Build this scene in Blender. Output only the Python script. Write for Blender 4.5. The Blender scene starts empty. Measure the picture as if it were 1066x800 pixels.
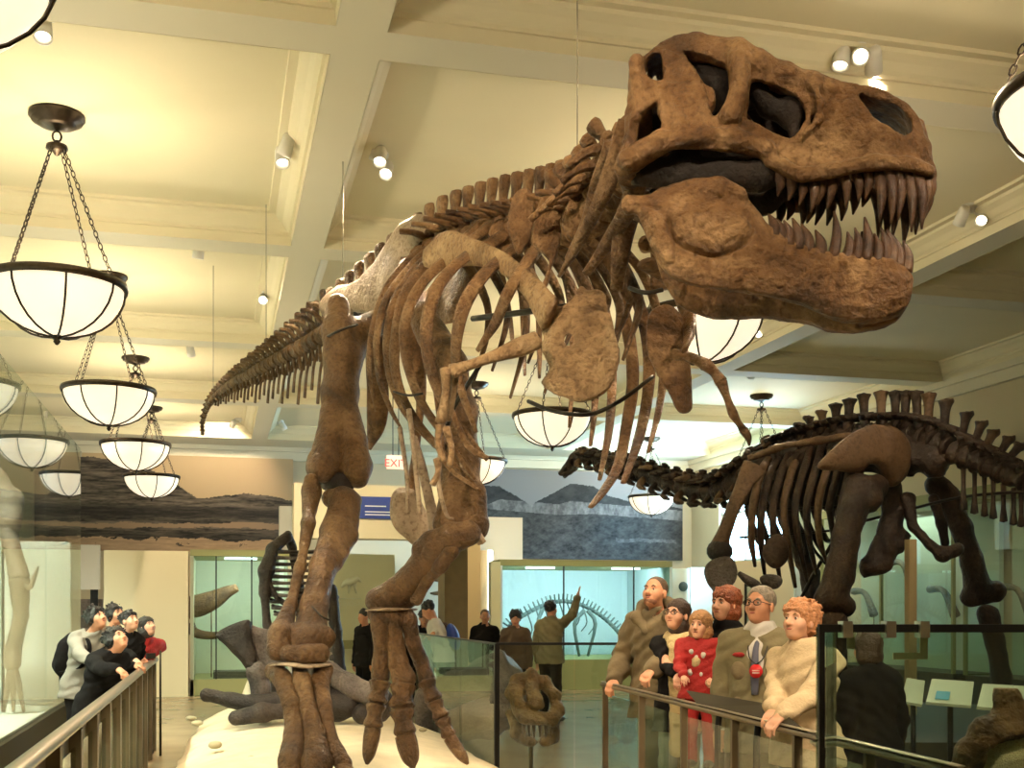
import bpy, math, random
import numpy as np
from mathutils import Vector, Matrix
from mathutils.geometry import tessellate_polygon

# ------------------------------------------------------------------ camera, world, exposure
SC = bpy.context.scene
COL = SC.collection
TH = math.atan(307 / 1200.0)
ST, CT = math.sin(TH), math.cos(TH)
EYE = 1.6
FPX = 1200.0
cam_data = bpy.data.cameras.new('camera')
cam = bpy.data.objects.new('camera', cam_data)
COL.objects.link(cam)
cam.location = (0, 0, EYE)
cam.rotation_euler = (math.radians(90), 0, -TH)
cam_data.sensor_width = 36.0
cam_data.lens = FPX / 1066.0 * 36.0
cam_data.shift_y = 235.0 / 1066.0
cam_data.clip_start = 0.05
cam_data.clip_end = 200
SC.camera = cam
SC.view_settings.view_transform = 'Standard'
SC.view_settings.look = 'None'
SC.view_settings.gamma = 1.0
SC.view_settings.use_curve_mapping = False
SC.view_settings.exposure = 0.0

world = bpy.data.worlds.new('world')
SC.world = world
world.use_nodes = True
world.node_tree.nodes['Background'].inputs[0].default_value = (0.45, 0.72, 1.0, 1)
world.node_tree.nodes['Background'].inputs[1].default_value = 13.0
SC.cycles.use_denoising = True
SC.cycles.max_bounces = 9
SC.cycles.diffuse_bounces = 3
SC.cycles.glossy_bounces = 4
SC.cycles.transparent_max_bounces = 24
SC.cycles.sample_clamp_indirect = 6.0
SC.cycles.caustics_reflective = False
SC.cycles.caustics_refractive = False

WARM = (1.0, 0.85, 0.60)
WARM2 = (1.0, 0.80, 0.55)
UPLIGHT_W = 138.0        # lamp inside each bowl pendant
BOWL_GLOW = 1.05
SPOT_W = 1.7             # multiplier on the ceiling spotlights


def P(px, py, d):
    """point seen at photo pixel (px,py) at distance d along the viewing axis (metres)"""
    r = (px - 533.0) / FPX * d
    return np.array([d * ST + r * CT, d * CT - r * ST, EYE + (635.0 - py) / FPX * d])


def onY(px, py, Y):
    d = Y / (CT - (px - 533.0) / FPX * ST)
    return P(px, py, d)


def onX(px, py, X):
    d = X / (ST + (px - 533.0) / FPX * CT)
    return P(px, py, d)


def onZ(px, py, Z):
    return P(px, py, (EYE - Z) * FPX / (py - 635.0))


def proj(p):
    d = p[0] * ST + p[1] * CT
    r = p[0] * CT - p[1] * ST
    return 533 + FPX * r / d, 635 - FPX * (p[2] - EYE) / d, d


FW = np.array([ST, CT, 0.0])       # away from the camera
RT = np.array([CT, -ST, 0.0])      # picture right
UP = np.array([0.0, 0.0, 1.0])


def unit(v):
    v = np.asarray(v, float)
    return v / (np.linalg.norm(v) + 1e-12)


def light(kind, loc, energy, color, aim=None, size=0.1, angle=60, blend=0.5, name='lamp_light', parent=None):
    ld = bpy.data.lights.new(name, kind)
    ld.energy = energy
    ld.color = color
    if kind == 'AREA':
        ld.size = size
    else:
        ld.shadow_soft_size = size
    if kind == 'SPOT':
        ld.spot_size = math.radians(angle)
        ld.spot_blend = blend
    o = bpy.data.objects.new(name, ld)
    COL.objects.link(o)
    o.location = loc
    if aim is not None:
        dv = Vector(aim) - Vector(loc)
        o.rotation_euler = dv.to_track_quat('-Z', 'Y').to_euler()
    return o


# ------------------------------------------------------------------ materials
MATS = {}


def newmat(name):
    m = bpy.data.materials.new(name)
    m.use_nodes = True
    MATS[name] = m
    nt = m.node_tree
    return m, nt, nt.nodes['Principled BSDF']


def mat(name, col, rough=0.6, metal=0.0, var=0.0, scale=6.0, bump=0.0, bscale=30.0, emit=None, estr=0.0, spec=0.5):
    m, nt, b = newmat(name)
    b.inputs['Base Color'].default_value = (*col, 1)
    b.inputs['Roughness'].default_value = rough
    b.inputs['Metallic'].default_value = metal
    b.inputs['Specular IOR Level'].default_value = spec
    tc = None
    if var > 0 or bump > 0:
        tc = nt.nodes.new('ShaderNodeTexCoord')
    if var > 0:
        n = nt.nodes.new('ShaderNodeTexNoise')
        n.inputs['Scale'].default_value = scale
        n.inputs['Detail'].default_value = 6
        r = nt.nodes.new('ShaderNodeValToRGB')
        r.color_ramp.elements[0].position = 0.3
        r.color_ramp.elements[1].position = 0.7
        r.color_ramp.elements[0].color = (*[c * (1 - var) for c in col], 1)
        r.color_ramp.elements[1].color = (*[min(1, c * (1 + var)) for c in col], 1)
        nt.links.new(tc.outputs['Object'], n.inputs['Vector'])
        nt.links.new(n.outputs['Fac'], r.inputs['Fac'])
        nt.links.new(r.outputs['Color'], b.inputs['Base Color'])
    if bump > 0:
        n = nt.nodes.new('ShaderNodeTexNoise')
        n.inputs['Scale'].default_value = bscale
        n.inputs['Detail'].default_value = 5
        bp = nt.nodes.new('ShaderNodeBump')
        bp.inputs['Strength'].default_value = bump
        bp.inputs['Distance'].default_value = 0.02
        nt.links.new(tc.outputs['Object'], n.inputs['Vector'])
        nt.links.new(n.outputs['Fac'], bp.inputs['Height'])
        nt.links.new(bp.outputs['Normal'], b.inputs['Normal'])
    if emit is not None:
        b.inputs['Emission Color'].default_value = (*emit, 1)
        b.inputs['Emission Strength'].default_value = estr
    return m


def bonemat(name, c0, c1, c2, scale=3.0, bump=0.5, rough=0.5):
    m, nt, b = newmat(name)
    tc = nt.nodes.new('ShaderNodeTexCoord')
    n = nt.nodes.new('ShaderNodeTexNoise')
    n.inputs['Scale'].default_value = scale
    n.inputs['Detail'].default_value = 8
    n.inputs['Roughness'].default_value = 0.65
    n.inputs['Distortion'].default_value = 0.6
    r = nt.nodes.new('ShaderNodeValToRGB')
    e = r.color_ramp.elements
    e[0].position, e[0].color = 0.32, (*c0, 1)
    e[1].position, e[1].color = 0.68, (*c2, 1)
    k = e.new(0.5)
    k.color = (*c1, 1)
    nt.links.new(tc.outputs['Object'], n.inputs['Vector'])
    nt.links.new(n.outputs['Fac'], r.inputs['Fac'])
    # fine dark cracks and pits
    v = nt.nodes.new('ShaderNodeTexNoise')
    v.inputs['Scale'].default_value = scale * 14
    v.inputs['Detail'].default_value = 4
    r2 = nt.nodes.new('ShaderNodeValToRGB')
    r2.color_ramp.elements[0].position = 0.34
    r2.color_ramp.elements[1].position = 0.5
    r2.color_ramp.elements[0].color = (0.55, 0.5, 0.45, 1)
    r2.color_ramp.elements[1].color = (1, 1, 1, 1)
    mx = nt.nodes.new('ShaderNodeMix')
    mx.data_type = 'RGBA'
    mx.blend_type = 'MULTIPLY'
    mx.inputs[0].default_value = 0.8
    nt.links.new(tc.outputs['Object'], v.inputs['Vector'])
    nt.links.new(v.outputs['Fac'], r2.inputs['Fac'])
    nt.links.new(r.outputs['Color'], mx.inputs[6])
    nt.links.new(r2.outputs['Color'], mx.inputs[7])
    nt.links.new(mx.outputs[2], b.inputs['Base Color'])
    bp = nt.nodes.new('ShaderNodeBump')
    bp.inputs['Strength'].default_value = bump
    bp.inputs['Distance'].default_value = 0.03
    w = nt.nodes.new('ShaderNodeTexNoise')
    w.inputs['Scale'].default_value = scale * 4.5
    w.inputs['Detail'].default_value = 7
    w.inputs['Roughness'].default_value = 0.7
    w.inputs['Distortion'].default_value = 1.2
    ad = nt.nodes.new('ShaderNodeMath')
    ad.operation = 'ADD'
    nt.links.new(tc.outputs['Object'], w.inputs['Vector'])
    nt.links.new(w.outputs['Fac'], ad.inputs[0])
    nt.links.new(v.outputs['Fac'], ad.inputs[1])
    nt.links.new(ad.outputs[0], bp.inputs['Height'])
    nt.links.new(bp.outputs['Normal'], b.inputs['Normal'])
    b.inputs['Roughness'].default_value = rough
    b.inputs['Specular IOR Level'].default_value = 0.4
    return m


def glassmat(name, tint=(0.86, 0.95, 0.91), refl=1.0, ior=1.5):
    m = bpy.data.materials.new(name)
    m.use_nodes = True
    nt = m.node_tree
    nt.nodes.clear()
    out = nt.nodes.new('ShaderNodeOutputMaterial')
    tr = nt.nodes.new('ShaderNodeBsdfTransparent')
    tr.inputs[0].default_value = (*tint, 1)
    gl = nt.nodes.new('ShaderNodeBsdfGlossy')
    gl.inputs['Roughness'].default_value = 0.0
    gl.inputs['Color'].default_value = (refl, refl, refl, 1)
    fr = nt.nodes.new('ShaderNodeFresnel')
    # both faces of a thin pane reflect alike
    geo = nt.nodes.new('ShaderNodeNewGeometry')
    mr = nt.nodes.new('ShaderNodeMapRange')
    mr.inputs[3].default_value = ior
    mr.inputs[4].default_value = 1.0 / ior
    nt.links.new(geo.outputs['Backfacing'], mr.inputs[0])
    nt.links.new(mr.outputs[0], fr.inputs[0])
    mx = nt.nodes.new('ShaderNodeMixShader')
    nt.links.new(fr.outputs[0], mx.inputs[0])
    nt.links.new(tr.outputs[0], mx.inputs[1])
    nt.links.new(gl.outputs[0], mx.inputs[2])
    nt.links.new(mx.outputs[0], out.inputs[0])
    MATS[name] = m
    return m


def emitmat(name, col, s):
    m, nt, b = newmat(name)
    b.inputs['Base Color'].default_value = (*[c * 0.6 for c in col], 1)
    b.inputs['Emission Color'].default_value = (*col, 1)
    b.inputs['Emission Strength'].default_value = s
    b.inputs['Roughness'].default_value = 0.35
    return m


def vcolmat(name, rough=0.7):
    m, nt, b = newmat(name)
    a = nt.nodes.new('ShaderNodeVertexColor')
    a.layer_name = 'Col'
    nt.links.new(a.outputs[0], b.inputs['Base Color'])
    b.inputs['Roughness'].default_value = rough
    return m


bonemat('rex_bone', (0.042, 0.017, 0.006), (0.185, 0.092, 0.034), (0.42, 0.255, 0.12), 2.6, 0.9, 0.42)
bonemat('rex_pale_bone', (0.22, 0.155, 0.10), (0.40, 0.30, 0.20), (0.56, 0.44, 0.31), 2.5, 0.6)
bonemat('rex_rib_bone', (0.060, 0.027, 0.010), (0.20, 0.105, 0.043), (0.38, 0.235, 0.115), 4.0, 0.9, 0.42)
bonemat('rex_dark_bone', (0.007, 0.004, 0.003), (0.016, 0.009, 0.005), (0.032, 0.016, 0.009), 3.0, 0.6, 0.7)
bonemat('tooth', (0.028, 0.012, 0.006), (0.075, 0.036, 0.018), (0.15, 0.08, 0.04), 9.0, 0.3, 0.28)
bonemat('sauropod_bone', (0.010, 0.006, 0.004), (0.034, 0.019, 0.011), (0.085, 0.048, 0.026), 2.0, 0.7)
bonemat('sauropod_tan_bone', (0.06, 0.032, 0.015), (0.115, 0.064, 0.030), (0.19, 0.112, 0.056), 1.5, 0.6)
bonemat('black_bone', (0.012, 0.009, 0.008), (0.03, 0.022, 0.017), (0.065, 0.046, 0.034), 3.0, 0.6)
bonemat('grey_bone', (0.05, 0.04, 0.035), (0.13, 0.105, 0.09), (0.24, 0.19, 0.16), 3.0, 0.6)
bonemat('case_bone', (0.10, 0.08, 0.05), (0.20, 0.155, 0.10), (0.30, 0.24, 0.16), 3.0, 0.5)
bonemat('pale_case_bone', (0.20, 0.17, 0.11), (0.30, 0.25, 0.17), (0.40, 0.34, 0.24), 3.0, 0.5)
bonemat('teal_bone', (0.06, 0.10, 0.10), (0.10, 0.15, 0.15), (0.16, 0.21, 0.2), 3.0, 0.4)
bonemat('pale_plaster', (0.62, 0.50, 0.24), (0.72, 0.60, 0.32), (0.80, 0.70, 0.42), 12.0, 0.5, 0.8)
mat('ceiling_paint', (0.80, 0.72, 0.50), 0.8, var=0.03, scale=0.7)
mat('beam_paint', (0.76, 0.70, 0.53), 0.7, var=0.02, scale=1.0)
mat('wall_paint', (0.66, 0.56, 0.38), 0.8, var=0.04, scale=0.8)
mat('white_wall_paint', (0.78, 0.77, 0.72), 0.8)
mat('cream_paint', (0.78, 0.70, 0.48), 0.7)
mat('pale_green_paint', (0.60, 0.66, 0.52), 0.7, var=0.05, scale=1.0)
mat('case_white', (0.74, 0.78, 0.68), 0.7)
mat('teal_wall', (0.62, 0.76, 0.80), 0.7)
mat('olive_panel_paint', (0.30, 0.31, 0.14), 0.6)
mat('olive_panel_light', (0.62, 0.62, 0.40), 0.6)
mat('brown_column_paint', (0.17, 0.12, 0.055), 0.6, var=0.1)
mat('tan_panel_paint', (0.50, 0.38, 0.19), 0.6)
mat('floor_stone', (0.34, 0.25, 0.15), 0.25, var=0.12, scale=2.0)
mat('sand_base', (0.70, 0.59, 0.40), 0.95, var=0.10, scale=5.0, bump=0.6, bscale=9.0)
mat('dark_base', (0.045, 0.045, 0.032), 0.5)
mat('bronze', (0.045, 0.030, 0.018), 0.38, 0.7, var=0.3, scale=20)
mat('black_metal', (0.012, 0.012, 0.012), 0.35, 0.4)
mat('armature_steel', (0.03, 0.025, 0.02), 0.4, 0.6)
mat('steel', (0.50, 0.45, 0.36), 0.3, 0.9)
mat('wire', (0.30, 0.26, 0.18), 0.5, 0.5)
mat('rail_wood', (0.15, 0.11, 0.06), 0.35, var=0.15, scale=8)
mat('post_wood', (0.15, 0.115, 0.065), 0.5, var=0.15, scale=6)
mat('lamp_white', (0.85, 0.82, 0.74), 0.4)
mat('panel_pale', (0.42, 0.48, 0.36), 0.5)
mat('panel_blue', (0.04, 0.28, 0.42), 0.5)
mat('sign_blue', (0.015, 0.045, 0.28), 0.5)
mat('sign_text', (0.8, 0.85, 0.9), 0.5)
mat('panel_text', (0.62, 0.64, 0.46), 0.6)
mat('olive_board', (0.038, 0.031, 0.017), 0.6, spec=0.1)
mat('label_cream', (0.62, 0.58, 0.36), 0.5)
mat('label_black', (0.02, 0.02, 0.02), 0.5)
mat('stone_chip', (0.42, 0.36, 0.22), 0.8)
emitmat('exit_face', (0.9, 0.62, 0.5), 0.8)
emitmat('exit_red', (1.0, 0.06, 0.05), 1.2)
emitmat('tube_white', (0.85, 0.95, 1.0), 3.0)
emitmat('lens_glow', (1.0, 0.86, 0.62), 9.0)
glassmat('glass_clear', (0.93, 0.97, 0.94))
glassmat('glass_green', (0.90, 0.965, 0.94), 0.9)
glassmat('glass_case', (0.80, 0.89, 0.84), 0.8)
vcolmat('mural_print', 0.8)


def bowlmat():
    m, nt, b = newmat('bowl_glass')
    tc = nt.nodes.new('ShaderNodeTexCoord')
    n = nt.nodes.new('ShaderNodeTexNoise')
    n.inputs['Scale'].default_value = 4
    r = nt.nodes.new('ShaderNodeValToRGB')
    r.color_ramp.elements[0].color = (1.0, 0.80, 0.52, 1)
    r.color_ramp.elements[1].color = (1.0, 0.92, 0.74, 1)
    nt.links.new(tc.outputs['Object'], n.inputs['Vector'])
    nt.links.new(n.outputs['Fac'], r.inputs['Fac'])
    nt.links.new(r.outputs['Color'], b.inputs['Emission Color'])
    b.inputs['Base Color'].default_value = (0.8, 0.76, 0.66, 1)
    b.inputs['Emission Strength'].default_value = BOWL_GLOW
    b.inputs['Roughness'].default_value = 0.4


bowlmat()


# ------------------------------------------------------------------ mesh builders
RS = np.random.RandomState(7)
_ND = RS.normal(size=(10, 3))
_NP = RS.uniform(0, 6.28, 10)


def n3(p, f=1.0, seed=0.0):
    """cheap smooth noise about -1..1 on an (N,3) array"""
    p = np.asarray(p)
    s = 0
    for i in range(10):
        s = s + np.sin((p @ _ND[i]) * f * (0.7 + 0.13 * i) + _NP[i] + seed * (i + 1))
    return s / 4.5


def catmull(pts, m):
    pts = np.asarray(pts, float)
    if len(pts) < 3 or m <= 1:
        return pts
    Q = np.vstack([2 * pts[0] - pts[1], pts, 2 * pts[-1] - pts[-2]])
    out = []
    for i in range(1, len(Q) - 2):
        a, b, c, d = Q[i - 1], Q[i], Q[i + 1], Q[i + 2]
        for j in range(m):
            t = j / m
            out.append(0.5 * (2 * b + (c - a) * t + (2 * a - 5 * b + 4 * c - d) * t * t + (3 * b - 3 * c + d - a) * t ** 3))
    out.append(pts[-1])
    return np.array(out)


class M:
    def __init__(s):
        s.V = []
        s.F = []
        s.n = 0
        s.flat = False

    def add(s, v, f):
        v = np.asarray(v, float).reshape(-1, 3)
        s.V.append(v)
        n = s.n
        s.F.extend([tuple(int(i) + n for i in q) for q in f])
        s.n += len(v)
        return s

    def loft(s, pts, rad, seg=10, m=4, up=None, noise=0.0, nf=8.0, seed=0.0, caps=True):
        """tube along pts; rad entries are r or (r_up, r_side)"""
        pts = np.asarray(pts, float)
        R = np.array([(r, r) if np.isscalar(r) else tuple(r) for r in (rad if hasattr(rad, '__len__') else [rad] * len(pts))], float)
        if len(R) == 2 and len(pts) > 2:
            R = np.array([R[0] + (R[1] - R[0]) * i / (len(pts) - 1) for i in range(len(pts))])
        if len(pts) > 2:
            c = catmull(np.hstack([pts, R]), m)
            pts, R = c[:, :3], np.maximum(c[:, 3:], 1e-4)
        T = np.gradient(pts, axis=0)
        T /= np.linalg.norm(T, axis=1)[:, None] + 1e-12
        u = np.asarray(up if up is not None else (0, 0, 1) if abs(T[0][2]) < 0.9 else (1, 0, 0), float)
        ang = np.linspace(0, 2 * np.pi, seg, endpoint=False)
        ca, sa = np.cos(ang)[:, None], np.sin(ang)[:, None]
        rings = []
        for i in range(len(pts)):
            u = u - T[i] * (u @ T[i])
            u = unit(u)
            w = np.cross(T[i], u)
            rings.append(pts[i] + ca * u * R[i, 0] + sa * w * R[i, 1])
        V = np.vstack(rings)
        if noise:
            C = np.repeat(pts, seg, axis=0)
            V = C + (V - C) * (1 + noise * n3(V, nf, seed))[:, None]
        L = len(pts)
        F = []
        for i in range(L - 1):
            for j in range(seg):
                k = (j + 1) % seg
                F.append((i * seg + j, i * seg + k, (i + 1) * seg + k, (i + 1) * seg + j))
        if caps:
            V = np.vstack([V, pts[0] - T[0] * R[0].min() * 0.35, pts[-1] + T[-1] * R[-1].min() * 0.35])
            a, b = L * seg, L * seg + 1
            for j in range(seg):
                k = (j + 1) % seg
                F.append((k, j, a))
                F.append(((L - 1) * seg + j, (L - 1) * seg + k, b))
        return s.add(V, F)

    def box(s, lo, hi, rot=None, org=None):
        x0, y0, z0 = lo
        x1, y1, z1 = hi
        v = np.array([(x, y, z) for x in (x0, x1) for y in (y0, y1) for z in (z0, z1)], float)
        if rot is not None:
            v = v @ np.asarray(rot).T
        if org is not None:
            v = v + np.asarray(org)
        return s.add(v, [(0, 1, 3, 2), (4, 6, 7, 5), (0, 4, 5, 1), (2, 3, 7, 6), (0, 2, 6, 4), (1, 5, 7, 3)])

    def slab(s, a, b, thick, z0, z1):
        """upright slab between ground points a and b"""
        a = np.array([a[0], a[1], 0.0])
        b = np.array([b[0], b[1], 0.0])
        t = unit(b - a)
        n = np.array([-t[1], t[0], 0]) * thick / 2
        v = [a - n + UP * z0, b - n + UP * z0, b + n + UP * z0, a + n + UP * z0,
             a - n + UP * z1, b - n + UP * z1, b + n + UP * z1, a + n + UP * z1]
        return s.add(v, [(0, 3, 2, 1), (4, 5, 6, 7), (0, 1, 5, 4), (1, 2, 6, 5), (2, 3, 7, 6), (3, 0, 4, 7)])

    def lathe(s, prof, org=(0, 0, 0), axis=(0, 0, 1), seg=24, close=False):
        ax = unit(axis)
        u = unit(np.cross(ax, (0, 0, 1) if abs(ax[2]) < 0.9 else (1, 0, 0)))
        w = np.cross(ax, u)
        V = []
        for r, z in prof:
            for j in range(seg):
                a = 2 * math.pi * j / seg
                V.append(np.asarray(org) + ax * z + (u * math.cos(a) + w * math.sin(a)) * max(r, 1e-4))
        F = []
        for i in range(len(prof) - 1):
            for j in range(seg):
                k = (j + 1) % seg
                F.append((i * seg + j, i * seg + k, (i + 1) * seg + k, (i + 1) * seg + j))
        return s.add(V, F)

    def ball(s, c, r, seg=12, rot=None, noise=0.0, nf=10.0):
        r = np.array([r, r, r] if np.isscalar(r) else r, float)
        V, F = [], []
        n = seg // 2
        for i in range(n + 1):
            t = math.pi * i / n
            for j in range(seg):
                a = 2 * math.pi * j / seg
                V.append((math.sin(t) * math.cos(a), math.sin(t) * math.sin(a), math.cos(t)))
        V = np.array(V) * r
        if rot is not None:
            V = V @ np.asarray(rot).T
        V = V + np.asarray(c)
        if noise:
            V = np.asarray(c) + (V - np.asarray(c)) * (1 + noise * n3(V, nf))[:, None]
        for i in range(n):
            for j in range(seg):
                k = (j + 1) % seg
                F.append((i * seg + j, (i + 1) * seg + j, (i + 1) * seg + k, i * seg + k))
        return s.add(V, F)

    def prism(s, poly, org, ux, uy, un, thick):
        """flat polygon (2D in ux,uy) with thickness along un"""
        p = np.asarray(poly, float)
        org, ux, uy, un = map(np.asarray, (org, ux, uy, un))
        base = org + p[:, :1] * ux + p[:, 1:2] * uy
        V = np.vstack([base - un * thick / 2, base + un * thick / 2])
        n = len(p)
        tri = tessellate_polygon([[Vector((a, b, 0)) for a, b in p]])
        F = [tuple(t) for t in tri] + [(t[2] + n, t[1] + n, t[0] + n) for t in tri]
        F += [(i, (i + 1) % n, (i + 1) % n + n, i + n) for i in range(n)]
        return s.add(V, F)

    def arrays(s):
        return np.vstack(s.V), s.F


ORG = {}


def mesh_from(V, F, name, smooth=True):
    me = bpy.data.meshes.new(name)
    V = np.asarray(V, np.float32)
    me.vertices.add(len(V))
    me.vertices.foreach_set('co', V.ravel())
    if isinstance(F, np.ndarray):
        ln = np.full(len(F), F.shape[1], np.int32)
        flat = F.astype(np.int32).ravel()
    else:
        ln = np.array([len(f) for f in F], np.int32)
        flat = np.fromiter((i for f in F for i in f), np.int32)
    me.loops.add(len(flat))
    me.loops.foreach_set('vertex_index', flat)
    me.polygons.add(len(ln))
    st = np.concatenate([[0], np.cumsum(ln)[:-1]]).astype(np.int32)
    me.polygons.foreach_set('loop_start', st)
    me.polygons.foreach_set('use_smooth', np.full(len(ln), bool(smooth)))
    me.update(calc_edges=True)
    me.validate()
    return me


def tag(o, label=None, cat=None, group=None, kind=None):
    if label:
        o['label'] = label
    if cat:
        o['category'] = cat
    if group:
        o['group'] = group
    if kind:
        o['kind'] = kind
    return o


def empty(name, loc, label, cat, group=None):
    o = bpy.data.objects.new(name, None)
    COL.objects.link(o)
    o.location = [float(c) for c in loc]
    o.empty_display_size = 0.1
    ORG[o.name] = np.array(loc, float)
    return tag(o, label, cat, group)


def part(name, g, material, parent=None, smooth=True, label=None, org=None):
    """one mesh object in world coordinates, placed relative to its parent's base point"""
    V, F = g.arrays() if isinstance(g, M) else g
    if parent is not None:
        o0 = ORG[parent.name]
    else:
        o0 = np.asarray(org, float) if org is not None else np.array([V[:, 0].mean(), V[:, 1].mean(), V[:, 2].min()])
    me = mesh_from(np.asarray(V) - o0, F, name, smooth)
    me.materials.append(MATS[material])
    o = bpy.data.objects.new(name, me)
    COL.objects.link(o)
    if parent is not None:
        o.parent = parent
    else:
        o.location = [float(c) for c in o0]
    ORG[o.name] = o0
    if label:
        o['label'] = label
    return o


def struct(name, g, material, smooth=False):
    return tag(part(name, g, material, None, smooth, org=(0, 0, 0)), kind='structure')


def copy_tree(o, parent=None):
    c = o.copy()
    COL.objects.link(c)
    if parent is not None:
        c.parent = parent
    for ch in list(o.children):
        copy_tree(ch, c)
    return c


# ------------------------------------------------------------------ distance-field volumes
class Vol:
    def __init__(s, lo, hi, h):
        s.lo = np.asarray(lo, float)
        s.h = h
        s.n = np.maximum(4, np.ceil((np.asarray(hi, float) - s.lo) / h).astype(int) + 1)
        s.F = np.full(tuple(s.n), 9.0, np.float32)

    def sub(s, lo, hi):
        a = np.clip(np.floor((np.asarray(lo) - s.lo) / s.h).astype(int), 0, s.n - 1)
        b = np.clip(np.ceil((np.asarray(hi) - s.lo) / s.h).astype(int) + 1, 1, s.n)
        if np.any(b <= a):
            return None, None
        ax = [s.lo[i] + s.h * np.arange(a[i], b[i]) for i in range(3)]
        G = np.stack(np.meshgrid(*ax, indexing='ij'), -1).astype(np.float32)
        return (slice(a[0], b[0]), slice(a[1], b[1]), slice(a[2], b[2])), G

    def put(s, sl, D, k, neg=False):
        A = s.F[sl]
        if neg:
            D = -D
            if k > 0:
                hh = np.clip(0.5 - 0.5 * (A - D) / k, 0, 1)
                s.F[sl] = A + (D - A) * hh + k * hh * (1 - hh)
            else:
                s.F[sl] = np.maximum(A, D)
        elif k > 0:
            hh = np.clip(0.5 + 0.5 * (A - D) / k, 0, 1)
            s.F[sl] = A + (D - A) * hh - k * hh * (1 - hh)
        else:
            s.F[sl] = np.minimum(A, D)

    def cap(s, a, b, r1, r2=None, k=0.02, neg=False):
        r2 = r1 if r2 is None else r2
        a = np.asarray(a, np.float32)
        b = np.asarray(b, np.float32)
        mg = max(r1, r2) + k + 2.5 * s.h
        sl, G = s.sub(np.minimum(a, b) - mg, np.maximum(a, b) + mg)
        if sl is None:
            return s
        ab = b - a
        t = np.clip(((G - a) @ ab) / (ab @ ab + 1e-9), 0, 1)
        D = np.linalg.norm(G - a - t[..., None] * ab, axis=-1) - (r1 + (r2 - r1) * t)
        s.put(sl, D, k, neg)
        return s

    def chain(s, pts, rad, k=0.02, neg=False):
        for i in range(len(pts) - 1):
            s.cap(pts[i], pts[i + 1], rad[i], rad[i + 1], k, neg)
        return s

    def ell(s, c, r, R=None, k=0.02, neg=False):
        c = np.asarray(c, np.float32)
        r = np.array([r] * 3 if np.isscalar(r) else r, np.float32)
        mg = r.max() + k + 2.5 * s.h
        sl, G = s.sub(c - mg, c + mg)
        if sl is None:
            return s
        Q = G - c
        if R is not None:
            Q = Q @ np.asarray(R, np.float32)
        k0 = np.linalg.norm(Q / r, axis=-1)
        k1 = np.linalg.norm(Q / (r * r), axis=-1) + 1e-6
        D = k0 * (k0 - 1) / k1
        s.put(sl, D, k, neg)
        return s

    def noise(s, amp, f, seed=0.0):
        sl, G = s.sub(s.lo, s.lo + s.h * s.n)
        s.F[sl] += (amp * n3(G.reshape(-1, 3), f, seed)).reshape(G.shape[:3]).astype(np.float32)
        return s

    def mesh(s):
        F = s.F
        F[0, :, :] = F[-1, :, :] = 1
        F[:, 0, :] = F[:, -1, :] = 1
        F[:, :, 0] = F[:, :, -1] = 1
        I = F < 0
        nx, ny, nz = F.shape
        c = np.zeros((nx - 1, ny - 1, nz - 1), np.int8)
        for dx in (0, 1):
            for dy in (0, 1):
                for dz in (0, 1):
                    c += I[dx:nx - 1 + dx, dy:ny - 1 + dy, dz:nz - 1 + dz]
        ii = np.argwhere((c > 0) & (c < 8))
        if len(ii) == 0:
            return np.zeros((3, 3)), [(0, 1, 2)]
        idx = np.full(c.shape, -1, np.int32)
        idx[ii[:, 0], ii[:, 1], ii[:, 2]] = np.arange(len(ii))
        acc = np.zeros((len(ii), 3))
        cnt = np.zeros(len(ii))
        cs = [(0, 0, 0), (1, 0, 0), (0, 1, 0), (1, 1, 0), (0, 0, 1), (1, 0, 1), (0, 1, 1), (1, 1, 1)]
        vals = [F[ii[:, 0] + x, ii[:, 1] + y, ii[:, 2] + z] for x, y, z in cs]
        for a in range(8):
            for ax in range(3):
                if cs[a][ax] == 0:
                    b = a + (1, 2, 4)[ax]
                    va, vb = vals[a], vals[b]
                    mk = (va < 0) != (vb < 0)
                    t = np.where(mk, va / np.where(mk, va - vb, 1), 0)
                    pt = np.array(cs[a], float)[None, :].repeat(len(ii), 0)
                    pt[:, ax] += t
                    acc += pt * mk[:, None]
                    cnt += mk
        V = s.lo + s.h * (ii + acc / cnt[:, None])
        quads = []
        for ax in range(3):
            sl0 = [slice(1, -1)] * 3
            A = I
            a0 = [slice(None)] * 3
            a1 = [slice(None)] * 3
            a0[ax] = slice(0, -1)
            a1[ax] = slice(1, None)
            df = A[tuple(a0)] != A[tuple(a1)]
            e = np.argwhere(df)
            o1, o2 = [(1, 2), (2, 0), (0, 1)][ax]
            ok = (e[:, o1] > 0) & (e[:, o2] > 0) & (e[:, o1] < F.shape[o1] - 1) & (e[:, o2] < F.shape[o2] - 1)
            e = e[ok]
            if len(e) == 0:
                continue
            ins = A[e[:, 0], e[:, 1], e[:, 2]]

            def g(d1, d2):
                q = e.copy()
                q[:, o1] += d1
                q[:, o2] += d2
                return idx[q[:, 0], q[:, 1], q[:, 2]]
            q = np.stack([g(-1, -1), g(0, -1), g(0, 0), g(-1, 0)], 1)
            q[~ins] = q[~ins][:, ::-1]
            quads.append(q)
        return V, np.vstack(quads)


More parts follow.
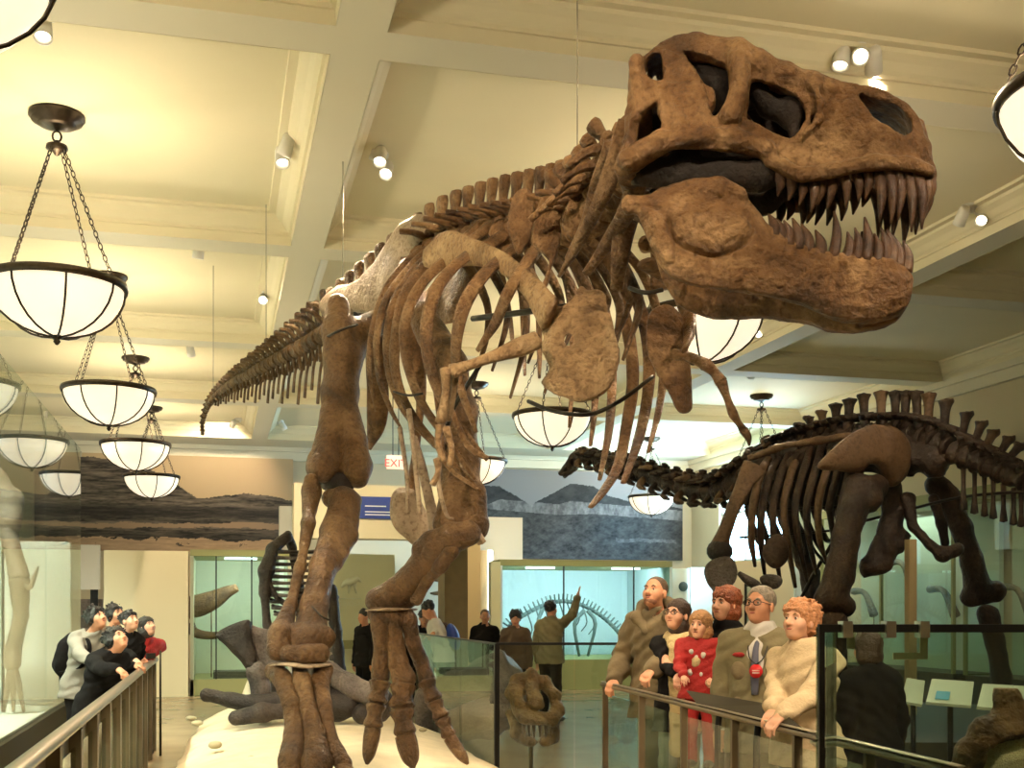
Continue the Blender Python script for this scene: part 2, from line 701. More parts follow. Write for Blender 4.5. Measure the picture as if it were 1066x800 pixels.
def poly_sdf(poly, X, Y):
    """signed distance (negative inside) of 2D points to a polygon"""
    p = np.asarray(poly, float)
    d = np.full(X.shape, 1e9)
    ins = np.zeros(X.shape, bool)
    n = len(p)
    for i in range(n):
        a, b = p[i], p[(i + 1) % n]
        e = b - a
        wx, wy = X - a[0], Y - a[1]
        t = np.clip((wx * e[0] + wy * e[1]) / (e @ e + 1e-12), 0, 1)
        d = np.minimum(d, (wx - e[0] * t) ** 2 + (wy - e[1] * t) ** 2)
        cnd = (a[1] > Y) != (b[1] > Y)
        xi = a[0] + (Y - a[1]) * e[0] / (e[1] if abs(e[1]) > 1e-12 else 1e-12)
        ins ^= cnd & (X < xi)
    return np.where(ins, -1, 1) * np.sqrt(d)


def smooth_poly(poly, m=3):
    p = np.asarray(poly, float)
    n = len(p)
    out = []
    for i in range(n):
        a, b, c, d = p[i - 1], p[i], p[(i + 1) % n], p[(i + 2) % n]
        for j in range(m):
            t = j / m
            out.append(0.5 * (2 * b + (c - a) * t + (2 * a - 5 * b + 4 * c - d) * t * t + (3 * b - 3 * c + d - a) * t ** 3))
    return np.array(out)


def bone_plate(poly, O, ux, uy, un, thick, h=0.015, holes=(), bend=None, amp=0.006, nf=9.0, edge=0.02, seed=0.0):
    """plate bone: outline poly in (ux,uy) metres, thickness thick, rounded, optionally bent; returns world V,F"""
    p = smooth_poly(poly)
    lo = p.min(0) - 0.05
    hi = p.max(0) + 0.05
    v = Vol((lo[0], lo[1], -thick - 0.05), (hi[0], hi[1], thick + 0.05), h)
    sl, G = v.sub(v.lo, v.lo + v.h * v.n)
    X, Y = G[:, :, 0, 0], G[:, :, 0, 1]
    s2 = poly_sdf(p, X, Y)
    for hp in holes:
        s2 = np.maximum(s2, -poly_sdf(smooth_poly(hp), X, Y))
    rim = np.clip(-s2 / (edge * 2.5), 0, 1)
    tt = thick * (0.45 + 0.55 * rim)
    D = np.maximum(s2[:, :, None], np.abs(G[..., 2]) - tt[:, :, None] / 2)
    v.F[:] = D
    if amp:
        v.noise(amp, nf, seed)
    V, F = v.mesh()
    if bend is not None:
        V[:, 2] += bend(V[:, 0], V[:, 1])
    W = np.asarray(O) + V[:, :1] * ux + V[:, 1:2] * uy + V[:, 2:] * un
    return W, F


def plane_coords(pix, O, n, ux, uy):
    """photo pixels -> 2D coordinates on the plane through O with normal n"""
    out = []
    c = np.array([0, 0, EYE])
    for px, py in pix:
        r = P(px, py, 1.0) - c
        t = ((O - c) @ n) / (r @ n)
        q = c + r * t - O
        out.append((q @ ux, q @ uy))
    return out


def bumps(pts):
    return pts

bonemat('rex_leg_bone', (0.034, 0.016, 0.006), (0.135, 0.072, 0.028), (0.27, 0.165, 0.075), 2.8, 0.9, 0.42)
bonemat('rex_tan_bone', (0.13, 0.072, 0.032), (0.30, 0.185, 0.088), (0.46, 0.32, 0.17), 3.0, 0.8, 0.45)


def vnoise(x, y, seed=0):
    """value noise on arrays, 0..1"""
    xi, yi = np.floor(x).astype(np.int64), np.floor(y).astype(np.int64)
    fx, fy = x - xi, y - yi
    fx, fy = fx * fx * (3 - 2 * fx), fy * fy * (3 - 2 * fy)

    def hsh(a, b):
        n = (a * 374761393 + b * 668265263 + seed * 974634777) & 0x7fffffff
        n = ((n ^ (n >> 13)) * 1274126177) & 0x7fffffff
        return ((n ^ (n >> 16)) & 0xffff) / 65535.0
    return (hsh(xi, yi) * (1 - fx) + hsh(xi + 1, yi) * fx) * (1 - fy) + (hsh(xi, yi + 1) * (1 - fx) + hsh(xi + 1, yi + 1) * fx) * fy
# ------------------------------------------------------------------ the room
HC, HB = EYE + 4.15, EYE + 3.85
XL, XR, YF, YB = -6.2, 12.0, -3.5, 28.0
struct('floor', M().box((XL, YF, -0.1), (XR, YB, 0)), 'floor_stone')
XI = [(-6.2, -5.6), (-5.25, 0.76), (1.1, 7.7), (8.05, 12.0)]
XI = [(-5.25, 0.76), (1.1, 7.7), (8.05, 11.9)]
YBM = [-1.8, 2.95, 7.65, 12.4, 17.1, 21.9, 26.6]
k = 1
for (x0, x1) in XI:
    for i in range(len(YBM) - 1):
        y0, y1 = YBM[i] + 0.40, YBM[i + 1]
        prof = [(0.004, HB - 0.001), (0.006, HB + 0.10), (0.03, HB + 0.10), (0.03, HB + 0.13), (0.06, HB + 0.15), (0.10, HB + 0.20),
                (0.16, HB + 0.24), (0.17, HB + 0.27), (0.24, HB + 0.27), (0.25, HC + 0.02)]
        V, F = [], []
        for ins, z in prof:
            V += [(x0 + ins, y0 + ins, z), (x1 - ins, y0 + ins, z), (x1 - ins, y1 - ins, z), (x0 + ins, y1 - ins, z)]
        n = len(prof)
        for j in range(n - 1):
            for q in range(4):
                F.append((4 * j + q, 4 * (j + 1) + q, 4 * (j + 1) + (q + 1) % 4, 4 * j + (q + 1) % 4))
        m = M().add(V, F)
        struct('trim_%d' % k, m, 'ceiling_paint')
        k += 1
struct('ceiling', M().box((XL, YF, HC), (XR, YB, HC + 0.2)), 'ceiling_paint')
bm = M()
xs = [(-6.2, -5.25), (0.76, 1.1), (7.7, 8.05), (11.9, 12.0)]
for a, b in xs:
    bm.box((a, YF, HB), (b, YB, HC + 0.01))
struct('trim_%d' % k, bm, 'beam_paint')
k += 1
bm = M()
for y in YBM:
    for x0, x1 in XI:
        bm.box((x0, y, HB), (x1, y + 0.40, HC + 0.01))
for x0, x1 in XI:
    bm.box((x0, 27.0, HB), (x1, YB, HC + 0.01))
    bm.box((x0, YF, HB), (x1, -1.8, HC + 0.01))
struct('trim_%d' % k, bm, 'beam_paint')
k += 1
struct('wall_back', M().box((XL, YB, 0), (XR, YB + 0.2, HC + 0.2)), 'wall_paint')
struct('wall_left', M().box((XL - 0.2, YF, 0), (XL, YB, HC + 0.2)), 'case_white')
struct('wall_front', M().box((XL, YF - 0.2, 0), (XR, YF, HC + 0.2)), 'wall_paint')
# right wall with a daylight window
wy = [(22.4, 26.3, 2.75, 5.1)]
wr = M()
ys = [YF, 22.4, 26.3, YB]
for i in (0, 2):
    wr.box((XR, ys[i], 0), (XR + 0.25, ys[i + 1], HC + 0.2))
for y0, y1, z0, z1 in wy:
    wr.box((XR, y0, 0), (XR + 0.25, y1, z0))
    wr.box((XR, y0, z1), (XR + 0.25, y1, HC + 0.2))
struct('wall_right', wr, 'wall_paint')
for i, (y0, y1, z0, z1) in enumerate(wy):
    f = M()
    for y in np.linspace(y0, y1, 4):
        f.box((XR + 0.08, y - 0.035, z0), (XR + 0.16, y + 0.035, z1))
    for z in (z0, (z0 + z1) / 2, z1):
        f.box((XR + 0.08, y0, z - 0.035), (XR + 0.16, y1, z + 0.035))
    w = struct('window_%d' % (i + 1), f, 'white_wall_paint')
    part('pane', M().box((XR + 0.11, y0, z0), (XR + 0.12, y1, z1)), 'glass_clear', w, False)
# the window opening guides the sky light in
for y0, y1, z0, z1 in wy:
    o = light('AREA', (XR + 0.3, (y0 + y1) / 2, (z0 + z1) / 2), 1, (1, 1, 1), aim=(XR - 4, (y0 + y1) / 2, (z0 + z1) / 2), size=3.9, name='daylight')
    o.data.cycles.is_portal = True
for y0, y1, z0, z1 in wy:
    o = light('AREA', (XR + 0.24, (y0 + y1) / 2, (z0 + z1) / 2), 800, (0.42, 0.72, 1.0), aim=(XR - 4, (y0 + y1) / 2, (z0 + z1) / 2 + 1.2), size=2.2, name='daylight')
# wall cornice on the back wall
cr = M()
for y0, z0, z1 in ((27.90, HB - 0.30, HB), (27.80, HB - 0.10, HB)):
    cr.box((XL, y0, z0), (XR, YB, z1))
struct('trim_%d' % k, cr, 'beam_paint')
k += 1
cr = M()
for x0, z0 in ((11.82, HB - 0.10), (11.9, HB - 0.28)):
    cr.box((x0, YF, z0), (XR, YB, HB))
struct('trim_%d' % k, cr, 'beam_paint')


# ------------------------------------------------------------------ bowl pendants
def make_pendant(loc, label):
    X, Y = loc
    o = empty('bowl_pendant_light', (X, Y, HC), label, 'chandelier', 'bowl pendants in rows under the coffers')
    z = HC
    part('canopy', M().lathe([(0.0, 0), (0.22, 0), (0.225, -0.03), (0.20, -0.045), (0.205, -0.06), (0.15, -0.075), (0.155, -0.09), (0.09, -0.105), (0.03, -0.13), (0.0, -0.14)], (X, Y, z), seg=28), 'bronze', o)
    lk = M()
    a = np.linspace(0, 2 * np.pi, 13)
    lk.loft([(X + 0.035 * math.cos(t), Y, z - 0.185 + 0.045 * math.sin(t)) for t in a], [0.009] * 13, 6, 1, caps=False)
    part('ring', lk, 'bronze', o)
    part('hub', M().lathe([(0, -0.22), (0.02, -0.22), (0.03, -0.25), (0.085, -0.26), (0.09, -0.29), (0.04, -0.31), (0.02, -0.34), (0, -0.35)], (X, Y, z), seg=16), 'bronze', o)
    R, zr, dep = 0.545, EYE + 2.72, 0.43
    for i in range(4):
        t = math.pi / 4 + i * math.pi / 2 + 0.25
        a0 = np.array([X + 0.06 * math.cos(t), Y + 0.06 * math.sin(t), z - 0.28])
        a1 = np.array([X + (R + 0.0) * math.cos(t), Y + (R + 0.0) * math.sin(t), zr])
        ch = M()
        nl = 22
        L = a1 - a0
        tt = unit(L)
        s1 = unit(np.cross(tt, UP))
        s2 = np.cross(tt, s1)
        for j in range(nl):
            c = a0 + L * (j + 0.5) / nl
            hl = np.linalg.norm(L) / nl * 0.62
            sd = s1 if j % 2 else s2
            ring = [c + tt * hl * math.cos(q) + sd * 0.016 * math.sin(q) for q in np.linspace(0, 2 * np.pi, 9)]
            ch.loft(ring, [0.0055] * 9, 4, 1, caps=False)
        part('chain', ch, 'bronze', o)
    b = M().lathe([(R * math.cos(q) * 0.985, -dep * math.sin(q)) for q in np.linspace(0, math.pi / 2, 12)], (X, Y, zr), seg=40)
    part('bowl_shade', b, 'bowl_glass', o)
    part('rim', M().lathe([(R - 0.012, -0.03), (R + 0.02, -0.035), (R + 0.028, 0.0), (R + 0.02, 0.03), (R - 0.012, 0.03), (R - 0.012, -0.03)], (X, Y, zr), seg=44), 'bronze', o)
    for i in range(8):
        t = i * math.pi / 4 + 0.25
        pts = [(X + math.cos(t) * (R * math.cos(q) + 0.008), Y + math.sin(t) * (R * math.cos(q) + 0.008), zr - (dep + 0.008) * math.sin(q)) for q in np.linspace(0, math.pi / 2 - 0.04, 8)]
        part('rib_strap', M().loft(pts, [0.010] * 8, 5, 1), 'bronze', o)
    part('finial', M().lathe([(0, 0.02), (0.05, 0.01), (0.055, -0.01), (0.02, -0.025), (0.03, -0.045), (0.012, -0.07), (0, -0.075)], (X, Y, zr - dep), seg=16), 'bronze', o)
    lo = light('POINT', (0, 0, zr - 0.06 - HC), UPLIGHT_W, WARM, size=0.12, name='lamp_light')
    lo.parent = o
    return o


PEND = [(-1.2, 5.15, 'nearest bowl pendant, cut by the upper left corner of the picture'),
        (-1.3, 10.3, 'large bowl pendant at left, nearest one shown with its bronze canopy and chains'),
        (-1.3, 15.1, 'second whole bowl pendant in the left row, behind the large one'),
        (-1.3, 19.9, 'third bowl pendant in the left row, in front of the tan mural'),
        (-1.3, 24.7, 'smallest bowl pendant in the left row, lowest over the tan mural'),
        (4.55, 5.1, 'bowl pendant cut by the right edge near the skull snout'),
        (4.35, 9.9, 'bowl pendant half hidden below the skeleton lower jaw'),
        (4.55, 15.5, 'bowl pendant glowing under the chest, left of the long neck head'),
        (4.6, 20.6, 'bowl pendant peeking out beside the hind leg, over the grey mural'),
        (10.2, 20.4, 'bowl pendant behind the shoulder of the long necked skeleton'),
        (10.15, 26.1, 'farthest right bowl pendant, behind the long dark neck'),
        (-1.2, -0.3, 'bowl pendant hanging behind the viewer in the left row')]
base = None
for x, y, lb in PEND:
    if base is None:
        base = make_pendant((x, y), lb)
        bx, by = x, y
    else:
        c = copy_tree(base)
        c.location = (x, y, HC)
        c['label'] = lb
        ORG[c.name] = np.array((x, y, HC))
        dim = 0.35 if x > 8 else (0.7 if x > 3 else 1.0)
        if dim < 1:
            for ch in c.children:
                if ch.type == 'LIGHT':
                    ch.data = ch.data.copy()
                    ch.data.energy *= dim


# ------------------------------------------------------------------ ceiling spotlights
def spot_fixture(pos, label, heads, aims, power, ang=62, color=WARM2, real=True, plate=True):
    """pos on the ceiling (or beam) underside; heads = list of offsets"""
    pos = np.asarray(pos, float)
    o = empty('ceiling_spotlight', pos, label, 'spotlight', 'white track spotlights on the ceiling')
    part('mount', M().lathe([(0, 0), (0.11, 0), (0.11, -0.025), (0.03, -0.035), (0.02, -0.08), (0, -0.08)], pos, seg=20), 'lamp_white', o)
    for i, hd in enumerate(heads):
        hp = pos + np.array([hd[0], hd[1], -0.12])
        aim = np.asarray(aims[i % len(aims)], float)
        dv = unit(aim - hp)
        part('bracket', M().loft([pos + np.array([0, 0, -0.06]), hp], [0.012, 0.012], 6, 1), 'lamp_white', o)
        hb = part('lamp_head', M().lathe([(0, -0.10), (0.045, -0.10), (0.055, -0.07), (0.06, 0.0), (0.065, 0.09), (0.055, 0.09), (0.05, 0.05)], hp, dv, seg=16), 'lamp_white', o)
        part('lens', M().lathe([(0, 0.06), (0.05, 0.055)], hp, dv, seg=16), 'lens_glow', hb)
        if real and power > 0:
            l = light('SPOT', tuple(hp + dv * 0.12 - pos), power * SPOT_W, color, size=0.04, angle=ang, blend=0.6)
            l.rotation_euler = Vector(dv).to_track_quat('-Z', 'Y').to_euler()
            l.parent = o
    return o
# ------------------------------------------------------------------ the tyrannosaur skeleton
REXB = onZ(350, 812, 0.5)
rex = empty('tyrannosaur_skeleton', REXB, 'huge brown mounted tyrannosaur skeleton striding towards the viewer with open toothed jaws', 'dinosaur skeleton')

# ---- skull frame
PHI = math.radians(14)
fs = unit(RT * math.cos(PHI) - FW * math.sin(PHI))     # towards the snout
ls = unit(np.cross(fs, UP))                            # animal's right side, towards the camera
SO = P(815, 150, 5.05)
NEAR = SO + ls * 0.20


def skp(crop, ox=630.0, oy=20.0, sc=2.5, O=None):
    """points read off an enlarged crop of the photo -> skull plane coordinates"""
    return plane_coords([(ox + x / sc, oy + y / sc) for x, y in crop], NEAR if O is None else O, ls, fs, UP)


SK = skp([(158, 48), (190, 35), (235, 36), (290, 58), (330, 78), (400, 100), (460, 118), (540, 128), (600, 136), (660, 146), (720, 160), (780, 190), (820, 230), (842, 285), (850, 335),
          (872, 365), (868, 385), (845, 378), (780, 368), (700, 368), (620, 384), (560, 402), (510, 412), (460, 404), (430, 380), (400, 362), (330, 352), (250, 358), (180, 352), (140, 378),
          (85, 420), (40, 430), (32, 400), (60, 362), (70, 320), (75, 285), (90, 250), (80, 215), (84, 160), (105, 112), (135, 75)])
H1 = skp([(205, 88), (250, 92), (290, 108), (318, 128), (326, 180), (322, 235), (298, 262), (280, 262), (262, 200), (235, 140)])
H2 = skp([(378, 158), (430, 160), (490, 186), (518, 225), (512, 268), (482, 306), (445, 298), (400, 275), (368, 262), (374, 205)])
H3 = skp([(660, 176), (705, 188), (760, 206), (795, 236), (802, 268), (785, 286), (742, 268), (700, 238)])
H4 = skp([(112, 108), (148, 100), (156, 170), (122, 176), (102, 150)])
H5 = skp([(78, 348), (78, 300), (118, 258), (150, 240), (152, 308), (128, 345), (90, 362)])
H6 = skp([(540, 240), (552, 236), (550, 262), (538, 268)])
H7 = skp([(352, 306), (366, 302), (372, 318), (358, 322)])
skp2 = np.array(SK)
u0, u1 = skp2[:, 0].min(), skp2[:, 0].max()
v0, v1 = skp2[:, 1].min(), skp2[:, 1].max()
LEN = u1 - u0


def Wsk(u):
    t = np.clip((u - u0) / LEN, 0, 1)
    w = 0.335 - 0.06 * np.clip(t / 0.35, 0, 1) - 0.115 * np.clip((t - 0.3) / 0.35, 0, 1) ** 1.0
    return w * np.sqrt(np.clip(1 - np.clip((t - 0.80) / 0.215, 0, 1) ** 2.2, 0.0, 1))


h = 0.0085
vol = Vol((u0 - 0.04, -0.40, v0 - 0.06), (u1 + 0.04, 0.40, v1 + 0.05), h)
sl, G = vol.sub(vol.lo, vol.lo + vol.h * vol.n)
U2, V2 = G[:, 0, :, 0], G[:, 0, :, 2]
p = smooth_poly(SK)
s2 = poly_sdf(p, U2, V2)
hol = np.full(s2.shape, 9.0)
for hh in (H1, H2, H3, H4, H5, H6, H7):
    hol = np.minimum(hol, poly_sdf(smooth_poly(hh), U2, V2))
vmid = np.interp(U2, [u0, -0.2, 0.3, u1], [0.08, 0.02, -0.08, -0.1])
# side walls lean inwards towards the roof
lean = np.clip((V2 - vmid) / 0.42, 0, 1)
Wn = Wsk(U2) * (1 - 0.42 * lean ** 1.6) - 0.05 * np.clip((vmid - 0.1 - V2) / 0.3, 0, 1)
tw = 0.034 + 0.016 * np.clip(hol / 0.02, 0, 1) * 0 + 0.018 * np.exp(-(hol / 0.03) ** 2)
AY = np.abs(G[..., 1])
solid = np.maximum(s2[:, None, :], (AY - Wn[:, None, :]) * 0.9)
inner = np.maximum((s2 + 0.055)[:, None, :], AY - (Wn - tw)[:, None, :])
# the shell is open below: drop the inner volume through the underside
below = np.roll(inner, 0)
for k2 in range(1, 14):
    sh = np.roll(inner, -k2, axis=2)
    sh[:, :, -k2:] = 9
    below = np.minimum(below, sh + 0.0)
shell = np.maximum(solid, -below)
shell = np.maximum(shell, -(hol - 0.0)[:, None, :])
vol.F[:] = shell
S3 = lambda q, w=0.2: (q[0], w, q[1])


def both(fn, pts, rad, k=0.02, w=None, neg=False):
    """same bar on both sides of the skull, w = half width (or per point)"""
    q = skp(pts)
    for sgn in (1, -1):
        tri = []
        for i, c in enumerate(q):
            ww = (Wsk(np.array([c[0]]))[0] if w is None else (w[i] if hasattr(w, '__len__') else w))
            tri.append((c[0], sgn * ww, c[1]))
        vol.chain(tri, rad, k, neg)


def cr(px, py):
    return skp([(px, py)])[0]


# postorbital bar, jugal, quadratojugal, brow and snout ridges
both(None, [(345, 85), (352, 150), (348, 215), (330, 262)], [0.05, 0.036, 0.034, 0.045], 0.02, [0.20, 0.245, 0.26, 0.27])
both(None, [(70, 395), (150, 345), (250, 325), (330, 320), (420, 345)], [0.045, 0.045, 0.034, 0.034, 0.04], 0.02)
both(None, [(330, 75), (400, 105), (470, 130), (545, 145), (600, 160)], [0.05, 0.042, 0.038, 0.04, 0.03], 0.03, [0.17, 0.175, 0.16, 0.13, 0.11])
both(None, [(160, 210), (165, 260), (200, 300), (270, 320)], [0.04, 0.034, 0.034, 0.03], 0.02, [0.27, 0.28, 0.29, 0.28])
both(None, [(85, 130), (88, 190), (78, 270), (70, 340), (60, 400)], [0.032, 0.03, 0.03, 0.03, 0.04], 0.02, 0.28)
both(None, [(430, 372), (510, 402), (600, 385), (700, 362), (790, 362), (850, 372)], [0.028, 0.030, 0.028, 0.028, 0.028, 0.026], 0.02)
both(None, [(200, 50), (240, 60), (300, 75)], [0.045, 0.05, 0.05], 0.03, [0.13, 0.15, 0.17])
both(None, [(820, 245), (838, 300), (845, 350)], [0.03, 0.032, 0.03], 0.02, [0.06, 0.06, 0.06])
both(None, [(548, 170), (560, 215), (556, 262), (520, 300)], [0.014, 0.017, 0.016, 0.014], 0.03, [0.172, 0.185, 0.2, 0.215])
# the big flat wing of bone standing inside the rear opening
wing = skp([(152, 92), (185, 95), (208, 118), (236, 150), (264, 178), (284, 194), (284, 228), (262, 262), (240, 272), (215, 255), (180, 215), (155, 190)])
V2s = poly_sdf(smooth_poly(wing), U2, V2)
for sgn in (1, -1):
    dd = np.maximum(V2s[:, None, :], np.abs(G[..., 1] * sgn - 0.225 - 0.05 * (V2[:, None, :] < 0)) - 0.022)
    vol.put(sl, dd, 0.012)
vol.noise(0.0045, 16.0).noise(0.003, 38.0, 2.0)
skV, skF = vol.mesh()


def sk_world(V):
    V = np.asarray(V)
    return SO + V[:, :1] * fs - V[:, 1:2] * (-ls) + V[:, 2:] * UP


skull = part('skull', (sk_world(skV), skF), 'rex_bone', rex)
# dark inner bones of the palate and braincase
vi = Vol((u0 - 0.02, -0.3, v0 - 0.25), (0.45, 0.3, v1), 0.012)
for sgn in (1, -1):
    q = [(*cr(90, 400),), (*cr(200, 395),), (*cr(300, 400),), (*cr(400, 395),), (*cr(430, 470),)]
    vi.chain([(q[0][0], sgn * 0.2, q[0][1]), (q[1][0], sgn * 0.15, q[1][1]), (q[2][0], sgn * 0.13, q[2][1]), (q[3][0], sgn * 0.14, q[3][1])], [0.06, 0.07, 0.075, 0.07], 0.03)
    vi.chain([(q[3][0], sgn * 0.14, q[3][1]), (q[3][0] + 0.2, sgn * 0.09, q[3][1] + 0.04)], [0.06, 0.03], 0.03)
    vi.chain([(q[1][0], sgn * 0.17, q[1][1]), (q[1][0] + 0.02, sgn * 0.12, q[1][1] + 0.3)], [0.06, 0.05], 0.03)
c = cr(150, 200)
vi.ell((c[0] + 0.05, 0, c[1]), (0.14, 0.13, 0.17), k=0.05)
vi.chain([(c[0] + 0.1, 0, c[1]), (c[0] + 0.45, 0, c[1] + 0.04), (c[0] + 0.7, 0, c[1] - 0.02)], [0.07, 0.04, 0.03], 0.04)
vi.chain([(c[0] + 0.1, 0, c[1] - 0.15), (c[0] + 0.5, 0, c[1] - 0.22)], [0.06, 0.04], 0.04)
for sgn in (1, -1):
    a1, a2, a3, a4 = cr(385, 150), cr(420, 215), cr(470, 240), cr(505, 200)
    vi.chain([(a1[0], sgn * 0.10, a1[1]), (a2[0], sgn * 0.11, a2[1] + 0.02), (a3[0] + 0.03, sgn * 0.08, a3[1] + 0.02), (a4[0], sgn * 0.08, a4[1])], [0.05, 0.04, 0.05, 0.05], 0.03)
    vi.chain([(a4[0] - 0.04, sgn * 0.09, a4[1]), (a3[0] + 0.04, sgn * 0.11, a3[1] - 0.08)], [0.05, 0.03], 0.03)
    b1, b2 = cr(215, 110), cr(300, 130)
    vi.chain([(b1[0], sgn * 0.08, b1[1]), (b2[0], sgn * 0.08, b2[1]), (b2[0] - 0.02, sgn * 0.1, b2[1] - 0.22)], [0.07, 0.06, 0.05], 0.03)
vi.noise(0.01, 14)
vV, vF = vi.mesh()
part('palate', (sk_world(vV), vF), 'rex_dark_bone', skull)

# ---- lower jaw
JO = NEAR
JW = skp([(50, 500), (62, 478), (120, 476), (200, 455), (290, 438), (345, 450), (400, 500), (430, 545), (480, 582), (540, 600), (620, 607), (700, 611), (770, 622), (800, 635), (808, 655), (802, 700), (772, 745),
          (700, 768), (640, 772), (580, 765), (520, 738), (400, 716), (300, 712), (220, 700), (165, 672), (120, 605), (92, 525), (60, 520)])
jp = np.array(JW)
ju0, ju1, jv0, jv1 = jp[:, 0].min(), jp[:, 0].max(), jp[:, 1].min(), jp[:, 1].max()
vj = Vol((ju0 - 0.04, -0.38, jv0 - 0.05), (ju1 + 0.04, 0.38, jv1 + 0.05), 0.009)
sl, G = vj.sub(vj.lo, vj.lo + vj.h * vj.n)
U2, V2 = G[:, 0, :, 0], G[:, 0, :, 2]
s2 = poly_sdf(smooth_poly(JW), U2, V2)
tj = np.clip((U2 - ju0) / (ju1 - ju0), 0, 1)
Wj = 0.29 - 0.03 * tj - 0.17 * np.clip((tj - 0.25) / 0.6, 0, 1) ** 1.1
Wj = Wj * np.sqrt(np.clip(1 - np.clip((tj - 0.9) / 0.115, 0, 1) ** 2, 0.02, 1))
oval = skp([(165, 520), (200, 500), (270, 488), (345, 500), (385, 548), (370, 588), (295, 632), (225, 618), (185, 590)])
so = poly_sdf(smooth_poly(oval), U2, V2)
rearp = skp([(92, 510), (150, 520), (180, 570), (190, 640), (165, 660), (125, 605)])
sr = poly_sdf(smooth_poly(rearp), U2, V2)
th = 0.040 + 0.035 * np.clip(tj * 1.6 - 0.4, 0, 1) + 0.028 * np.clip(-so / 0.05, 0, 1) + 0.012 * np.clip(-sr / 0.02, 0, 1)
th = th - 0.022 * np.exp(-(so / 0.009) ** 2) * (V2 < np.array(oval)[:, 1].mean() + 0.04) - 0.012 * np.exp(-(sr / 0.007) ** 2)
rimj = np.clip(-s2 / 0.05, 0, 1)
th = th * (0.55 + 0.45 * rimj)
D = np.maximum(s2[:, None, :], np.abs(np.abs(G[..., 1]) - (Wj - 0.02)[:, None, :]) - th[:, None, :])
vj.F[:] = D
for sgn in (1, -1):
    q = skp([(430, 560), (540, 612), (640, 622), (740, 628), (795, 650)])
    vj.chain([(a, sgn * float(np.interp((a - ju0) / (ju1 - ju0), [0, .3, .9, 1], [.27, .24, .10, .03])), b) for a, b in q], [0.02, 0.03, 0.034, 0.036, 0.03], 0.02)
    q = skp([(150, 470), (230, 455), (300, 452), (350, 465)])
    vj.chain([(a, sgn * 0.25, b) for a, b in q], [0.035, 0.04, 0.045, 0.03], 0.03)
vj.noise(0.005, 11.0, 1.0).noise(0.0028, 34.0, 3.0)
jV, jF = vj.mesh()
jaw = part('lower_jaw', (sk_world(jV), jF), 'rex_bone', rex)

# ---- teeth: upper and lower rows on both sides
rnd = random.Random(5)
UPT = [(445, 400, 452, 490), (475, 405, 480, 500), (505, 408, 512, 510), (535, 402, 538, 515), (560, 395, 562, 500), (585, 390, 592, 490), (612, 384, 630, 495), (645, 378, 665, 470), (680, 372, 692, 460),
       (708, 370, 728, 505), (735, 368, 750, 512), (760, 368, 774, 505), (785, 370, 804, 536), (812, 372, 833, 520), (836, 376, 850, 482), (850, 378, 858, 460)]
LOT = [(440, 560, 432, 525), (458, 572, 452, 535), (478, 582, 472, 540), (503, 592, 495, 532), (530, 598, 518, 545), (560, 602, 555, 560), (595, 606, 605, 508), (630, 608, 640, 560), (655, 608, 660, 548),
       (680, 610, 686, 518), (710, 610, 712, 560), (735, 612, 730, 542), (750, 614, 748, 544), (768, 618, 764, 558), (790, 628, 792, 568)]


def tooth_mesh(a, b, w, r, curve=0.02):
    a, b = np.asarray(a), np.asarray(b)
    mid = (a + b) / 2 + np.array([curve, 0, 0])
    return M().loft([a, mid, b], [(r, r * 0.8), (r * 0.85, r * 0.65), (r * 0.15, r * 0.12)], 8, 4, up=(1, 0, 0))


for rows, W0, parent_o, nm in ((UPT, 'u', skull, 'tooth'), (LOT, 'l', jaw, 'tooth')):
    for sgn in (1, -1):
        for (x0, y0, x1, y1) in rows:
            a, b = skp([(x0, y0), (x1, y1)])
            if W0 == 'u':
                w = Wsk(np.array([min(a[0], u1 - 0.03)]))[0] - 0.035
                jit = 0 if sgn > 0 else rnd.uniform(-0.02, 0.03)
                A = (a[0], sgn * w, a[1] + 0.03)
                B = (b[0] - 0.01, sgn * (w - 0.015), b[1] + jit)
                r = 0.024 + 0.004 * rnd.random()
                B = (B[0] + rnd.uniform(-0.01, 0.01), B[1], B[2] + (0.055 if x0 < 570 else 0.03 if x0 < 700 else 0.0) + rnd.uniform(-0.01, 0.012))
                cv = 0.016
            else:
                t = (a[0] - ju0) / (ju1 - ju0)
                w = float(np.interp(t, [0, .3, .9, 1], [.27, .235, .09, .03]))
                jit = 0 if sgn > 0 else rnd.uniform(-0.03, 0.02)
                A = (a[0], sgn * (w + 0.022), a[1] - 0.01)
                B = (b[0] - 0.012, sgn * (w + 0.006), b[1] + jit + 0.035)
                r = 0.024 + 0.004 * rnd.random()
                cv = 0.012
            tm = tooth_mesh(A, B, w, r, cv)
            V, F = tm.arrays()
            part(nm, (sk_world(V), F), 'tooth', parent_o)

# ---- spine
SPN = [(662, 160, 5.25), (648, 190, 5.5), (628, 215, 5.8), (605, 232, 6.15), (580, 240, 6.6), (552, 243, 7.05), (520, 246, 7.5), (488, 252, 7.95), (455, 262, 8.4), (420, 285, 8.9), (385, 312, 9.4),
       (350, 340, 10.0), (322, 358, 10.6), (295, 372, 11.3), (268, 386, 12.1), (245, 398, 12.9), (228, 410, 13.6), (216, 424, 14.1), (211, 440, 14.4), (211, 457, 14.6)]
SPW = catmull([P(*q) for q in SPN], 8)
seg = np.concatenate([[0], np.cumsum(np.linalg.norm(np.diff(SPW, axis=0), axis=1))])


def spine_at(s):
    q = np.array([np.interp(s, seg, SPW[:, i]) for i in range(3)])
    q2 = np.array([np.interp(min(s + 0.05, seg[-1]), seg, SPW[:, i]) for i in range(3)])
    q1 = np.array([np.interp(max(s - 0.05, 0), seg, SPW[:, i]) for i in range(3)])
    return q, unit(q2 - q1)


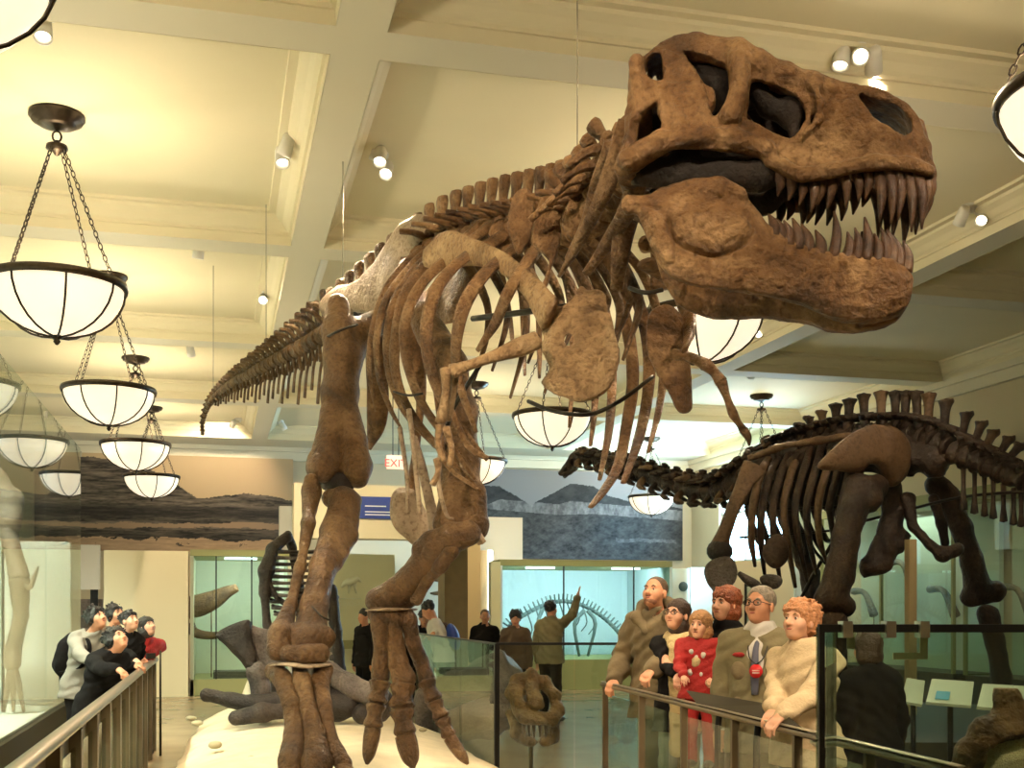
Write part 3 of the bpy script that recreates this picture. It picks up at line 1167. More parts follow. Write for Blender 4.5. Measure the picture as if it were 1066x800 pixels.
def vertebra(c, t, r, ln, sh, sl_, tw, material, parent, name='vertebra', up=UP, lean=0.0, chev=0.0, seedv=0.0, tilt=0.0):
    """c centre, t axis (towards the tail), r centrum radius, ln length, sh spine height, sl_ spine length, tw transverse half width"""
    u = unit(up - t * (up @ t))
    s = np.cross(t, u)
    m = M()
    m.loft([c - t * ln * 0.5, c - t * ln * 0.42, c, c + t * ln * 0.42, c + t * ln * 0.5], [r * 0.9, r * 1.05, r * 0.78, r * 1.05, r * 0.9], 12, 2, up=u, noise=0.05, nf=14, seed=seedv)
    b0 = c + u * r * 0.6
    m.loft([b0, b0 + u * r * 0.9], [(ln * 0.36, r * 0.6), (ln * 0.30, r * 0.4)], 8, 2, up=t, noise=0.06, seed=seedv)
    if sh > 0:
        b1 = c + u * r * 1.2
        top = c + u * (r + sh) + t * lean
        m.loft([b1, b1 + (top - b1) * 0.45, b1 + (top - b1) * 0.85, top], [(sl_ * 0.40, r * 0.20 + 0.008), (sl_ * 0.36, r * 0.14 + 0.008), (sl_ * 0.46, r * 0.24 + 0.012), (sl_ * 0.42, r * 0.20 + 0.01)], 9, 3, up=t, noise=0.10, nf=12, seed=seedv)
    if tw > 0:
        for sg in (1, -1):
            a = c + u * r * 1.25 + s * sg * r * 0.2
            m.loft([a, a + s * sg * tw * 0.55 + u * tw * (0.10 + tilt), a + s * sg * tw + u * tw * (0.12 + tilt) + t * ln * 0.2], [(ln * 0.28, 0.028), (ln * 0.18, 0.022), (ln * 0.22, 0.018)], 8, 3, up=t, noise=0.08, seed=seedv)
            z = c + u * r * 1.45 + s * sg * r * 0.35
            m.loft([z - t * ln * 0.62, z + t * ln * 0.62], [(r * 0.22, r * 0.3), (r * 0.28, r * 0.2)], 6, 2, up=u)
    o = part(name, m, material, parent)
    if chev > 0:
        q = M()
        a = c - u * r + t * ln * 0.5
        e = a - u * chev + t * chev * 0.25
        for sg in (1, -1):
            q.loft([a + s * sg * r * 0.35, a - u * chev * 0.3 + s * sg * 0.01], [0.016, 0.02], 6, 2)
        q.loft([a - u * chev * 0.28, (a + e) / 2, e], [(0.020, 0.014), (0.024, 0.012), (0.035, 0.012)], 7, 3, up=t)
        part('chevron', q, material, parent)
    return o


s = 0.10
i = 0
total = seg[-1]
sacr0 = seg[8 * 8 + 4]
tail0 = seg[11 * 8]
neck1 = seg[3 * 8]
while s < total - 0.03:
    c, t = spine_at(s)
    if s < neck1:                                     # neck
        f = s / neck1
        ln, r = 0.15, 0.105
        vertebra(c, t, r, ln, 0.16 + 0.05 * f, 0.10, 0.20, 'rex_bone' if i % 2 else 'rex_rib_bone', rex, up=unit(UP - 0.9 * RT), seedv=i, tilt=0.15)
        step = 0.155
    elif s < sacr0:                                   # back
        ln, r = 0.185, 0.105
        vertebra(c, t, r, ln, 0.27, 0.15, 0.20, 'rex_bone', rex, seedv=i)
        step = 0.195
    elif s < tail0:
        ln, r = 0.20, 0.11
        vertebra(c, t, r, ln, 0.26, 0.16, 0.0, 'rex_leg_bone', rex, seedv=i)
        step = 0.205
    else:
        f = (s - tail0) / (total - tail0)
        ln = 0.145 - 0.06 * f
        r = 0.060 * (1 - f) ** 0.7 + 0.022
        vertebra(c, t, r, ln, (0.27 + 0.05 * (i % 2)) * (1 - f) ** 1.1 + 0.02, 0.075 * (1 - f) + 0.03, 0.20 * (1 - f) ** 1.3 + 0.01, 'rex_leg_bone', rex, 'tail_vertebra', seedv=i, tilt=0.35, lean=0.05, chev=((0.40 + 0.07 * (i % 3)) * (1 - f) ** 1.2 if f < 0.8 else 0.0))
        step = ln * 1.32
    s += step
    i += 1

# long cervical ribs running down the near side of the neck
for k2, path in enumerate([[(655, 128, 5.1), (640, 170, 5.15), (622, 215, 5.3), (600, 258, 5.6), (582, 288, 5.8)],
                           [(668, 175, 5.05), (655, 215, 5.15), (635, 250, 5.4), (610, 285, 5.6)],
                           [(640, 150, 5.2), (624, 190, 5.4), (612, 230, 5.6), (592, 270, 5.8)],
                           [(652, 230, 5.3), (646, 262, 5.4), (642, 300, 5.6)]]):
    part('neck_rib', M().loft([P(*q) for q in path], [(0.055, 0.03), (0.045, 0.022), (0.035, 0.02), (0.022, 0.014), (0.010, 0.008)][:len(path)], 9, 4, noise=0.08, up=RT, seed=k2), 'rex_rib_bone', rex)
for k2, (poly, d) in enumerate([([(552, 252), (560, 212), (572, 196), (584, 206), (586, 240), (576, 272), (566, 300), (572, 268)], 6.2),
                                ([(588, 240), (590, 214), (606, 196), (620, 204), (614, 232), (600, 252)], 5.9),
                                ([(528, 236), (534, 204), (548, 196), (556, 212), (552, 250), (540, 268)], 6.5)]):
    O = P(poly[0][0], poly[0][1], d)
    pc = plane_coords(poly, O, FW, RT, UP)
    V, F = bone_plate(pc, O, RT, UP, FW, 0.07, 0.014, amp=0.012, nf=14, seed=k2)
    part('neck_process', (V, F), 'rex_rib_bone', rex)


# ---- ribs read off the photograph, crop scale 2.104, origin (340,160)
def rp(c, d):
    return P(340 + c[0] / 2.104, 160 + c[1] / 2.104, d)


RR = [([(280, 185), (200, 215), (155, 260), (118, 320), (96, 410), (94, 490), (108, 565)], 8.55, .026),
      ([(310, 175), (230, 205), (180, 250), (130, 320), (110, 405), (115, 490), (140, 560), (165, 605)], 8.35, .028),
      ([(345, 160), (265, 195), (200, 245), (150, 320), (132, 405), (138, 490), (172, 570), (238, 645)], 8.15, .031),
      ([(375, 140), (300, 185), (220, 240), (170, 310), (153, 395), (150, 475), (180, 560), (250, 650), (338, 742)], 7.9, .036),
      ([(420, 118), (350, 165), (270, 225), (205, 290), (172, 370), (176, 455), (205, 540), (255, 615), (325, 715)], 7.65, .038),
      ([(452, 118), (385, 180), (300, 230), (245, 290), (222, 360), (220, 430), (242, 515), (285, 590), (352, 672)], 7.35, .040),
      ([(478, 128), (420, 200), (350, 260), (305, 325), (284, 410), (290, 500), (328, 612)], 7.05, .042),
      ([(500, 140), (455, 215), (400, 300), (370, 370), (330, 432)], 6.8, .036)]
for k2, (cp, d0, r) in enumerate(RR):
    n = len(cp)
    pts = []
    for j, c in enumerate(cp):
        f = j / (n - 1)
        dd = d0 - 0.42 * math.sin(math.pi * min(1, f * 1.15)) - 0.10 * f
        pts.append(rp(c, dd))
    rad = [(r * q * 1.10, r * q * 0.50) for q in np.interp(np.linspace(0, 1, n), [0, .15, .5, .85, 1], [1.25, 1.0, 1.0, 0.8, 0.35])]
    part('rib', M().loft(pts, rad, 10, 6, up=RT, noise=0.07, nf=10, seed=k2), 'rex_rib_bone', rex)
    # rib head joined to the spine
LR = [([(575, 190), (610, 240), (640, 310), (665, 420), (670, 510), (656, 600), (640, 680), (610, 735), (578, 775)], 6.9, .036),
      ([(600, 180), (650, 250), (690, 350), (706, 440), (702, 540), (682, 630), (650, 722)], 6.6, .036),
      ([(540, 190), (590, 280), (620, 400), (625, 500), (618, 610), (598, 715)], 7.25, .030),
      ([(520, 200), (560, 290), (585, 400), (588, 540), (578, 640)], 7.6, .026),
      ([(500, 200), (530, 300), (540, 440), (532, 600)], 7.9, .024),
      ([(630, 190), (690, 260), (725, 350), (738, 460), (728, 560), (704, 655)], 6.3, .024),
      ([(400, 200), (425, 300), (432, 400), (434, 486)], 8.5, .022),
      ([(370, 210), (392, 300), (404, 380), (408, 425)], 8.8, .020),
      ([(440, 210), (462, 330), (466, 430), (466, 492)], 8.2, .022),
      ([(700, 240), (755, 280), (785, 330), (795, 390), (785, 430)], 5.9, .045)]
for k2, (cp, d0, r) in enumerate(LR):
    n = len(cp)
    pts = [rp(c, d0 + 0.35 * math.sin(math.pi * j / (n - 1)) - 0.15 * j / (n - 1)) for j, c in enumerate(cp)]
    rad = [(r * q * 1.1, r * q * 0.55) for q in np.interp(np.linspace(0, 1, n), [0, .15, .5, .85, 1], [1.2, 1.0, 1.0, 0.8, 0.45])]
    part('rib', M().loft(pts, rad, 9, 6, up=RT, noise=0.07, nf=10, seed=20 + k2), 'rex_bone' if k2 in (0, 1, 9) else 'rex_rib_bone', rex)
# upper rib shafts leaning off the back
for k2, (cp, d0, d1) in enumerate([([(360, 150), (300, 190), (255, 215)], 8.0, 7.8), ([(425, 105), (360, 140), (295, 192)], 7.8, 7.5), ([(432, 135), (410, 180), (365, 232)], 7.4, 7.1), ([(475, 145), (455, 215), (420, 265)], 7.2, 6.8)]):
    n = len(cp)
    pts = [rp(c, d0 + (d1 - d0) * j / (n - 1)) for j, c in enumerate(cp)]
    part('rib_head', M().loft(pts, [(0.055, 0.04), (0.05, 0.03), (0.03, 0.02)], 9, 5, up=RT, noise=0.08, nf=9, seed=50 + k2), 'rex_rib_bone', rex)
# far side ribs, from the back vertebrae round the far flank
far_side = unit(np.cross(UP, unit(SPW[8 * 9] - SPW[8 * 4])))
if far_side @ FW < 0:
    far_side = -far_side
for k2 in range(11):
    c, t = spine_at(neck1 + 0.15 + k2 * 0.235)
    w, dp = 0.46 + 0.10 * math.sin(k2 / 10 * math.pi), (0.70, 0.62, 0.85, 0.66, 0.95, 0.74, 1.0, 0.8, 1.05, 0.85, 0.9)[k2]
    pts = [c + UP * 0.03, c + far_side * w * 0.45 - UP * 0.04, c + far_side * w * 0.9 - UP * 0.30 + t * 0.05, c + far_side * w * 1.0 - UP * dp * 0.6 + t * 0.12, c + far_side * w * 0.8 - UP * dp + t * 0.15]
    part('rib', M().loft(pts, [(0.05, 0.03), (0.045, 0.024), (0.036, 0.02), (0.028, 0.018), (0.012, 0.009)], 8, 5, noise=0.07, nf=10, seed=k2), 'rex_leg_bone', rex)
# belly ribs
for k2, (cp, d0, r) in enumerate([([(235, 480), (250, 590), (262, 680), (330, 735)], 7.4, .022), ([(270, 560), (310, 640), (352, 668)], 7.2, .022), ([(180, 560), (190, 640), (205, 790)], 7.6, .018),
                                  ([(250, 640), (245, 720), (262, 790), (278, 800)], 7.4, .016), ([(160, 600), (175, 700), (178, 790)], 7.9, .016)]):
    part('belly_rib', M().loft([rp(c, d0) for c in cp], [r, r, r * 0.8, r * 0.5][:len(cp)], 8, 5, noise=0.08, seed=k2), 'rex_pale_bone' if k2 > 1 else 'rex_rib_bone', rex)

# ---- shoulder blade, coracoid, arm on the near side
n_sc = unit(-FW * 0.9 - RT * 0.42)
ux_sc = unit(np.cross(UP, n_sc))
if ux_sc @ RT < 0:
    ux_sc = -ux_sc
blade = [rp(c, d) for c, d in (((215, 228), 7.45), ((255, 215), 7.3), ((310, 215), 7.05), ((370, 232), 6.75), ((420, 265), 6.45), ((455, 305), 6.2), ((488, 352), 6.05))]
part('shoulder_blade', M().loft(blade, [(0.06, 0.02), (0.125, 0.026), (0.085, 0.028), (0.062, 0.030), (0.062, 0.034), (0.075, 0.038), (0.10, 0.03)], 14, 6, up=UP, noise=0.05, nf=8), 'rex_tan_bone', rex)
O = rp((545, 420), 6.05)
nn = unit(-FW * 0.92 - RT * 0.39)
ux = unit(np.cross(nn, UP))
ux = ux if ux @ RT > 0 else -ux
cor = [(458, 350), (490, 330), (515, 332), (535, 322), (548, 300), (556, 288), (568, 296), (590, 294), (608, 306), (615, 345), (620, 350), (628, 385), (633, 430), (630, 465), (622, 492), (600, 520), (560, 538),
       (520, 532), (478, 518), (460, 500), (468, 488), (484, 470), (478, 450), (460, 425), (462, 385)]
pc = plane_coords([(340 + a / 2.104, 160 + b / 2.104) for a, b in cor], O, nn, ux, UP)
hole = plane_coords([(340 + a / 2.104, 160 + b / 2.104) for a, b in ((524, 404), (538, 402), (540, 416), (528, 420))], O, nn, ux, UP)
V, F = bone_plate(pc, O, ux, UP, nn, 0.055, 0.010, holes=[hole], bend=lambda x, y: -0.9 * (x - 0.0) ** 2 - 0.25 * y ** 2, amp=0.009, nf=11)
part('coracoid', (V, F), 'rex_tan_bone', rex)


def longbone(path, rad, material, name='bone', parent=rex, seed=0.0, seg_=14, up=None, noise=0.06):
    return part(name, M().loft([np.asarray(P(*q)) if len(q) == 3 else q for q in path], rad, seg_, 6, up=RT if up is None else up, noise=noise, nf=7, seed=seed), material, parent)


longbone([(560, 354, 6.0), (540, 362, 5.98), (515, 371, 5.95), (490, 380, 5.92), (470, 387, 5.9)], [(0.050, 0.04), (0.055, 0.045), (0.034, 0.03), (0.027, 0.027), (0.040, 0.03)], 'rex_tan_bone', 'humerus')
longbone([(464, 384, 5.9), (464, 410, 5.95), (459, 440, 6.0)], [(0.03, 0.03), (0.022, 0.02), (0.03, 0.025)], 'rex_tan_bone', 'ulna')
longbone([(474, 386, 5.95), (472, 412, 6.0), (466, 438, 6.03)], [(0.022, 0.02), (0.015, 0.015), (0.02, 0.02)], 'rex_tan_bone', 'radius')
for k2, path in enumerate([[(458, 443, 6.0), (456, 462, 6.0), (462, 480, 5.98)], [(464, 445, 6.0), (470, 466, 6.0), (468, 485, 5.98)], [(455, 478, 6.0), (456, 492, 6.0), (450, 505, 6.0)]]):
    longbone(path, [0.022, 0.016, 0.018], 'rex_tan_bone', 'finger_bone', seed=k2, seg_=8)
# far side shoulder and dangling arm
O = P(700, 370, 6.1)
nn = unit(-FW * 0.95 + RT * 0.3)
ux = unit(np.cross(nn, UP))
ux = ux if ux @ RT > 0 else -ux
pc = plane_coords([(676, 328), (690, 318), (704, 322), (714, 336), (720, 345), (718, 372), (720, 398), (721, 425), (708, 428), (694, 408), (684, 386), (674, 362)], O, nn, ux, UP)
V, F = bone_plate(pc, O, ux, UP, nn, 0.06, 0.012, bend=lambda x, y: -1.2 * x ** 2, amp=0.008)
part('coracoid', (V, F), 'rex_bone', rex)
longbone([(688, 300, 6.3), (684, 250, 6.4), (665, 215, 6.7)], [(0.06, 0.03), (0.05, 0.03), (0.06, 0.03)], 'rex_bone', 'shoulder_blade')
arm = [(701, 369, 5.95), (718, 372, 5.9), (734, 379, 5.88), (751, 398, 5.85), (763, 431, 5.85), (774, 448, 5.86), (780, 464, 5.88)]
longbone(arm[:3], [(0.035, 0.03), (0.028, 0.024), (0.038, 0.03)], 'rex_bone', 'humerus', seed=2)
longbone([arm[2], (744, 388, 5.86), arm[3]], [(0.036, 0.03), (0.026, 0.024), (0.034, 0.03)], 'rex_bone', 'ulna', seed=3, seg_=9)
longbone([arm[3], (757, 415, 5.85), arm[4]], [(0.032, 0.026), (0.020, 0.02), (0.028, 0.024)], 'rex_bone', 'hand_bone', seed=4, seg_=9)
longbone([arm[4], (769, 441, 5.85), arm[5]], [(0.026, 0.022), (0.018, 0.018), (0.024, 0.02)], 'rex_bone', 'finger_bone', seed=5, seg_=8)
longbone([arm[5], (779, 456, 5.86), arm[6]], [(0.024, 0.020), (0.018, 0.016), (0.006, 0.006)], 'rex_bone', 'claw', seed=6, seg_=8)

# ---- hips
hf = unit(np.array(P(440, 240, 8.5)) - np.array(P(345, 330, 9.8)))
hf = unit(hf - UP * (hf @ UP))
hn = np.cross(hf, UP)
if hn @ FW > 0:
    hn = -hn
O = P(395, 290, 9.1)
il = [(334, 318), (342, 306), (352, 298), (372, 290), (390, 272), (402, 254), (412, 238), (424, 228), (438, 222), (447, 226), (446, 242), (430, 262), (420, 282), (410, 304), (404, 320), (392, 328), (368, 326), (344, 332)]
pc = plane_coords(il, O, hn, hf, UP)
V, F = bone_plate(pc, O, hf, UP, hn, 0.10, 0.016, amp=0.014, nf=6)
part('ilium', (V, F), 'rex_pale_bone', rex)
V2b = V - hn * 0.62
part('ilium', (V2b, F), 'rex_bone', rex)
part('sacrum', M().loft([P(450, 262, 8.6), P(405, 300, 9.2), P(355, 335, 9.9)], [(0.12, 0.11), (0.14, 0.12), (0.11, 0.10)], 14, 5, noise=0.08, nf=6), 'rex_dark_bone', rex)
# pubis shafts with the pale boot, ischium
longbone([(425, 340, 8.95), (438, 400, 8.9), (434, 460, 8.85), (428, 515, 8.8)], [(0.10, 0.08), (0.045, 0.04), (0.030, 0.026), (0.05, 0.04)], 'rex_bone', 'pubis', seed=3)
O = P(425, 535, 8.7)
pc = plane_coords([(405, 524), (410, 512), (420, 508), (432, 510), (440, 522), (446, 545), (442, 562), (432, 568), (420, 560), (408, 545)], O, FW, RT, UP)
V, F = bone_plate(pc, O, RT, UP, FW, 0.14, 0.013, amp=0.01)
part('pubic_boot', (V, F), 'rex_pale_bone', rex)
longbone([(388, 345, 9.4), (393, 400, 9.5), (392, 440, 9.6), (384, 468, 9.7)], [(0.08, 0.06), (0.09, 0.03), (0.085, 0.03), (0.02, 0.012)], 'rex_bone', 'ischium', seed=4)
longbone([(430, 455, 8.3), (440, 490, 8.25), (449, 530, 8.2), (458, 566, 8.15)], [(0.03, 0.02), (0.035, 0.02), (0.04, 0.022), (0.07, 0.05)], 'rex_pale_bone', 'pubis', seed=5)
longbone([(480, 480, 8.0), (484, 515, 7.95), (492, 545, 7.9), (502, 566, 7.9)], [(0.02, 0.016), (0.024, 0.018), (0.026, 0.02), (0.03, 0.02)], 'rex_pale_bone', 'fibula', seed=6)


# ---- legs
def femur(path_top, shaft, cond, material, seed):
    """path_top: crest points, shaft: [(px,py,d,r)], cond: two condyle chains"""
    allp = [P(*q[:3]) for q in path_top + shaft + [c for ch in cond for c in ch]]
    lo = np.min(allp, 0) - 0.25
    hi = np.max(allp, 0) + 0.25
    v = Vol(lo, hi, 0.016)
    v.chain([P(*q[:3]) for q in shaft], [q[3] for q in shaft], 0.05)
    v.chain([P(*q[:3]) for q in path_top], [q[3] for q in path_top], 0.05)
    for ch in cond:
        v.chain([P(*q[:3]) for q in ch], [q[3] for q in ch], 0.03)
    v.noise(0.010, 7, seed).noise(0.004, 22, seed)
    V, F = v.mesh()
    part('femur', (V, F), material, rex)


femur([(352, 318, 8.8, .085), (352, 345, 8.75, .12), (356, 375, 8.7, .125)],
      [(392, 335, 9.1, .11), (372, 348, 8.9, .12), (357, 378, 8.75, .14), (354, 410, 8.65, .13), (352, 435, 8.6, .13)],
      [[(348, 430, 8.55, .10), (341, 462, 8.5, .10), (338, 482, 8.45, .115), (334, 488, 8.4, .10)], [(360, 430, 8.6, .10), (368, 462, 8.55, .105), (371, 485, 8.5, .115), (371, 494, 8.45, .10)]], 'rex_leg_bone', 1)
femur([(460, 360, 8.4, .08), (472, 380, 8.35, .10)],
      [(440, 330, 8.6, .11), (466, 380, 8.4, .13), (476, 430, 8.25, .135), (478, 480, 8.15, .14), (480, 515, 8.05, .14)],
      [[(472, 515, 8.0, .10), (466, 545, 7.95, .11)], [(490, 515, 8.05, .11), (492, 545, 8.0, .12)]], 'rex_leg_bone', 2)


def volbone(name, chains, material, seed=0, h=0.014, k=0.04, amp=0.008, parent=rex):
    allp = np.array([P(*q[:3]) for ch in chains for q in ch])
    mr = max(q[3] for ch in chains for q in ch) + 0.05
    v = Vol(allp.min(0) - mr, allp.max(0) + mr, h)
    for ch in chains:
        v.chain([P(*q[:3]) for q in ch], [q[3] for q in ch], k)
    v.noise(amp, 8, seed).noise(amp * 0.4, 26, seed)
    V, F = v.mesh()
    return part(name, (V, F), material, parent)


# knee A
volbone('knee_cap', [[(342, 502, 8.5, .07), (358, 503, 8.45, .075)]], 'rex_dark_bone', 1)
# tibia and fibula A
volbone('tibia', [[(345, 520, 8.35, .075), (358, 522, 8.3, .095), (368, 522, 8.35, .06)], [(358, 522, 8.3, .10), (350, 555, 8.1, .105), (337, 590, 7.85, .085), (328, 630, 7.6, .085), (324, 660, 7.45, .11)],
                  [(368, 530, 8.3, .05), (364, 560, 8.1, .05), (350, 585, 7.9, .05)], [(305, 662, 7.4, .08), (324, 668, 7.35, .10), (338, 664, 7.4, .08)]], 'rex_leg_bone', 2)
volbone('fibula', [[(324, 500, 8.3, .055), (324, 512, 8.28, .06), (321, 545, 8.05, .045), (313, 590, 7.8, .036), (303, 630, 7.55, .036), (292, 662, 7.35, .075), (290, 676, 7.3, .07)]], 'rex_leg_bone', 3)
volbone('ankle_bone', [[(290, 680, 7.3, .052), (302, 681, 7.22, .056), (318, 682, 7.2, .06), (334, 681, 7.25, .056)]], 'rex_leg_bone', 4, k=0.02)
for k2, ch in enumerate([[(286, 699, 7.3, .06), (294, 706, 7.2, .062), (303, 735, 7.0, .058), (306, 765, 6.88, .066), (303, 792, 6.78, .078), (302, 803, 6.74, .07)],
                         [(312, 696, 7.25, .055), (314, 710, 7.15, .062), (320, 738, 7.0, .056), (328, 765, 6.88, .066), (330, 795, 6.75, .085), (330, 808, 6.7, .075)],
                         [(336, 699, 7.3, .062), (334, 710, 7.2, .05), (338, 735, 7.05, .045), (340, 760, 6.95, .05), (350, 785, 6.85, .062), (358, 795, 6.8, .055)]]):
    volbone('foot_bone', [ch], 'rex_leg_bone', 5 + k2, h=0.012, k=0.02)
part('cartilage', M().loft([P(284, 694, 7.32), P(300, 692, 7.2), P(318, 694, 7.15), P(340, 692, 7.28)], [(0.012, 0.05), (0.014, 0.06), (0.014, 0.06), (0.012, 0.05)], 10, 4, up=UP), 'rex_pale_bone', rex)
# toes of the near foot, out of frame below
for k2, tp in enumerate([(275, 6.45), (322, 6.2), (378, 6.4)]):
    st = P([301, 330, 358][k2], [806, 812, 800][k2], [6.72, 6.68, 6.78][k2])
    en = P(tp[0], 0, tp[1])
    en[2] = 0.53
    st2 = st.copy()
    st2[2] -= 0.03
    mid = (st2 * 0.5 + en * 0.5)
    mid[2] = 0.60
    part('toe_bone', M().loft([st2, (st2 + mid) / 2, mid], [0.07, 0.055, 0.065], 10, 4, noise=0.06), 'rex_leg_bone', rex)
    part('claw', M().loft([mid, (mid + en) / 2 + UP * 0.02, en], [0.055, 0.04, 0.012], 10, 4), 'rex_leg_bone', rex)

# shin of the far leg
volbone('tibia', [[(438, 572, 7.95, .07), (452, 566, 7.9, .09), (472, 560, 7.85, .10), (488, 556, 7.85, .09)], [(462, 572, 7.9, .10), (444, 588, 8.0, .11), (425, 606, 8.1, .10), (412, 618, 8.15, .10), (402, 625, 8.2, .11)],
                  [(392, 626, 8.2, .08), (410, 628, 8.2, .09), (425, 624, 8.2, .07)]], 'rex_leg_bone', 12)
volbone('fibula', [[(470, 575, 7.8, .05), (458, 590, 7.85, .04), (444, 606, 7.95, .035), (434, 624, 8.05, .045)]], 'rex_leg_bone', 13)
volbone('ankle_bone', [[(390, 640, 8.15, .055), (404, 643, 8.1, .06), (424, 642, 8.15, .05)]], 'rex_leg_bone', 14, k=0.02)
part('cartilage', M().loft([P(386, 636, 8.2), P(404, 635, 8.05), P(430, 635, 8.2)], [(0.010, 0.05), (0.012, 0.06), (0.010, 0.05)], 10, 4, up=UP), 'rex_pale_bone', rex)
for k2, ch in enumerate([[(396, 645, 8.12, .075), (398, 670, 8.15, .064), (397, 690, 8.18, .062), (396, 704, 8.2, .068)],
                         [(411, 645, 8.08, .06), (412, 668, 8.1, .058), (414, 690, 8.1, .07), (420, 706, 8.12, .08)],
                         [(425, 645, 8.12, .065), (430, 668, 8.15, .056), (438, 690, 8.2, .058), (444, 706, 8.2, .066)]]):
    volbone('foot_bone', [ch], 'rex_leg_bone', 20 + k2, h=0.012, k=0.02)
for tno, tp in enumerate([[(396, 708, 8.18), (392, 732, 8.15), (388, 758, 8.13), (382, 796, 8.1)],
                          [(420, 712, 8.1), (418, 738, 8.05), (422, 766, 8.0), (430, 800, 7.95)],
                          [(443, 708, 8.18), (452, 730, 8.15), (460, 748, 8.12), (468, 768, 8.1), (487, 796, 8.05)]]):
    for j in range(len(tp) - 1):
        a, b = P(*tp[j]), P(*tp[j + 1])
        r = [0.074, 0.088, 0.064][tno] * (1 - 0.08 * j)
        last = j == len(tp) - 2
        if last:
            part('claw', M().loft([a, a + (b - a) * 0.35, a + (b - a) * 0.75, b], [r * 0.95, r * 0.95, r * 0.75, r * 0.22], 10, 4, noise=0.05, up=RT), 'rex_leg_bone', rex)
        else:
            g = (b - a) * 0.03
            part('toe_bone', M().loft([a + g, a + (b - a) * 0.15, a + (b - a) * 0.5, a + (b - a) * 0.85, b - g], [r * 0.9, r * 1.08, r * 0.80, r * 1.05, r * 0.88], 11, 4, noise=0.06, up=RT, seed=j), 'rex_leg_bone', rex)

# ---- steel armature and hanging wires
for path, r in [([(372, 338, 8.6), (352, 345, 8.5), (338, 352, 8.7)], .010), ([(550, 418, 6.6), (575, 428, 6.4), (612, 432, 6.2), (645, 418, 6.3), (680, 392, 6.4)], .012), ([(492, 332, 7.6), (540, 326, 7.2), (600, 318, 6.8)], .02),
                ([(655, 300, 6.0), (672, 305, 5.9), (690, 302, 5.9)], .012), ([(410, 408, 7.6), (425, 412, 7.4), (440, 410, 7.3)], .008), ([(325, 632, 7.45), (335, 642, 7.3), (343, 646, 7.35)], .006),
                ([(462, 470, 8.0), (470, 430, 7.9), (500, 380, 7.6)], .016)]:
    part('armature_rod', M().loft([P(*q) for q in path], [r] * len(path), 7, 5), 'armature_steel', rex)
for px, py, d in [(601, 205, 6.3), (222, 412, 13.9), (277, 372, 11.8), (357, 330, 9.9)]:
    a = P(px, py, d)
    b = a.copy()
    b[2] = HC if px != 357 else HB
    part('hanging_wire', M().loft([a, b], [0.004, 0.004], 5, 1), 'wire', rex)
# ------------------------------------------------------------------ the long necked skeleton at right
SB = P(930, 0, 13.6)
SB[2] = 0.36
sau = empty('sauropod_skeleton', SB, 'very dark mounted long necked dinosaur skeleton stretching along the right side of the hall', 'dinosaur skeleton')
# neck
NK = [(604, 477, 18.6), (640, 484, 18.0), (675, 496, 17.4), (710, 508, 16.8), (745, 512, 16.2), (772, 500, 15.6), (795, 486, 15.2), (820, 474, 14.9)]
NW = catmull([P(*q) for q in NK], 6)
sg2 = np.concatenate([[0], np.cumsum(np.linalg.norm(np.diff(NW, axis=0), axis=1))])
s = 0.05
i = 0
while s < sg2[-1] - 0.1:
    c = np.array([np.interp(s, sg2, NW[:, k]) for k in range(3)])
    c2 = np.array([np.interp(s + 0.05, sg2, NW[:, k]) for k in range(3)])
    f = s / sg2[-1]
    t = unit(c2 - c)
    r = 0.085 + 0.09 * f
    ln = 0.24 + 0.10 * f
    v = vertebra(c, t, r, ln, 0.10 + 0.10 * f, 0.12 + 0.05 * f, 0.16 + 0.16 * f, 'sauropod_bone', sau, 'neck_vertebra', seedv=i + 0.5, tilt=-0.35)
    u = unit(UP - t * (UP @ t))
    sd = np.cross(t, u)
    m = M()
    for g in (1, -1):
        a = c + sd * g * (0.12 + 0.10 * f) - u * (r * 1.3)
        m.loft([c + sd * g * r * 0.6 - u * r * 0.4, a, a + t * 0.16 - u * 0.02], [0.045, 0.04 + 0.02 * f, 0.02], 7, 3, noise=0.2)
        m.loft([c + u * r + sd * g * 0.05, c + u * (r + 0.08 + 0.05 * f) + sd * g * 0.09], [0.05, 0.03], 7, 2, noise=0.2)
        m.loft([c + u * r * 0.8 + sd * g * r - t * ln * 0.4, c + u * r * 1.3 + sd * g * r + t * ln * 0.5], [0.035, 0.05], 7, 2, noise=0.2)
    part('neck_rib', m, 'sauropod_tan_bone' if i % 3 == 0 else 'sauropod_bone', sau)
    s += ln * 1.02
    i += 1
# skull
v = Vol(P(592, 486, 18.9) - 0.5, P(592, 486, 18.9) + 0.5, 0.014)
v.chain([P(604, 474, 18.7), P(598, 478, 18.8), P(590, 488, 18.85), P(584, 493, 18.85)], [.085, .10, .075, .05], 0.03)
v.chain([P(602, 484, 18.7), P(594, 492, 18.8), P(588, 496, 18.8)], [.05, .035, .03], 0.02)
v.ell(P(599, 480, 18.6), (0.05, 0.2, 0.05), k=0.02, neg=True)
v.ell(P(592, 488, 18.6), (0.03, 0.3, 0.035), k=0.01, neg=True)
v.noise(0.012, 12)
part('skull', v.mesh(), 'sauropod_bone', sau)
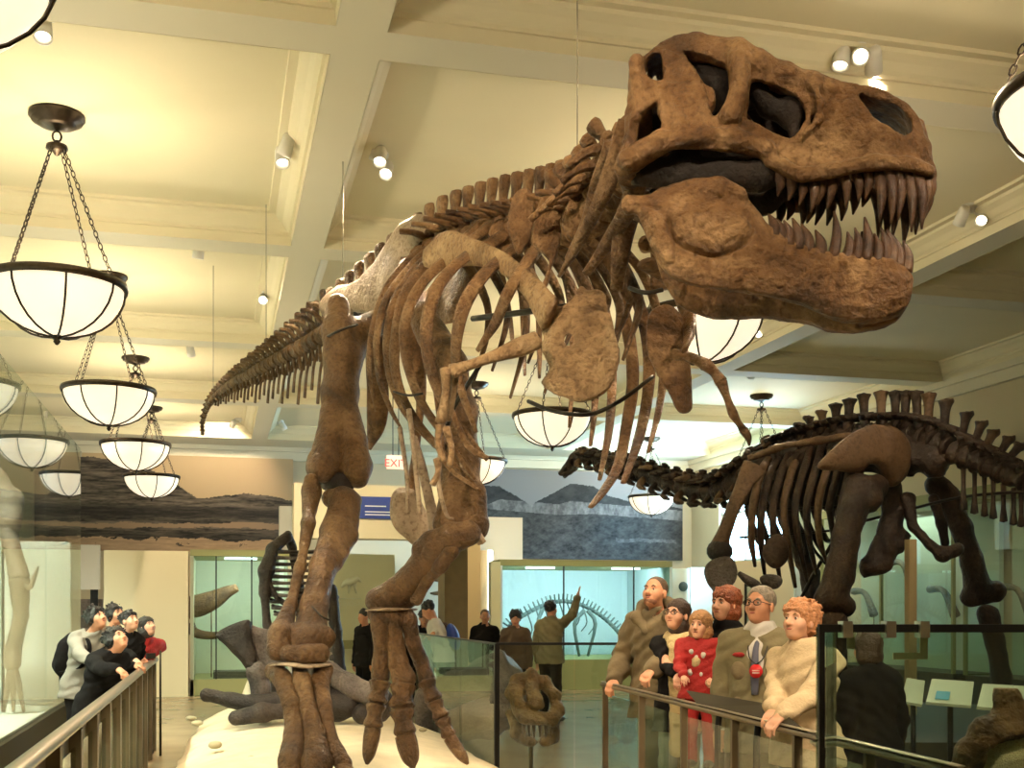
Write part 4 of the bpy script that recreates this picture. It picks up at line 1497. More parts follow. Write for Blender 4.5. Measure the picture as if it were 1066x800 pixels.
# back, hip and tail: centra, then each tall spine
CT2 = [(812, 476, 14.9), (830, 470, 14.8), (850, 464, 14.6), (875, 458, 14.4), (900, 455, 14.2), (925, 455, 14.05), (945, 456, 13.9), (966, 460, 13.7), (985, 467, 13.5), (1003, 475, 13.3), (1020, 482, 13.1), (1034, 488, 12.95),
       (1050, 495, 12.8), (1066, 502, 12.6), (1085, 512, 12.4), (1110, 524, 12.1), (1140, 540, 11.8)]
TOPS = [(806, 462), (816, 452), (824, 444), (832, 438), (842, 431), (855, 425), (870, 418), (884, 413), (899, 408), (917, 405), (932, 405), (943, 405), (954, 405), (967, 407), (985, 414), (1006, 427), (1022, 437), (1034, 446), (1050, 453), (1062, 460), (1080, 472), (1100, 488)]
CW = catmull([P(*q) for q in CT2], 6)
pj = np.array([proj(c) for c in CW])
for i, (tx, ty) in enumerate(TOPS):
    bx = tx - (0 if tx < 960 else (tx - 960) * 0.16) + (3 if tx < 860 else 0)
    k2 = int(np.argmin(np.abs(pj[:, 0] - bx)))
    c = CW[k2]
    t = unit(CW[min(k2 + 1, len(CW) - 1)] - CW[max(k2 - 1, 0)])
    r = 0.17 if tx < 960 else 0.17 - (tx - 960) * 0.0005
    vertebra(c, t, r, 0.20, 0, 0, 0.22 if tx < 980 else 0.16, 'sauropod_bone', sau, 'vertebra' if tx < 975 else 'tail_vertebra', seedv=i)
    top = P(tx, ty + 4, proj(c)[2])
    a = c + UP * r * 0.8
    m = M()
    w = 0.085 if 860 < tx < 1000 else 0.065
    m.loft([a, a + (top - a) * 0.4, a + (top - a) * 0.8, top, top + UP * 0.012], [(w * 0.8, 0.06), (w * 0.62, 0.05), (w * 0.75, 0.06), (w * 1.12, 0.09), (w * 0.9, 0.07)], 10, 4, up=t, noise=0.07, nf=9, seed=i)
    part('neural_spine', m, 'sauropod_tan_bone' if i % 4 == 1 else 'sauropod_bone', sau)
for i in range(10):
    x = 1004 + i * 10
    k2 = int(np.argmin(np.abs(pj[:, 0] - x)))
    c = CW[k2]
    part('chevron', M().loft([c - UP * 0.12, c - UP * 0.36, c - UP * (0.62 - 0.02 * i)], [0.03, 0.025, 0.045], 7, 4, noise=0.1), 'sauropod_bone', sau)
# side flanges seen below the spines
part('transverse_processes', M().loft([P(780, 478, 14.6), P(815, 465, 14.4), (P(860, 458, 14.1)), P(900, 452, 13.9)], [(0.05, 0.06), (0.04, 0.05), (0.05, 0.05), (0.04, 0.05)], 9, 6, noise=0.35, nf=18), 'sauropod_tan_bone', sau)
# ribs on both flanks
for i, x in enumerate([790, 800, 811, 822, 834, 846, 858, 870, 882, 893]):
    k2 = int(np.argmin(np.abs(pj[:, 0] - (x + 12))))
    c = CW[k2]
    d0 = proj(c)[2]
    bot = [(786, 590), (796, 598), (812, 605), (828, 612), (840, 606), (850, 598), (860, 585), (870, 575), (876, 555), (880, 540)][i]
    for sd in (0, 1):
        sh = -0.55 if sd == 0 else 0.55
        o = 0 if sd == 0 else 6
        pts = [P(x + 10, proj(c)[1] + 2, d0 + sh * 0.3), P(x + 2 - o, 492, d0 + sh * 0.9), P(x - 6 - o, 525, d0 + sh * 1.1), P((x + bot[0]) / 2 - 6 + o, 560 if bot[1] > 575 else 535, d0 + sh), P(bot[0] + o, bot[1] - 22 * sd, d0 + sh * 0.6)]
        part('rib', M().loft(pts, [(0.05, 0.045), (0.05, 0.04), (0.048, 0.036), (0.042, 0.034), (0.022, 0.02)], 8, 6, up=RT, noise=0.08, nf=8, seed=i), 'sauropod_tan_bone' if (i % 3 == 0 and sd == 0) else 'sauropod_bone', sau)
# shoulder blade and upper arm, plates hanging below
part('shoulder_blade', M().loft([P(786, 486, 14.2), P(776, 502, 14.1), P(764, 528, 14.0), (P(755, 552, 14.0)), P(748, 572, 14.0)], [(0.16, 0.06), (0.11, 0.05), (0.085, 0.05), (0.08, 0.06), (0.12, 0.09)], 12, 6, up=RT, noise=0.08, nf=6), 'sauropod_tan_bone', sau)
part('shoulder_joint', M().ball(P(748, 574, 14.0), (0.16, 0.14, 0.14), 14, noise=0.12, nf=7), 'black_bone', sau)
for poly, d, mt, nm in [([(733, 592), (740, 582), (752, 578), (764, 582), (767, 594), (764, 606), (758, 614), (757, 626), (745, 626), (743, 616), (736, 608)], 13.9, 'grey_bone', 'upper_arm_plate'),
                        ([(796, 566), (804, 556), (814, 556), (820, 570), (819, 584), (810, 592), (799, 589), (794, 580)], 14.2, 'sauropod_bone', 'coracoid_plate'),
                        ([(791, 601), (799, 597), (809, 599), (814, 605), (809, 612), (799, 612), (793, 608)], 14.0, 'grey_bone', 'sternal_plate')]:
    O = P(poly[0][0], poly[0][1], d)
    nn = unit(-FW - 0.2 * RT)
    ux = unit(np.cross(nn, UP))
    ux = ux if ux @ RT > 0 else -ux
    V, F = bone_plate(plane_coords(poly, O, nn, ux, UP), O, ux, UP, nn, 0.14, 0.018, amp=0.02, nf=6)
    part(nm, (V, F), mt, sau)
part('sternal_rib', M().loft([P(769, 597, 14.0), P(778, 604, 14.0), P(788, 611, 14.0)], [0.03, 0.055, 0.06], 9, 5, noise=0.15), 'grey_bone', sau)
# front leg hidden between the visitors
volbone('front_leg', [[(790, 480, 14.9, .14), (830, 560, 15.0, .12), (843, 600, 15.0, .13), (846, 640, 15.0, .12), (850, 700, 15.0, .13), (852, 738, 15.0, .16)]], 'sauropod_bone', 3, 0.025, 0.05, 0.015, sau)
volbone('front_leg', [[(750, 580, 14.0, .10), (752, 640, 14.0, .12), (755, 700, 14.0, .11), (756, 742, 14.0, .15)]], 'sauropod_bone', 4, 0.025, 0.05, 0.015, sau)
# ilium
il = [(570 + a / 2.149, 380 + b / 2.149) for a, b in [(612, 228), (638, 188), (680, 152), (730, 132), (782, 138), (812, 165), (822, 205), (816, 245), (796, 268), (772, 266), (756, 240), (742, 224), (722, 222), (704, 240), (655, 236)]]
O = P(900, 470, 13.4)
nn = unit(-FW + 0.25 * RT)
ux = unit(np.cross(nn, UP))
ux = ux if ux @ RT > 0 else -ux
pc = plane_coords(il, O, nn, ux, UP)
V, F = bone_plate(pc, O, ux, UP, nn, 0.14, 0.02, bend=lambda x, y: -0.20 * x * x - 0.5 * (y - 0.1) ** 2, amp=0.012, nf=5)
part('ilium', (V, F), 'sauropod_tan_bone', sau)
part('ilium', (V - nn * 1.15, F), 'sauropod_bone', sau)
volbone('sacrum', [[(880, 470, 14.2, .22), (930, 470, 14.0, .26), (970, 480, 13.6, .2)]], 'sauropod_bone', 1, 0.03, 0.05, 0.03, sau)
# hind legs
volbone('femur', [[(912, 508, 13.6, .15), (895, 512, 13.4, .19), (888, 530, 13.3, .17), (880, 565, 13.25, .155), (873, 600, 13.2, .17), (866, 622, 13.2, .19)], [(895, 512, 13.4, .2), (904, 520, 13.35, .16)], [(858, 628, 13.2, .12), (880, 632, 13.2, .13)]], 'sauropod_bone', 2, 0.024, 0.05, 0.015, sau)
volbone('shin_bone', [[(868, 650, 13.2, .17), (870, 680, 13.2, .12), (874, 725, 13.2, .13), (874, 742, 13.1, .18)]], 'sauropod_bone', 3, 0.025, 0.05, 0.012, sau)
volbone('femur', [[(975, 505, 14.3, .14), (988, 520, 14.3, .15), (1000, 550, 14.25, .13), (1012, 585, 14.2, .13), (1018, 610, 14.2, .17)], [(1010, 622, 14.2, .12), (1036, 616, 14.2, .13)]], 'sauropod_bone', 5, 0.024, 0.05, 0.012, sau)
volbone('shin_bone', [[(1028, 640, 14.1, .13), (1036, 668, 14.1, .11), (1042, 705, 14.0, .12), (1044, 732, 13.9, .17)]], 'sauropod_bone', 6, 0.025, 0.05, 0.012, sau)
volbone('ischium', [[(925, 490, 14.0, .12), (932, 530, 14.0, .13), (920, 570, 13.9, .15), (905, 592, 13.8, .13)], [(940, 560, 13.9, .1), (915, 590, 13.8, .12)]], 'sauropod_bone', 7, 0.028, 0.05, 0.03, sau)
volbone('pubis', [[(945, 520, 13.9, .09), (950, 548, 13.8, .06), (968, 568, 13.7, .06), (980, 578, 13.6, .08), (998, 572, 13.6, .06)]], 'sauropod_bone', 8, 0.022, 0.04, 0.012, sau)
volbone('pubis', [[(972, 520, 14.1, .07), (980, 545, 14.1, .06), (984, 566, 14.1, .05)]], 'sauropod_bone', 9, 0.022, 0.04, 0.012, sau)
for pts, r in [([(880, 548, 14.3), (930, 535, 14.0), (1000, 518, 13.4), (1066, 512, 12.5)], .018), ([(775, 528, 14.6), (820, 530, 14.4), (880, 528, 14.2)], .02), ([(770, 560, 14.6), (830, 556, 14.5), (872, 552, 14.3)], .015),
               ([(826, 640, 14.6), (846, 600, 14.5), (870, 560, 14.4)], .025), ([(862, 590, 14.4), (846, 570, 14.4), (840, 545, 14.4)], .02)]:
    part('armature_rod', M().loft([P(*q) for q in pts], [r] * len(pts), 6, 4), 'armature_steel', sau)
pl = P(948, 0, 13.6)
part('support_post', M().box((pl[0] - 0.05, pl[1] - 0.05, 0.3), (pl[0] + 0.05, pl[1] + 0.05, P(948, 562, 13.6)[2])), 'tan_panel_paint', sau, False)
# plinth under it
g0, g1, g2, g3 = P(735, 0, 12.2), P(1200, 0, 10.2), P(1200, 0, 14.8), P(735, 0, 17.0)
pb = M()
pp = [(g[0], g[1]) for g in (g0, g1, g2, g3)]
pb.prism([(min(x, XR - 1.6), y) for x, y in pp], (0, 0, 0.18), (1, 0, 0), (0, 1, 0), (0, 0, 1), 0.36)
tag(part('plinth', pb, 'dark_base', None, False), 'dark low plinth under the long necked skeleton', 'plinth')
# ------------------------------------------------------------------ sandy base of the tyrannosaur
bp = [P(150, 0, 7.0), P(185, 0, 10.0), P(205, 0, 13.0), P(235, 0, 15.0), P(300, 0, 15.6), P(380, 0, 15.0), P(430, 0, 13.4), P(505, 0, 10.1), P(545, 0, 8.6), P(600, 0, 7.4), P(620, 0, 6.0), P(560, 0, 4.9), P(330, 0, 4.4), P(130, 0, 5.0)]
poly = smooth_poly([(q[0], q[1]) for q in bp], 3)
lo, hi = poly.min(0) - 0.2, poly.max(0) + 0.2
v = Vol((lo[0], lo[1], -0.1), (hi[0], hi[1], 0.75), 0.055)
sl, G = v.sub(v.lo, v.lo + v.h * v.n)
s2 = poly_sdf(poly, G[:, :, 0, 0], G[:, :, 0, 1])
fl = G.reshape(-1, 3).copy()
nz = n3(fl, 1.6).reshape(G.shape[:3]) * 0.035 + n3(fl, 5.0, 3).reshape(G.shape[:3]) * 0.010
zt = 0.49 - 0.22 * np.exp(np.clip(s2, -3, 0)[:, :, None] / 0.35)
v.F[:] = np.maximum(s2[:, :, None], (G[..., 2] - zt + nz) * 0.8)
v.F[:] = np.maximum(v.F, 0.0 - G[..., 2] + 0.002)
V, F = v.mesh()
tag(part('sandy_display_base', (V, F), 'sand_base', None), 'pale sandy uneven base under the tyrannosaur feet', 'display base')
for px, py, r in [(199, 748, .05), (206, 753, .06), (224, 776, .07), (440, 760, .05), (262, 790, .04)]:
    c = onZ(px, py, 0.47)
    o = tag(part('small_stone', M().ball(c, (r, r * 0.8, r * 0.5), 10, noise=0.2, nf=20), 'stone_chip', None), 'small greenish stone lying on the sandy base %s' % {199: 'just above a second stone, nearest the walkway', 206: 'touching a smaller stone', 224: 'lowest near the left walkway', 440: 'right beside the far foot toes', 262: 'close to the near foot'}[px], 'stone', 'small stones on the sandy base')


def text_part(name, body, size, material, parent, pos, align='LEFT'):
    cu = bpy.data.curves.new(name, 'FONT')
    cu.body = body
    cu.size = size
    cu.extrude = 0.003
    cu.align_x = align
    cu.align_y = 'CENTER' if align == 'CENTER' else 'TOP_BASELINE'
    to = bpy.data.objects.new(name, cu)
    COL.objects.link(to)
    dg = bpy.context.evaluated_depsgraph_get()
    me = bpy.data.meshes.new_from_object(to.evaluated_get(dg))
    bpy.data.objects.remove(to)
    me.materials.clear()
    me.materials.append(MATS[material])
    o = bpy.data.objects.new(name, me)
    COL.objects.link(o)
    o.parent = parent
    o.rotation_euler = (math.radians(90), 0, 0)
    o.location = Vector(pos) - Vector(ORG[parent.name])
    return o


# ------------------------------------------------------------------ murals
def mural(name, px0, py0, px1, py1, Y, fn, label):
    a = onY(px0, (py0), Y)
    b = onY(px1, (py1), Y)
    z1 = onY(px0, py0, Y)[2]
    z0 = onY(px1, py1, Y)[2]
    nx, nz_ = 300, 150
    xs = np.linspace(a[0], b[0], nx)
    zs = np.linspace(z0, z1, nz_)
    X, Z = np.meshgrid(xs, zs, indexing='ij')
    V = np.stack([X, np.full_like(X, Y - 0.04), Z], -1).reshape(-1, 3)
    F = [(i * nz_ + j, (i + 1) * nz_ + j, (i + 1) * nz_ + j + 1, i * nz_ + j + 1) for i in range(nx - 1) for j in range(nz_ - 1)]
    nV = len(V)
    e = [(xs[0], Y, z0), (xs[-1], Y, z0), (xs[-1], Y, z1), (xs[0], Y, z1)]
    c = [0, (nx - 1) * nz_, (nx - 1) * nz_ + nz_ - 1, nz_ - 1]
    V = np.vstack([V, e])
    for i in range(4):
        k2 = (i + 1) % 4
        F.append((c[i], nV + i, nV + k2, c[k2]))
    o = part(name, (V, F), 'mural_print', None, False, org=(0, Y, 0))
    u, w = (X - xs[0]) / (xs[-1] - xs[0]), (Z - z0) / (z1 - z0)
    C = fn(u.ravel(), w.ravel())
    C = np.vstack([C, np.repeat([[0.1, 0.1, 0.1]], 4, 0)])
    at = o.data.color_attributes.new('Col', 'FLOAT_COLOR', 'POINT')
    at.data.foreach_set('color', np.hstack([np.clip(C, 0, 1), np.ones((len(C), 1))]).astype(np.float32).ravel())
    return tag(o, label, 'mural')


def fb(u, w, fx, fy, sd=0.0):
    q = np.stack([u * fx, w * fy, np.zeros_like(u)], -1)
    k0 = int(sd * 7) + 1
    return (vnoise(u * fx, w * fy, k0) - .5) * 1.0 + (vnoise(u * fx * 2.3, w * fy * 2.3, k0 + 1) - .5) * 0.7 + (vnoise(u * fx * 5.1, w * fy * 5.1, k0 + 2) - .5) * 0.5 + (vnoise(u * fx * 9.7, w * fy * 9.7, k0 + 3) - .5) * 0.35


def hazebutte(u, w):
    rs = np.random.RandomState(3)
    line = np.interp(u, [0, .04, .1, .25, .36, .42, .52, .58, .62, .80, .90, .98, 1], [.80, .90, .97, .95, .93, .86, .74, .62, .56, .62, .60, .56, .55]) + 0.012 * fb(u, w * 0, 40, 1)
    sky = np.stack([0.50 + 0 * u, 0.37 + 0 * u, 0.22 + 0 * u], -1) * (0.92 + 0.16 * w)[:, None]
    n = fb(u, w, 12, 60, 2)
    st = 0.5 + 0.5 * np.sin(w * 95 + 4 * fb(u, w, 4, 6))
    g = 0.09 + 0.03 * st + 0.17 * n
    band = np.interp(w, [0, .06, .13, .20, .28, .38, .44, .50, .8, 1], [1, 1, .3, .55, .9, .22, .25, .8, .85, .75])
    dark = np.clip(g * band, 0.012, 1)
    rock = np.stack([dark * 1.0, dark * 0.80, dark * 0.60], -1)
    sand = np.stack([0.46 + 0 * u, 0.31 + 0 * u, 0.19 + 0 * u], -1)
    low = (w < 0.13 + 0.04 * fb(u, w, 8, 3, 5)) & (u > 0.12)
    mid = (np.abs(w - 0.25 - 0.04 * u) < 0.025 + 0.03 * fb(u, w, 9, 20, 8))
    C = np.where((w > line)[:, None], sky, rock)
    C = np.where(low[:, None], sand * (0.85 + 0.3 * n[:, None]), C)
    C = np.where((mid & ~low)[:, None], sand * 0.62, C)
    low2 = low & (fb(u, w, 26, 14, 11) > 0.55) & (w > .06)
    return np.where(low2[:, None], rock * 0.5, C)


def greyland(u, w):
    line = np.interp(u, [0, .06, .1, .2, .27, .33, .37, .45, .5, .6, .66, .74, .85, 1], [.74, .80, .82, .80, .70, .60, .66, .78, .86, .84, .74, .68, .66, .60]) + 0.010 * fb(u, w * 0, 45, 1)
    n = fb(u, w, 26, 16, 4)
    n2 = fb(u, w, 70, 40, 9)
    sky = 0.26 + 0.05 * w
    hill = 0.035 + 0.03 * n
    cliff = 0.19 + 0.15 * fb(u, w, 60, 9, 6) + 0.08 * n
    veg = 0.055 + 0.045 * n + 0.04 * n2
    top = np.interp(u, [0, .15, .2, .45, .5, 1], [.50, .60, .66, .62, .66, .58])
    bot = np.interp(u, [0, .12, .2, .45, .6, 1], [.50, .56, .54, .50, .52, .46])
    g = np.where(w > line, sky, np.where(w > top, hill, np.where(w > bot, np.clip(cliff, .10, 1), veg)))
    g = np.where((np.abs(w - 0.22 - 0.02 * fb(u, w, 20, 1)) < 0.02) & (u > .70) & (u < .97), 0.14 + 0.1 * n2, g)
    g = g * 0.72
    return np.stack([g * 1.06, g * 0.98, g * 0.96], -1)


mural('landscape_mural', 36, 470, 305, 576, 27.9, hazebutte, 'tan photographic mural of a layered desert butte on the back wall at left')
mural('landscape_mural', 470, 487, 710, 584, 27.9, greyland, 'grey photographic mural of badland hills on the back wall behind the long neck')


# ------------------------------------------------------------------ walls and showcases at the back
def panel(px0, py0, px1, py1, Y, thick=0.12, toZ=None):
    """box facing the viewer between two photo columns, standing at depth Y"""
    a, b = onY(px0, py0, Y), onY(px1, py0, Y)
    z1 = a[2]
    z0 = toZ if toZ is not None else onY(px0, py1, Y)[2]
    return (a[0], Y, z0), (b[0], Y + thick, z1)


def boxp(*a, **k):
    lo, hi = panel(*a, **k)
    return M().box(lo, hi)


def thing(name, g, m, label, cat, group=None, smooth=False):
    return tag(part(name, g, m, None, smooth), label, cat, group)


thing('partition_wall', boxp(108, 573, 196, 0, 22.0, 0.6, 0), 'cream_paint', 'tall cream partition wall behind the young visitors', 'partition wall')
thing('partition_wall', boxp(306, 560, 322, 0, 22.2, 0.5, 0), 'cream_paint', 'narrow cream pier beside the near shin bone', 'partition wall')
thing('partition_wall', boxp(291, 527, 316, 562, 23.5, 0.3, 0), 'white_wall_paint', 'small white wall piece right of the tan mural', 'partition wall')
ws_ = thing('white_screen', boxp(60, 567, 104, 614, 24.0, 0.08, None), 'white_wall_paint', 'white screen below the tan mural left of the cream partition', 'screen')
part('stand', boxp(94, 613, 102, 0, 24.01, 0.06, 0), 'black_metal', ws_, False)
thing('wall_shelf', boxp(60, 624, 106, 700, 24.2, 0.3, 0), 'grey_bone', 'grey counter under the white screen behind the glass wall', 'counter')
thing('lintel_wall', boxp(306, 503, 486, 560, 22.4, 0.5, None), 'cream_paint', 'cream lintel carrying the blue sign between the two murals', 'lintel')
sg = thing('blue_sign', boxp(374, 517, 432, 540, 22.36, 0.04, None), 'sign_blue', 'blue sign board with white lines of text on the cream lintel', 'sign')
for yy, x0, x1 in ((527, 380, 402), (533, 380, 420), (536, 380, 425)):
    part('text_line', boxp(x0, yy - 0.6, x1, yy + 0.6, 22.35, 0.012, None), 'sign_text', sg, False)
# exit sign
ex = empty('exit_sign', onY(412, 488, 20.0), 'small lit red EXIT sign hanging above the cream lintel', 'sign')
part('housing', boxp(403, 474, 421, 488, 20.0, 0.08, None), 'exit_face', ex, False)
lo, hi = panel(404, 478, 420, 487, 19.98, 0.02)
text_part('exit_letters', 'EXIT', 0.19, 'exit_red', ex, ((lo[0] + hi[0]) / 2, 19.985, (lo[2] + hi[2]) / 2), 'CENTER')
part('hanger', M().loft([onY(409, 474, 20.04), onY(409, 474, 20.04) * [1, 1, 0] + UP * HC], [0.008, 0.008], 6, 1).loft([onY(415, 474, 20.04), onY(415, 474, 20.04) * [1, 1, 0] + UP * HC], [0.008, 0.008], 6, 1), 'black_metal', ex)
# far alcove
thing('alcove_wall', boxp(360, 556, 500, 0, 26.6, 0.1, 0), 'case_white', 'pale lit wall deep in the opening under the lintel', 'wall panel')
gp = thing('title_panel', boxp(348, 577, 411, 664, 19.5, 0.10, 0), 'olive_panel_light', 'olive green title panel with faint pale dinosaur emblem, behind the two legs', 'sign panel')
part('lower_band', boxp(348, 667, 414, 676, 19.4, 0.06, None), 'olive_panel_paint', gp, False)
em = M()
pts = [onY(a, b, 19.48) for a, b in [(355, 612), (360, 607), (366, 606), (372, 603), (376, 606)]]
em.loft(pts, [0.02, 0.05, 0.07, 0.04, 0.02], 6, 4)
em.loft([onY(364, 609, 19.48), onY(363, 618, 19.48)], [0.03, 0.015], 6, 2).loft([onY(369, 608, 19.48), onY(371, 618, 19.48)], [0.03, 0.015], 6, 2)
em.box(*panel(352, 623, 377, 624, 19.48, 0.01))
part('emblem', em, 'panel_text', gp)
text_part('panel_letters', 'DINOSAURS', 0.11, 'panel_text', gp, onY(351, 631, 19.48))
# columns
thing('column', boxp(463, 545, 487, 0, 19.0, 0.6, 0), 'brown_column_paint', 'square brown column right of the far leg', 'column')
thing('column', boxp(487, 505, 500, 0, 21.0, 0.6, 0), 'tan_panel_paint', 'narrow beige pier right of the brown column', 'column')
thing('wall_panel', boxp(484, 538, 544, 586, 23.6, 0.2, None), 'white_wall_paint', 'white wall panel hanging below the grey mural', 'wall panel')
thing('wall_panel', boxp(488, 573, 508, 0, 22.8, 0.15, 0), 'tan_panel_paint', 'tan panel below the white wall panel', 'wall panel')
thing('light_tube', boxp(508, 573, 513, 648, 22.7, 0.06, None), 'tube_white', 'vertical white light tube beside the tan panel', 'light')
# birds of bone mounted on the alcove wall
for i, (px, py) in enumerate([(446, 597), (457, 604), (442, 612), (455, 618), (450, 586), (400, 580)]):
    c = onY(px, py, 26.4)
    m = M().loft([c - RT * 0.16, c, c + RT * 0.14 + UP * 0.04], [0.02, 0.05, 0.015], 6, 3).loft([c, c - UP * 0.10 + RT * 0.07], [0.02, 0.01], 5, 2)
    m.loft([c, c + FW * 0.19], [0.008, 0.008], 4, 1)
    thing('small_wall_fossil', m, 'case_bone', ['small wall fossil high left of the brown column', 'small wall fossil nearest the brown column', 'small wall fossil left of the two lower ones', 'lowest small wall fossil above the bent reader',
                                                 'topmost small wall fossil beside the far shin', 'small fossil above the title panel'][i], 'fossil', 'small fossils mounted on the alcove wall', True)


def showcase(name, label, px0, px1, pyt, Y, depth, wallm, seams, glass='glass_green', base_z=0.75, fl=60, lcol=(0.92, 1.0, 0.88), basem='olive_panel_paint'):
    a, b = onY(px0, pyt, Y), onY(px1, pyt, Y)
    x0, x1, zt = a[0], b[0], a[2]
    o = empty(name, ((x0 + x1) / 2, Y, 0), label, 'display case')
    part('case_back', M().box((x0, Y + depth - 0.08, 0), (x1, Y + depth, zt)).box((x0, Y, 0), (x0 + 0.06, Y + depth, zt)).box((x1 - 0.06, Y, 0), (x1, Y + depth, zt)), wallm, o, False)
    part('case_top', M().box((x0, Y, zt), (x1, Y + depth, zt + 0.12)), 'olive_panel_paint', o, False)
    part('case_base', M().box((x0, Y, 0), (x1, Y + depth, base_z)), basem, o, False)
    part('glass_front', M().box((x0 + 0.06, Y + 0.01, base_z), (x1 - 0.06, Y + 0.022, zt)), glass, o, False)
    m = M()
    for s_ in seams:
        q = onY(s_, pyt, Y)[0]
        m.box((q - 0.012, Y, base_z), (q + 0.012, Y + 0.03, zt))
    if seams:
        part('glass_joint', m, 'black_metal', o, False)
    nl = max(1, int((x1 - x0) / 1.6))
    for i in range(nl):
        xx = x0 + (x1 - x0) * (i + 0.5) / nl
        part('case_lamp', M().box((xx - 0.3, Y + 0.25, zt - 0.05), (xx + 0.3, Y + 0.31, zt - 0.01)), 'tube_white', o, False)
        l = light('AREA', (xx, Y + 0.35, zt - 0.08), fl, lcol, aim=(xx, Y + depth - 0.1, zt * 0.45), size=0.5, name='case_light')
        l.location = Vector(l.location) - Vector(o.location)
        l.parent = o
    return o


showcase('glass_showcase', 'green lit glass showcase behind the fan shaped bone, left of the near leg', 198, 303, 579, 22.2, 2.2, 'pale_green_paint', [225, 262], fl=45, base_z=0.30)
showcase('glass_showcase', 'long blue lit glass showcase holding an arched skeleton below the grey mural', 520, 700, 589, 22.0, 2.6, 'teal_wall', [587, 660], base_z=0.6, fl=70, lcol=(0.72, 0.93, 1.0))
thing('showcase_frame', boxp(511, 585, 521, 0, 21.9, 0.2, 0), 'olive_panel_light', 'olive upright frame at the left end of the blue lit showcase', 'frame')
cc = onY(707, 592, 22.4)
col = empty('glass_column', (cc[0], cc[1], 0), 'pale green rounded column with a dark oval emblem at the right end of the blue showcase', 'column')
part('shaft', M().lathe([(0.0, 2.45), (0.22, 2.45), (0.22, 0), (0, 0)], (cc[0], cc[1], 0), seg=24), 'case_white', col)
part('emblem', M().lathe([(0, 0), (0.10, 0), (0.10, 0.02), (0, 0.02)], onY(711, 611, 22.17), (0.1, -1, 0), seg=20), 'teal_bone', col)
# fossils inside the left showcase
m = M().loft([onY(192, 634, 22.9), onY(215, 628, 22.9), onY(236, 617, 22.9), onY(247, 612, 22.9)], [(0.22, 0.1), (0.20, 0.09), (0.12, 0.07), (0.08, 0.05)], 12, 5, noise=0.06)
m.loft([onY(220, 625, 22.9), onY(220, 700, 22.9) * [1, 1, 0] + UP * 0.3], [0.012, 0.012], 5, 1)
thing('jaw_fossil', m, 'rex_leg_bone', 'long tapering brown fossil jaw raised inside the green showcase', 'fossil', None, True)
m = M().loft([onY(197, 650, 22.8), onY(203, 659, 22.8), onY(222, 662, 22.8), onY(252, 658, 22.8)], [(0.10, 0.05), (0.09, 0.05), (0.07, 0.04), (0.04, 0.03)], 10, 5, noise=0.06)
m.loft([onY(225, 662, 22.8), onY(225, 700, 22.8) * [1, 1, 0] + UP * 0.3], [0.012, 0.012], 5, 1)
thing('curved_fossil', m, 'rex_leg_bone', 'curved brown rib fossil below the tapering jaw in the green showcase', 'fossil', None, True)
thing('case_plinth', boxp(222, 700, 272, 716, 22.4, 0.8, None), 'dark_base', 'dark block on the showcase floor below the fossils', 'plinth')
# arched skeleton inside the blue case
ab = onY(590, 668, 23.2)
arch = empty('arched_skeleton', (ab[0], ab[1], 0.6), 'small skeleton with a high arched back inside the blue lit showcase', 'dinosaur skeleton')
AP = [(528, 662), (532, 650), (545, 641), (562, 632), (578, 627), (594, 627), (610, 632), (624, 640), (638, 652), (648, 664)]
aw = catmull([onY(a, b, 23.2) for a, b in AP], 4)
m = M()
for i in range(len(aw) - 1):
    t = unit(aw[i + 1] - aw[i])
    m.loft([aw[i], aw[i] + (aw[i + 1] - aw[i]) * 0.8], [0.05, 0.045], 7, 1)
    m.loft([aw[i], aw[i] + np.cross(t, (0, 1, 0)) * -0.16 * (1 if np.cross(t, (0, 1, 0))[2] < 0 else -1)], [0.022, 0.018], 5, 1)
part('spine', m, 'teal_bone', arch)
m = M()
for i in range(9, 26, 2):
    m.loft([aw[i], aw[i] - UP * 0.35 + RT * 0.1, aw[i] - UP * 0.55 - RT * 0.02], [0.018, 0.016, 0.010], 5, 3)
part('ribs', m, 'teal_bone', arch)
for a, b, c in (((565, 634), (560, 652), (566, 668)), ((608, 636), (598, 650), (603, 668)), ((612, 636), (620, 650), (612, 668))):
    part('leg', M().loft([onY(*a, 23.2), onY(*b, 23.1), onY(*c, 23.2) * [1, 1, 0] + UP * 0.62], [0.05, 0.04, 0.03], 7, 3), 'teal_bone', arch)
# partitions by the window
thing('partition_wall', boxp(719, 591, 752, 0, 25.0, 0.2, 0), 'white_wall_paint', 'white partition between the glass column and the big window', 'partition wall')
pw = thing('partition_wall', boxp(757, 584, 830, 0, 21.0, 0.3, 0), 'cream_paint', 'cream partition with a framed notice behind the red haired woman', 'partition wall')
part('notice_frame', boxp(776, 608, 801, 655, 20.95, 0.05, None), 'black_metal', pw, False)
part('notice', boxp(778, 611, 799, 653, 20.93, 0.03, None), 'panel_pale', pw, False)
thing('blue_banner', boxp(829, 590, 842, 0, 20.6, 0.1, 0), 'teal_wall', 'narrow light blue upright panel right of the cream partition', 'banner')
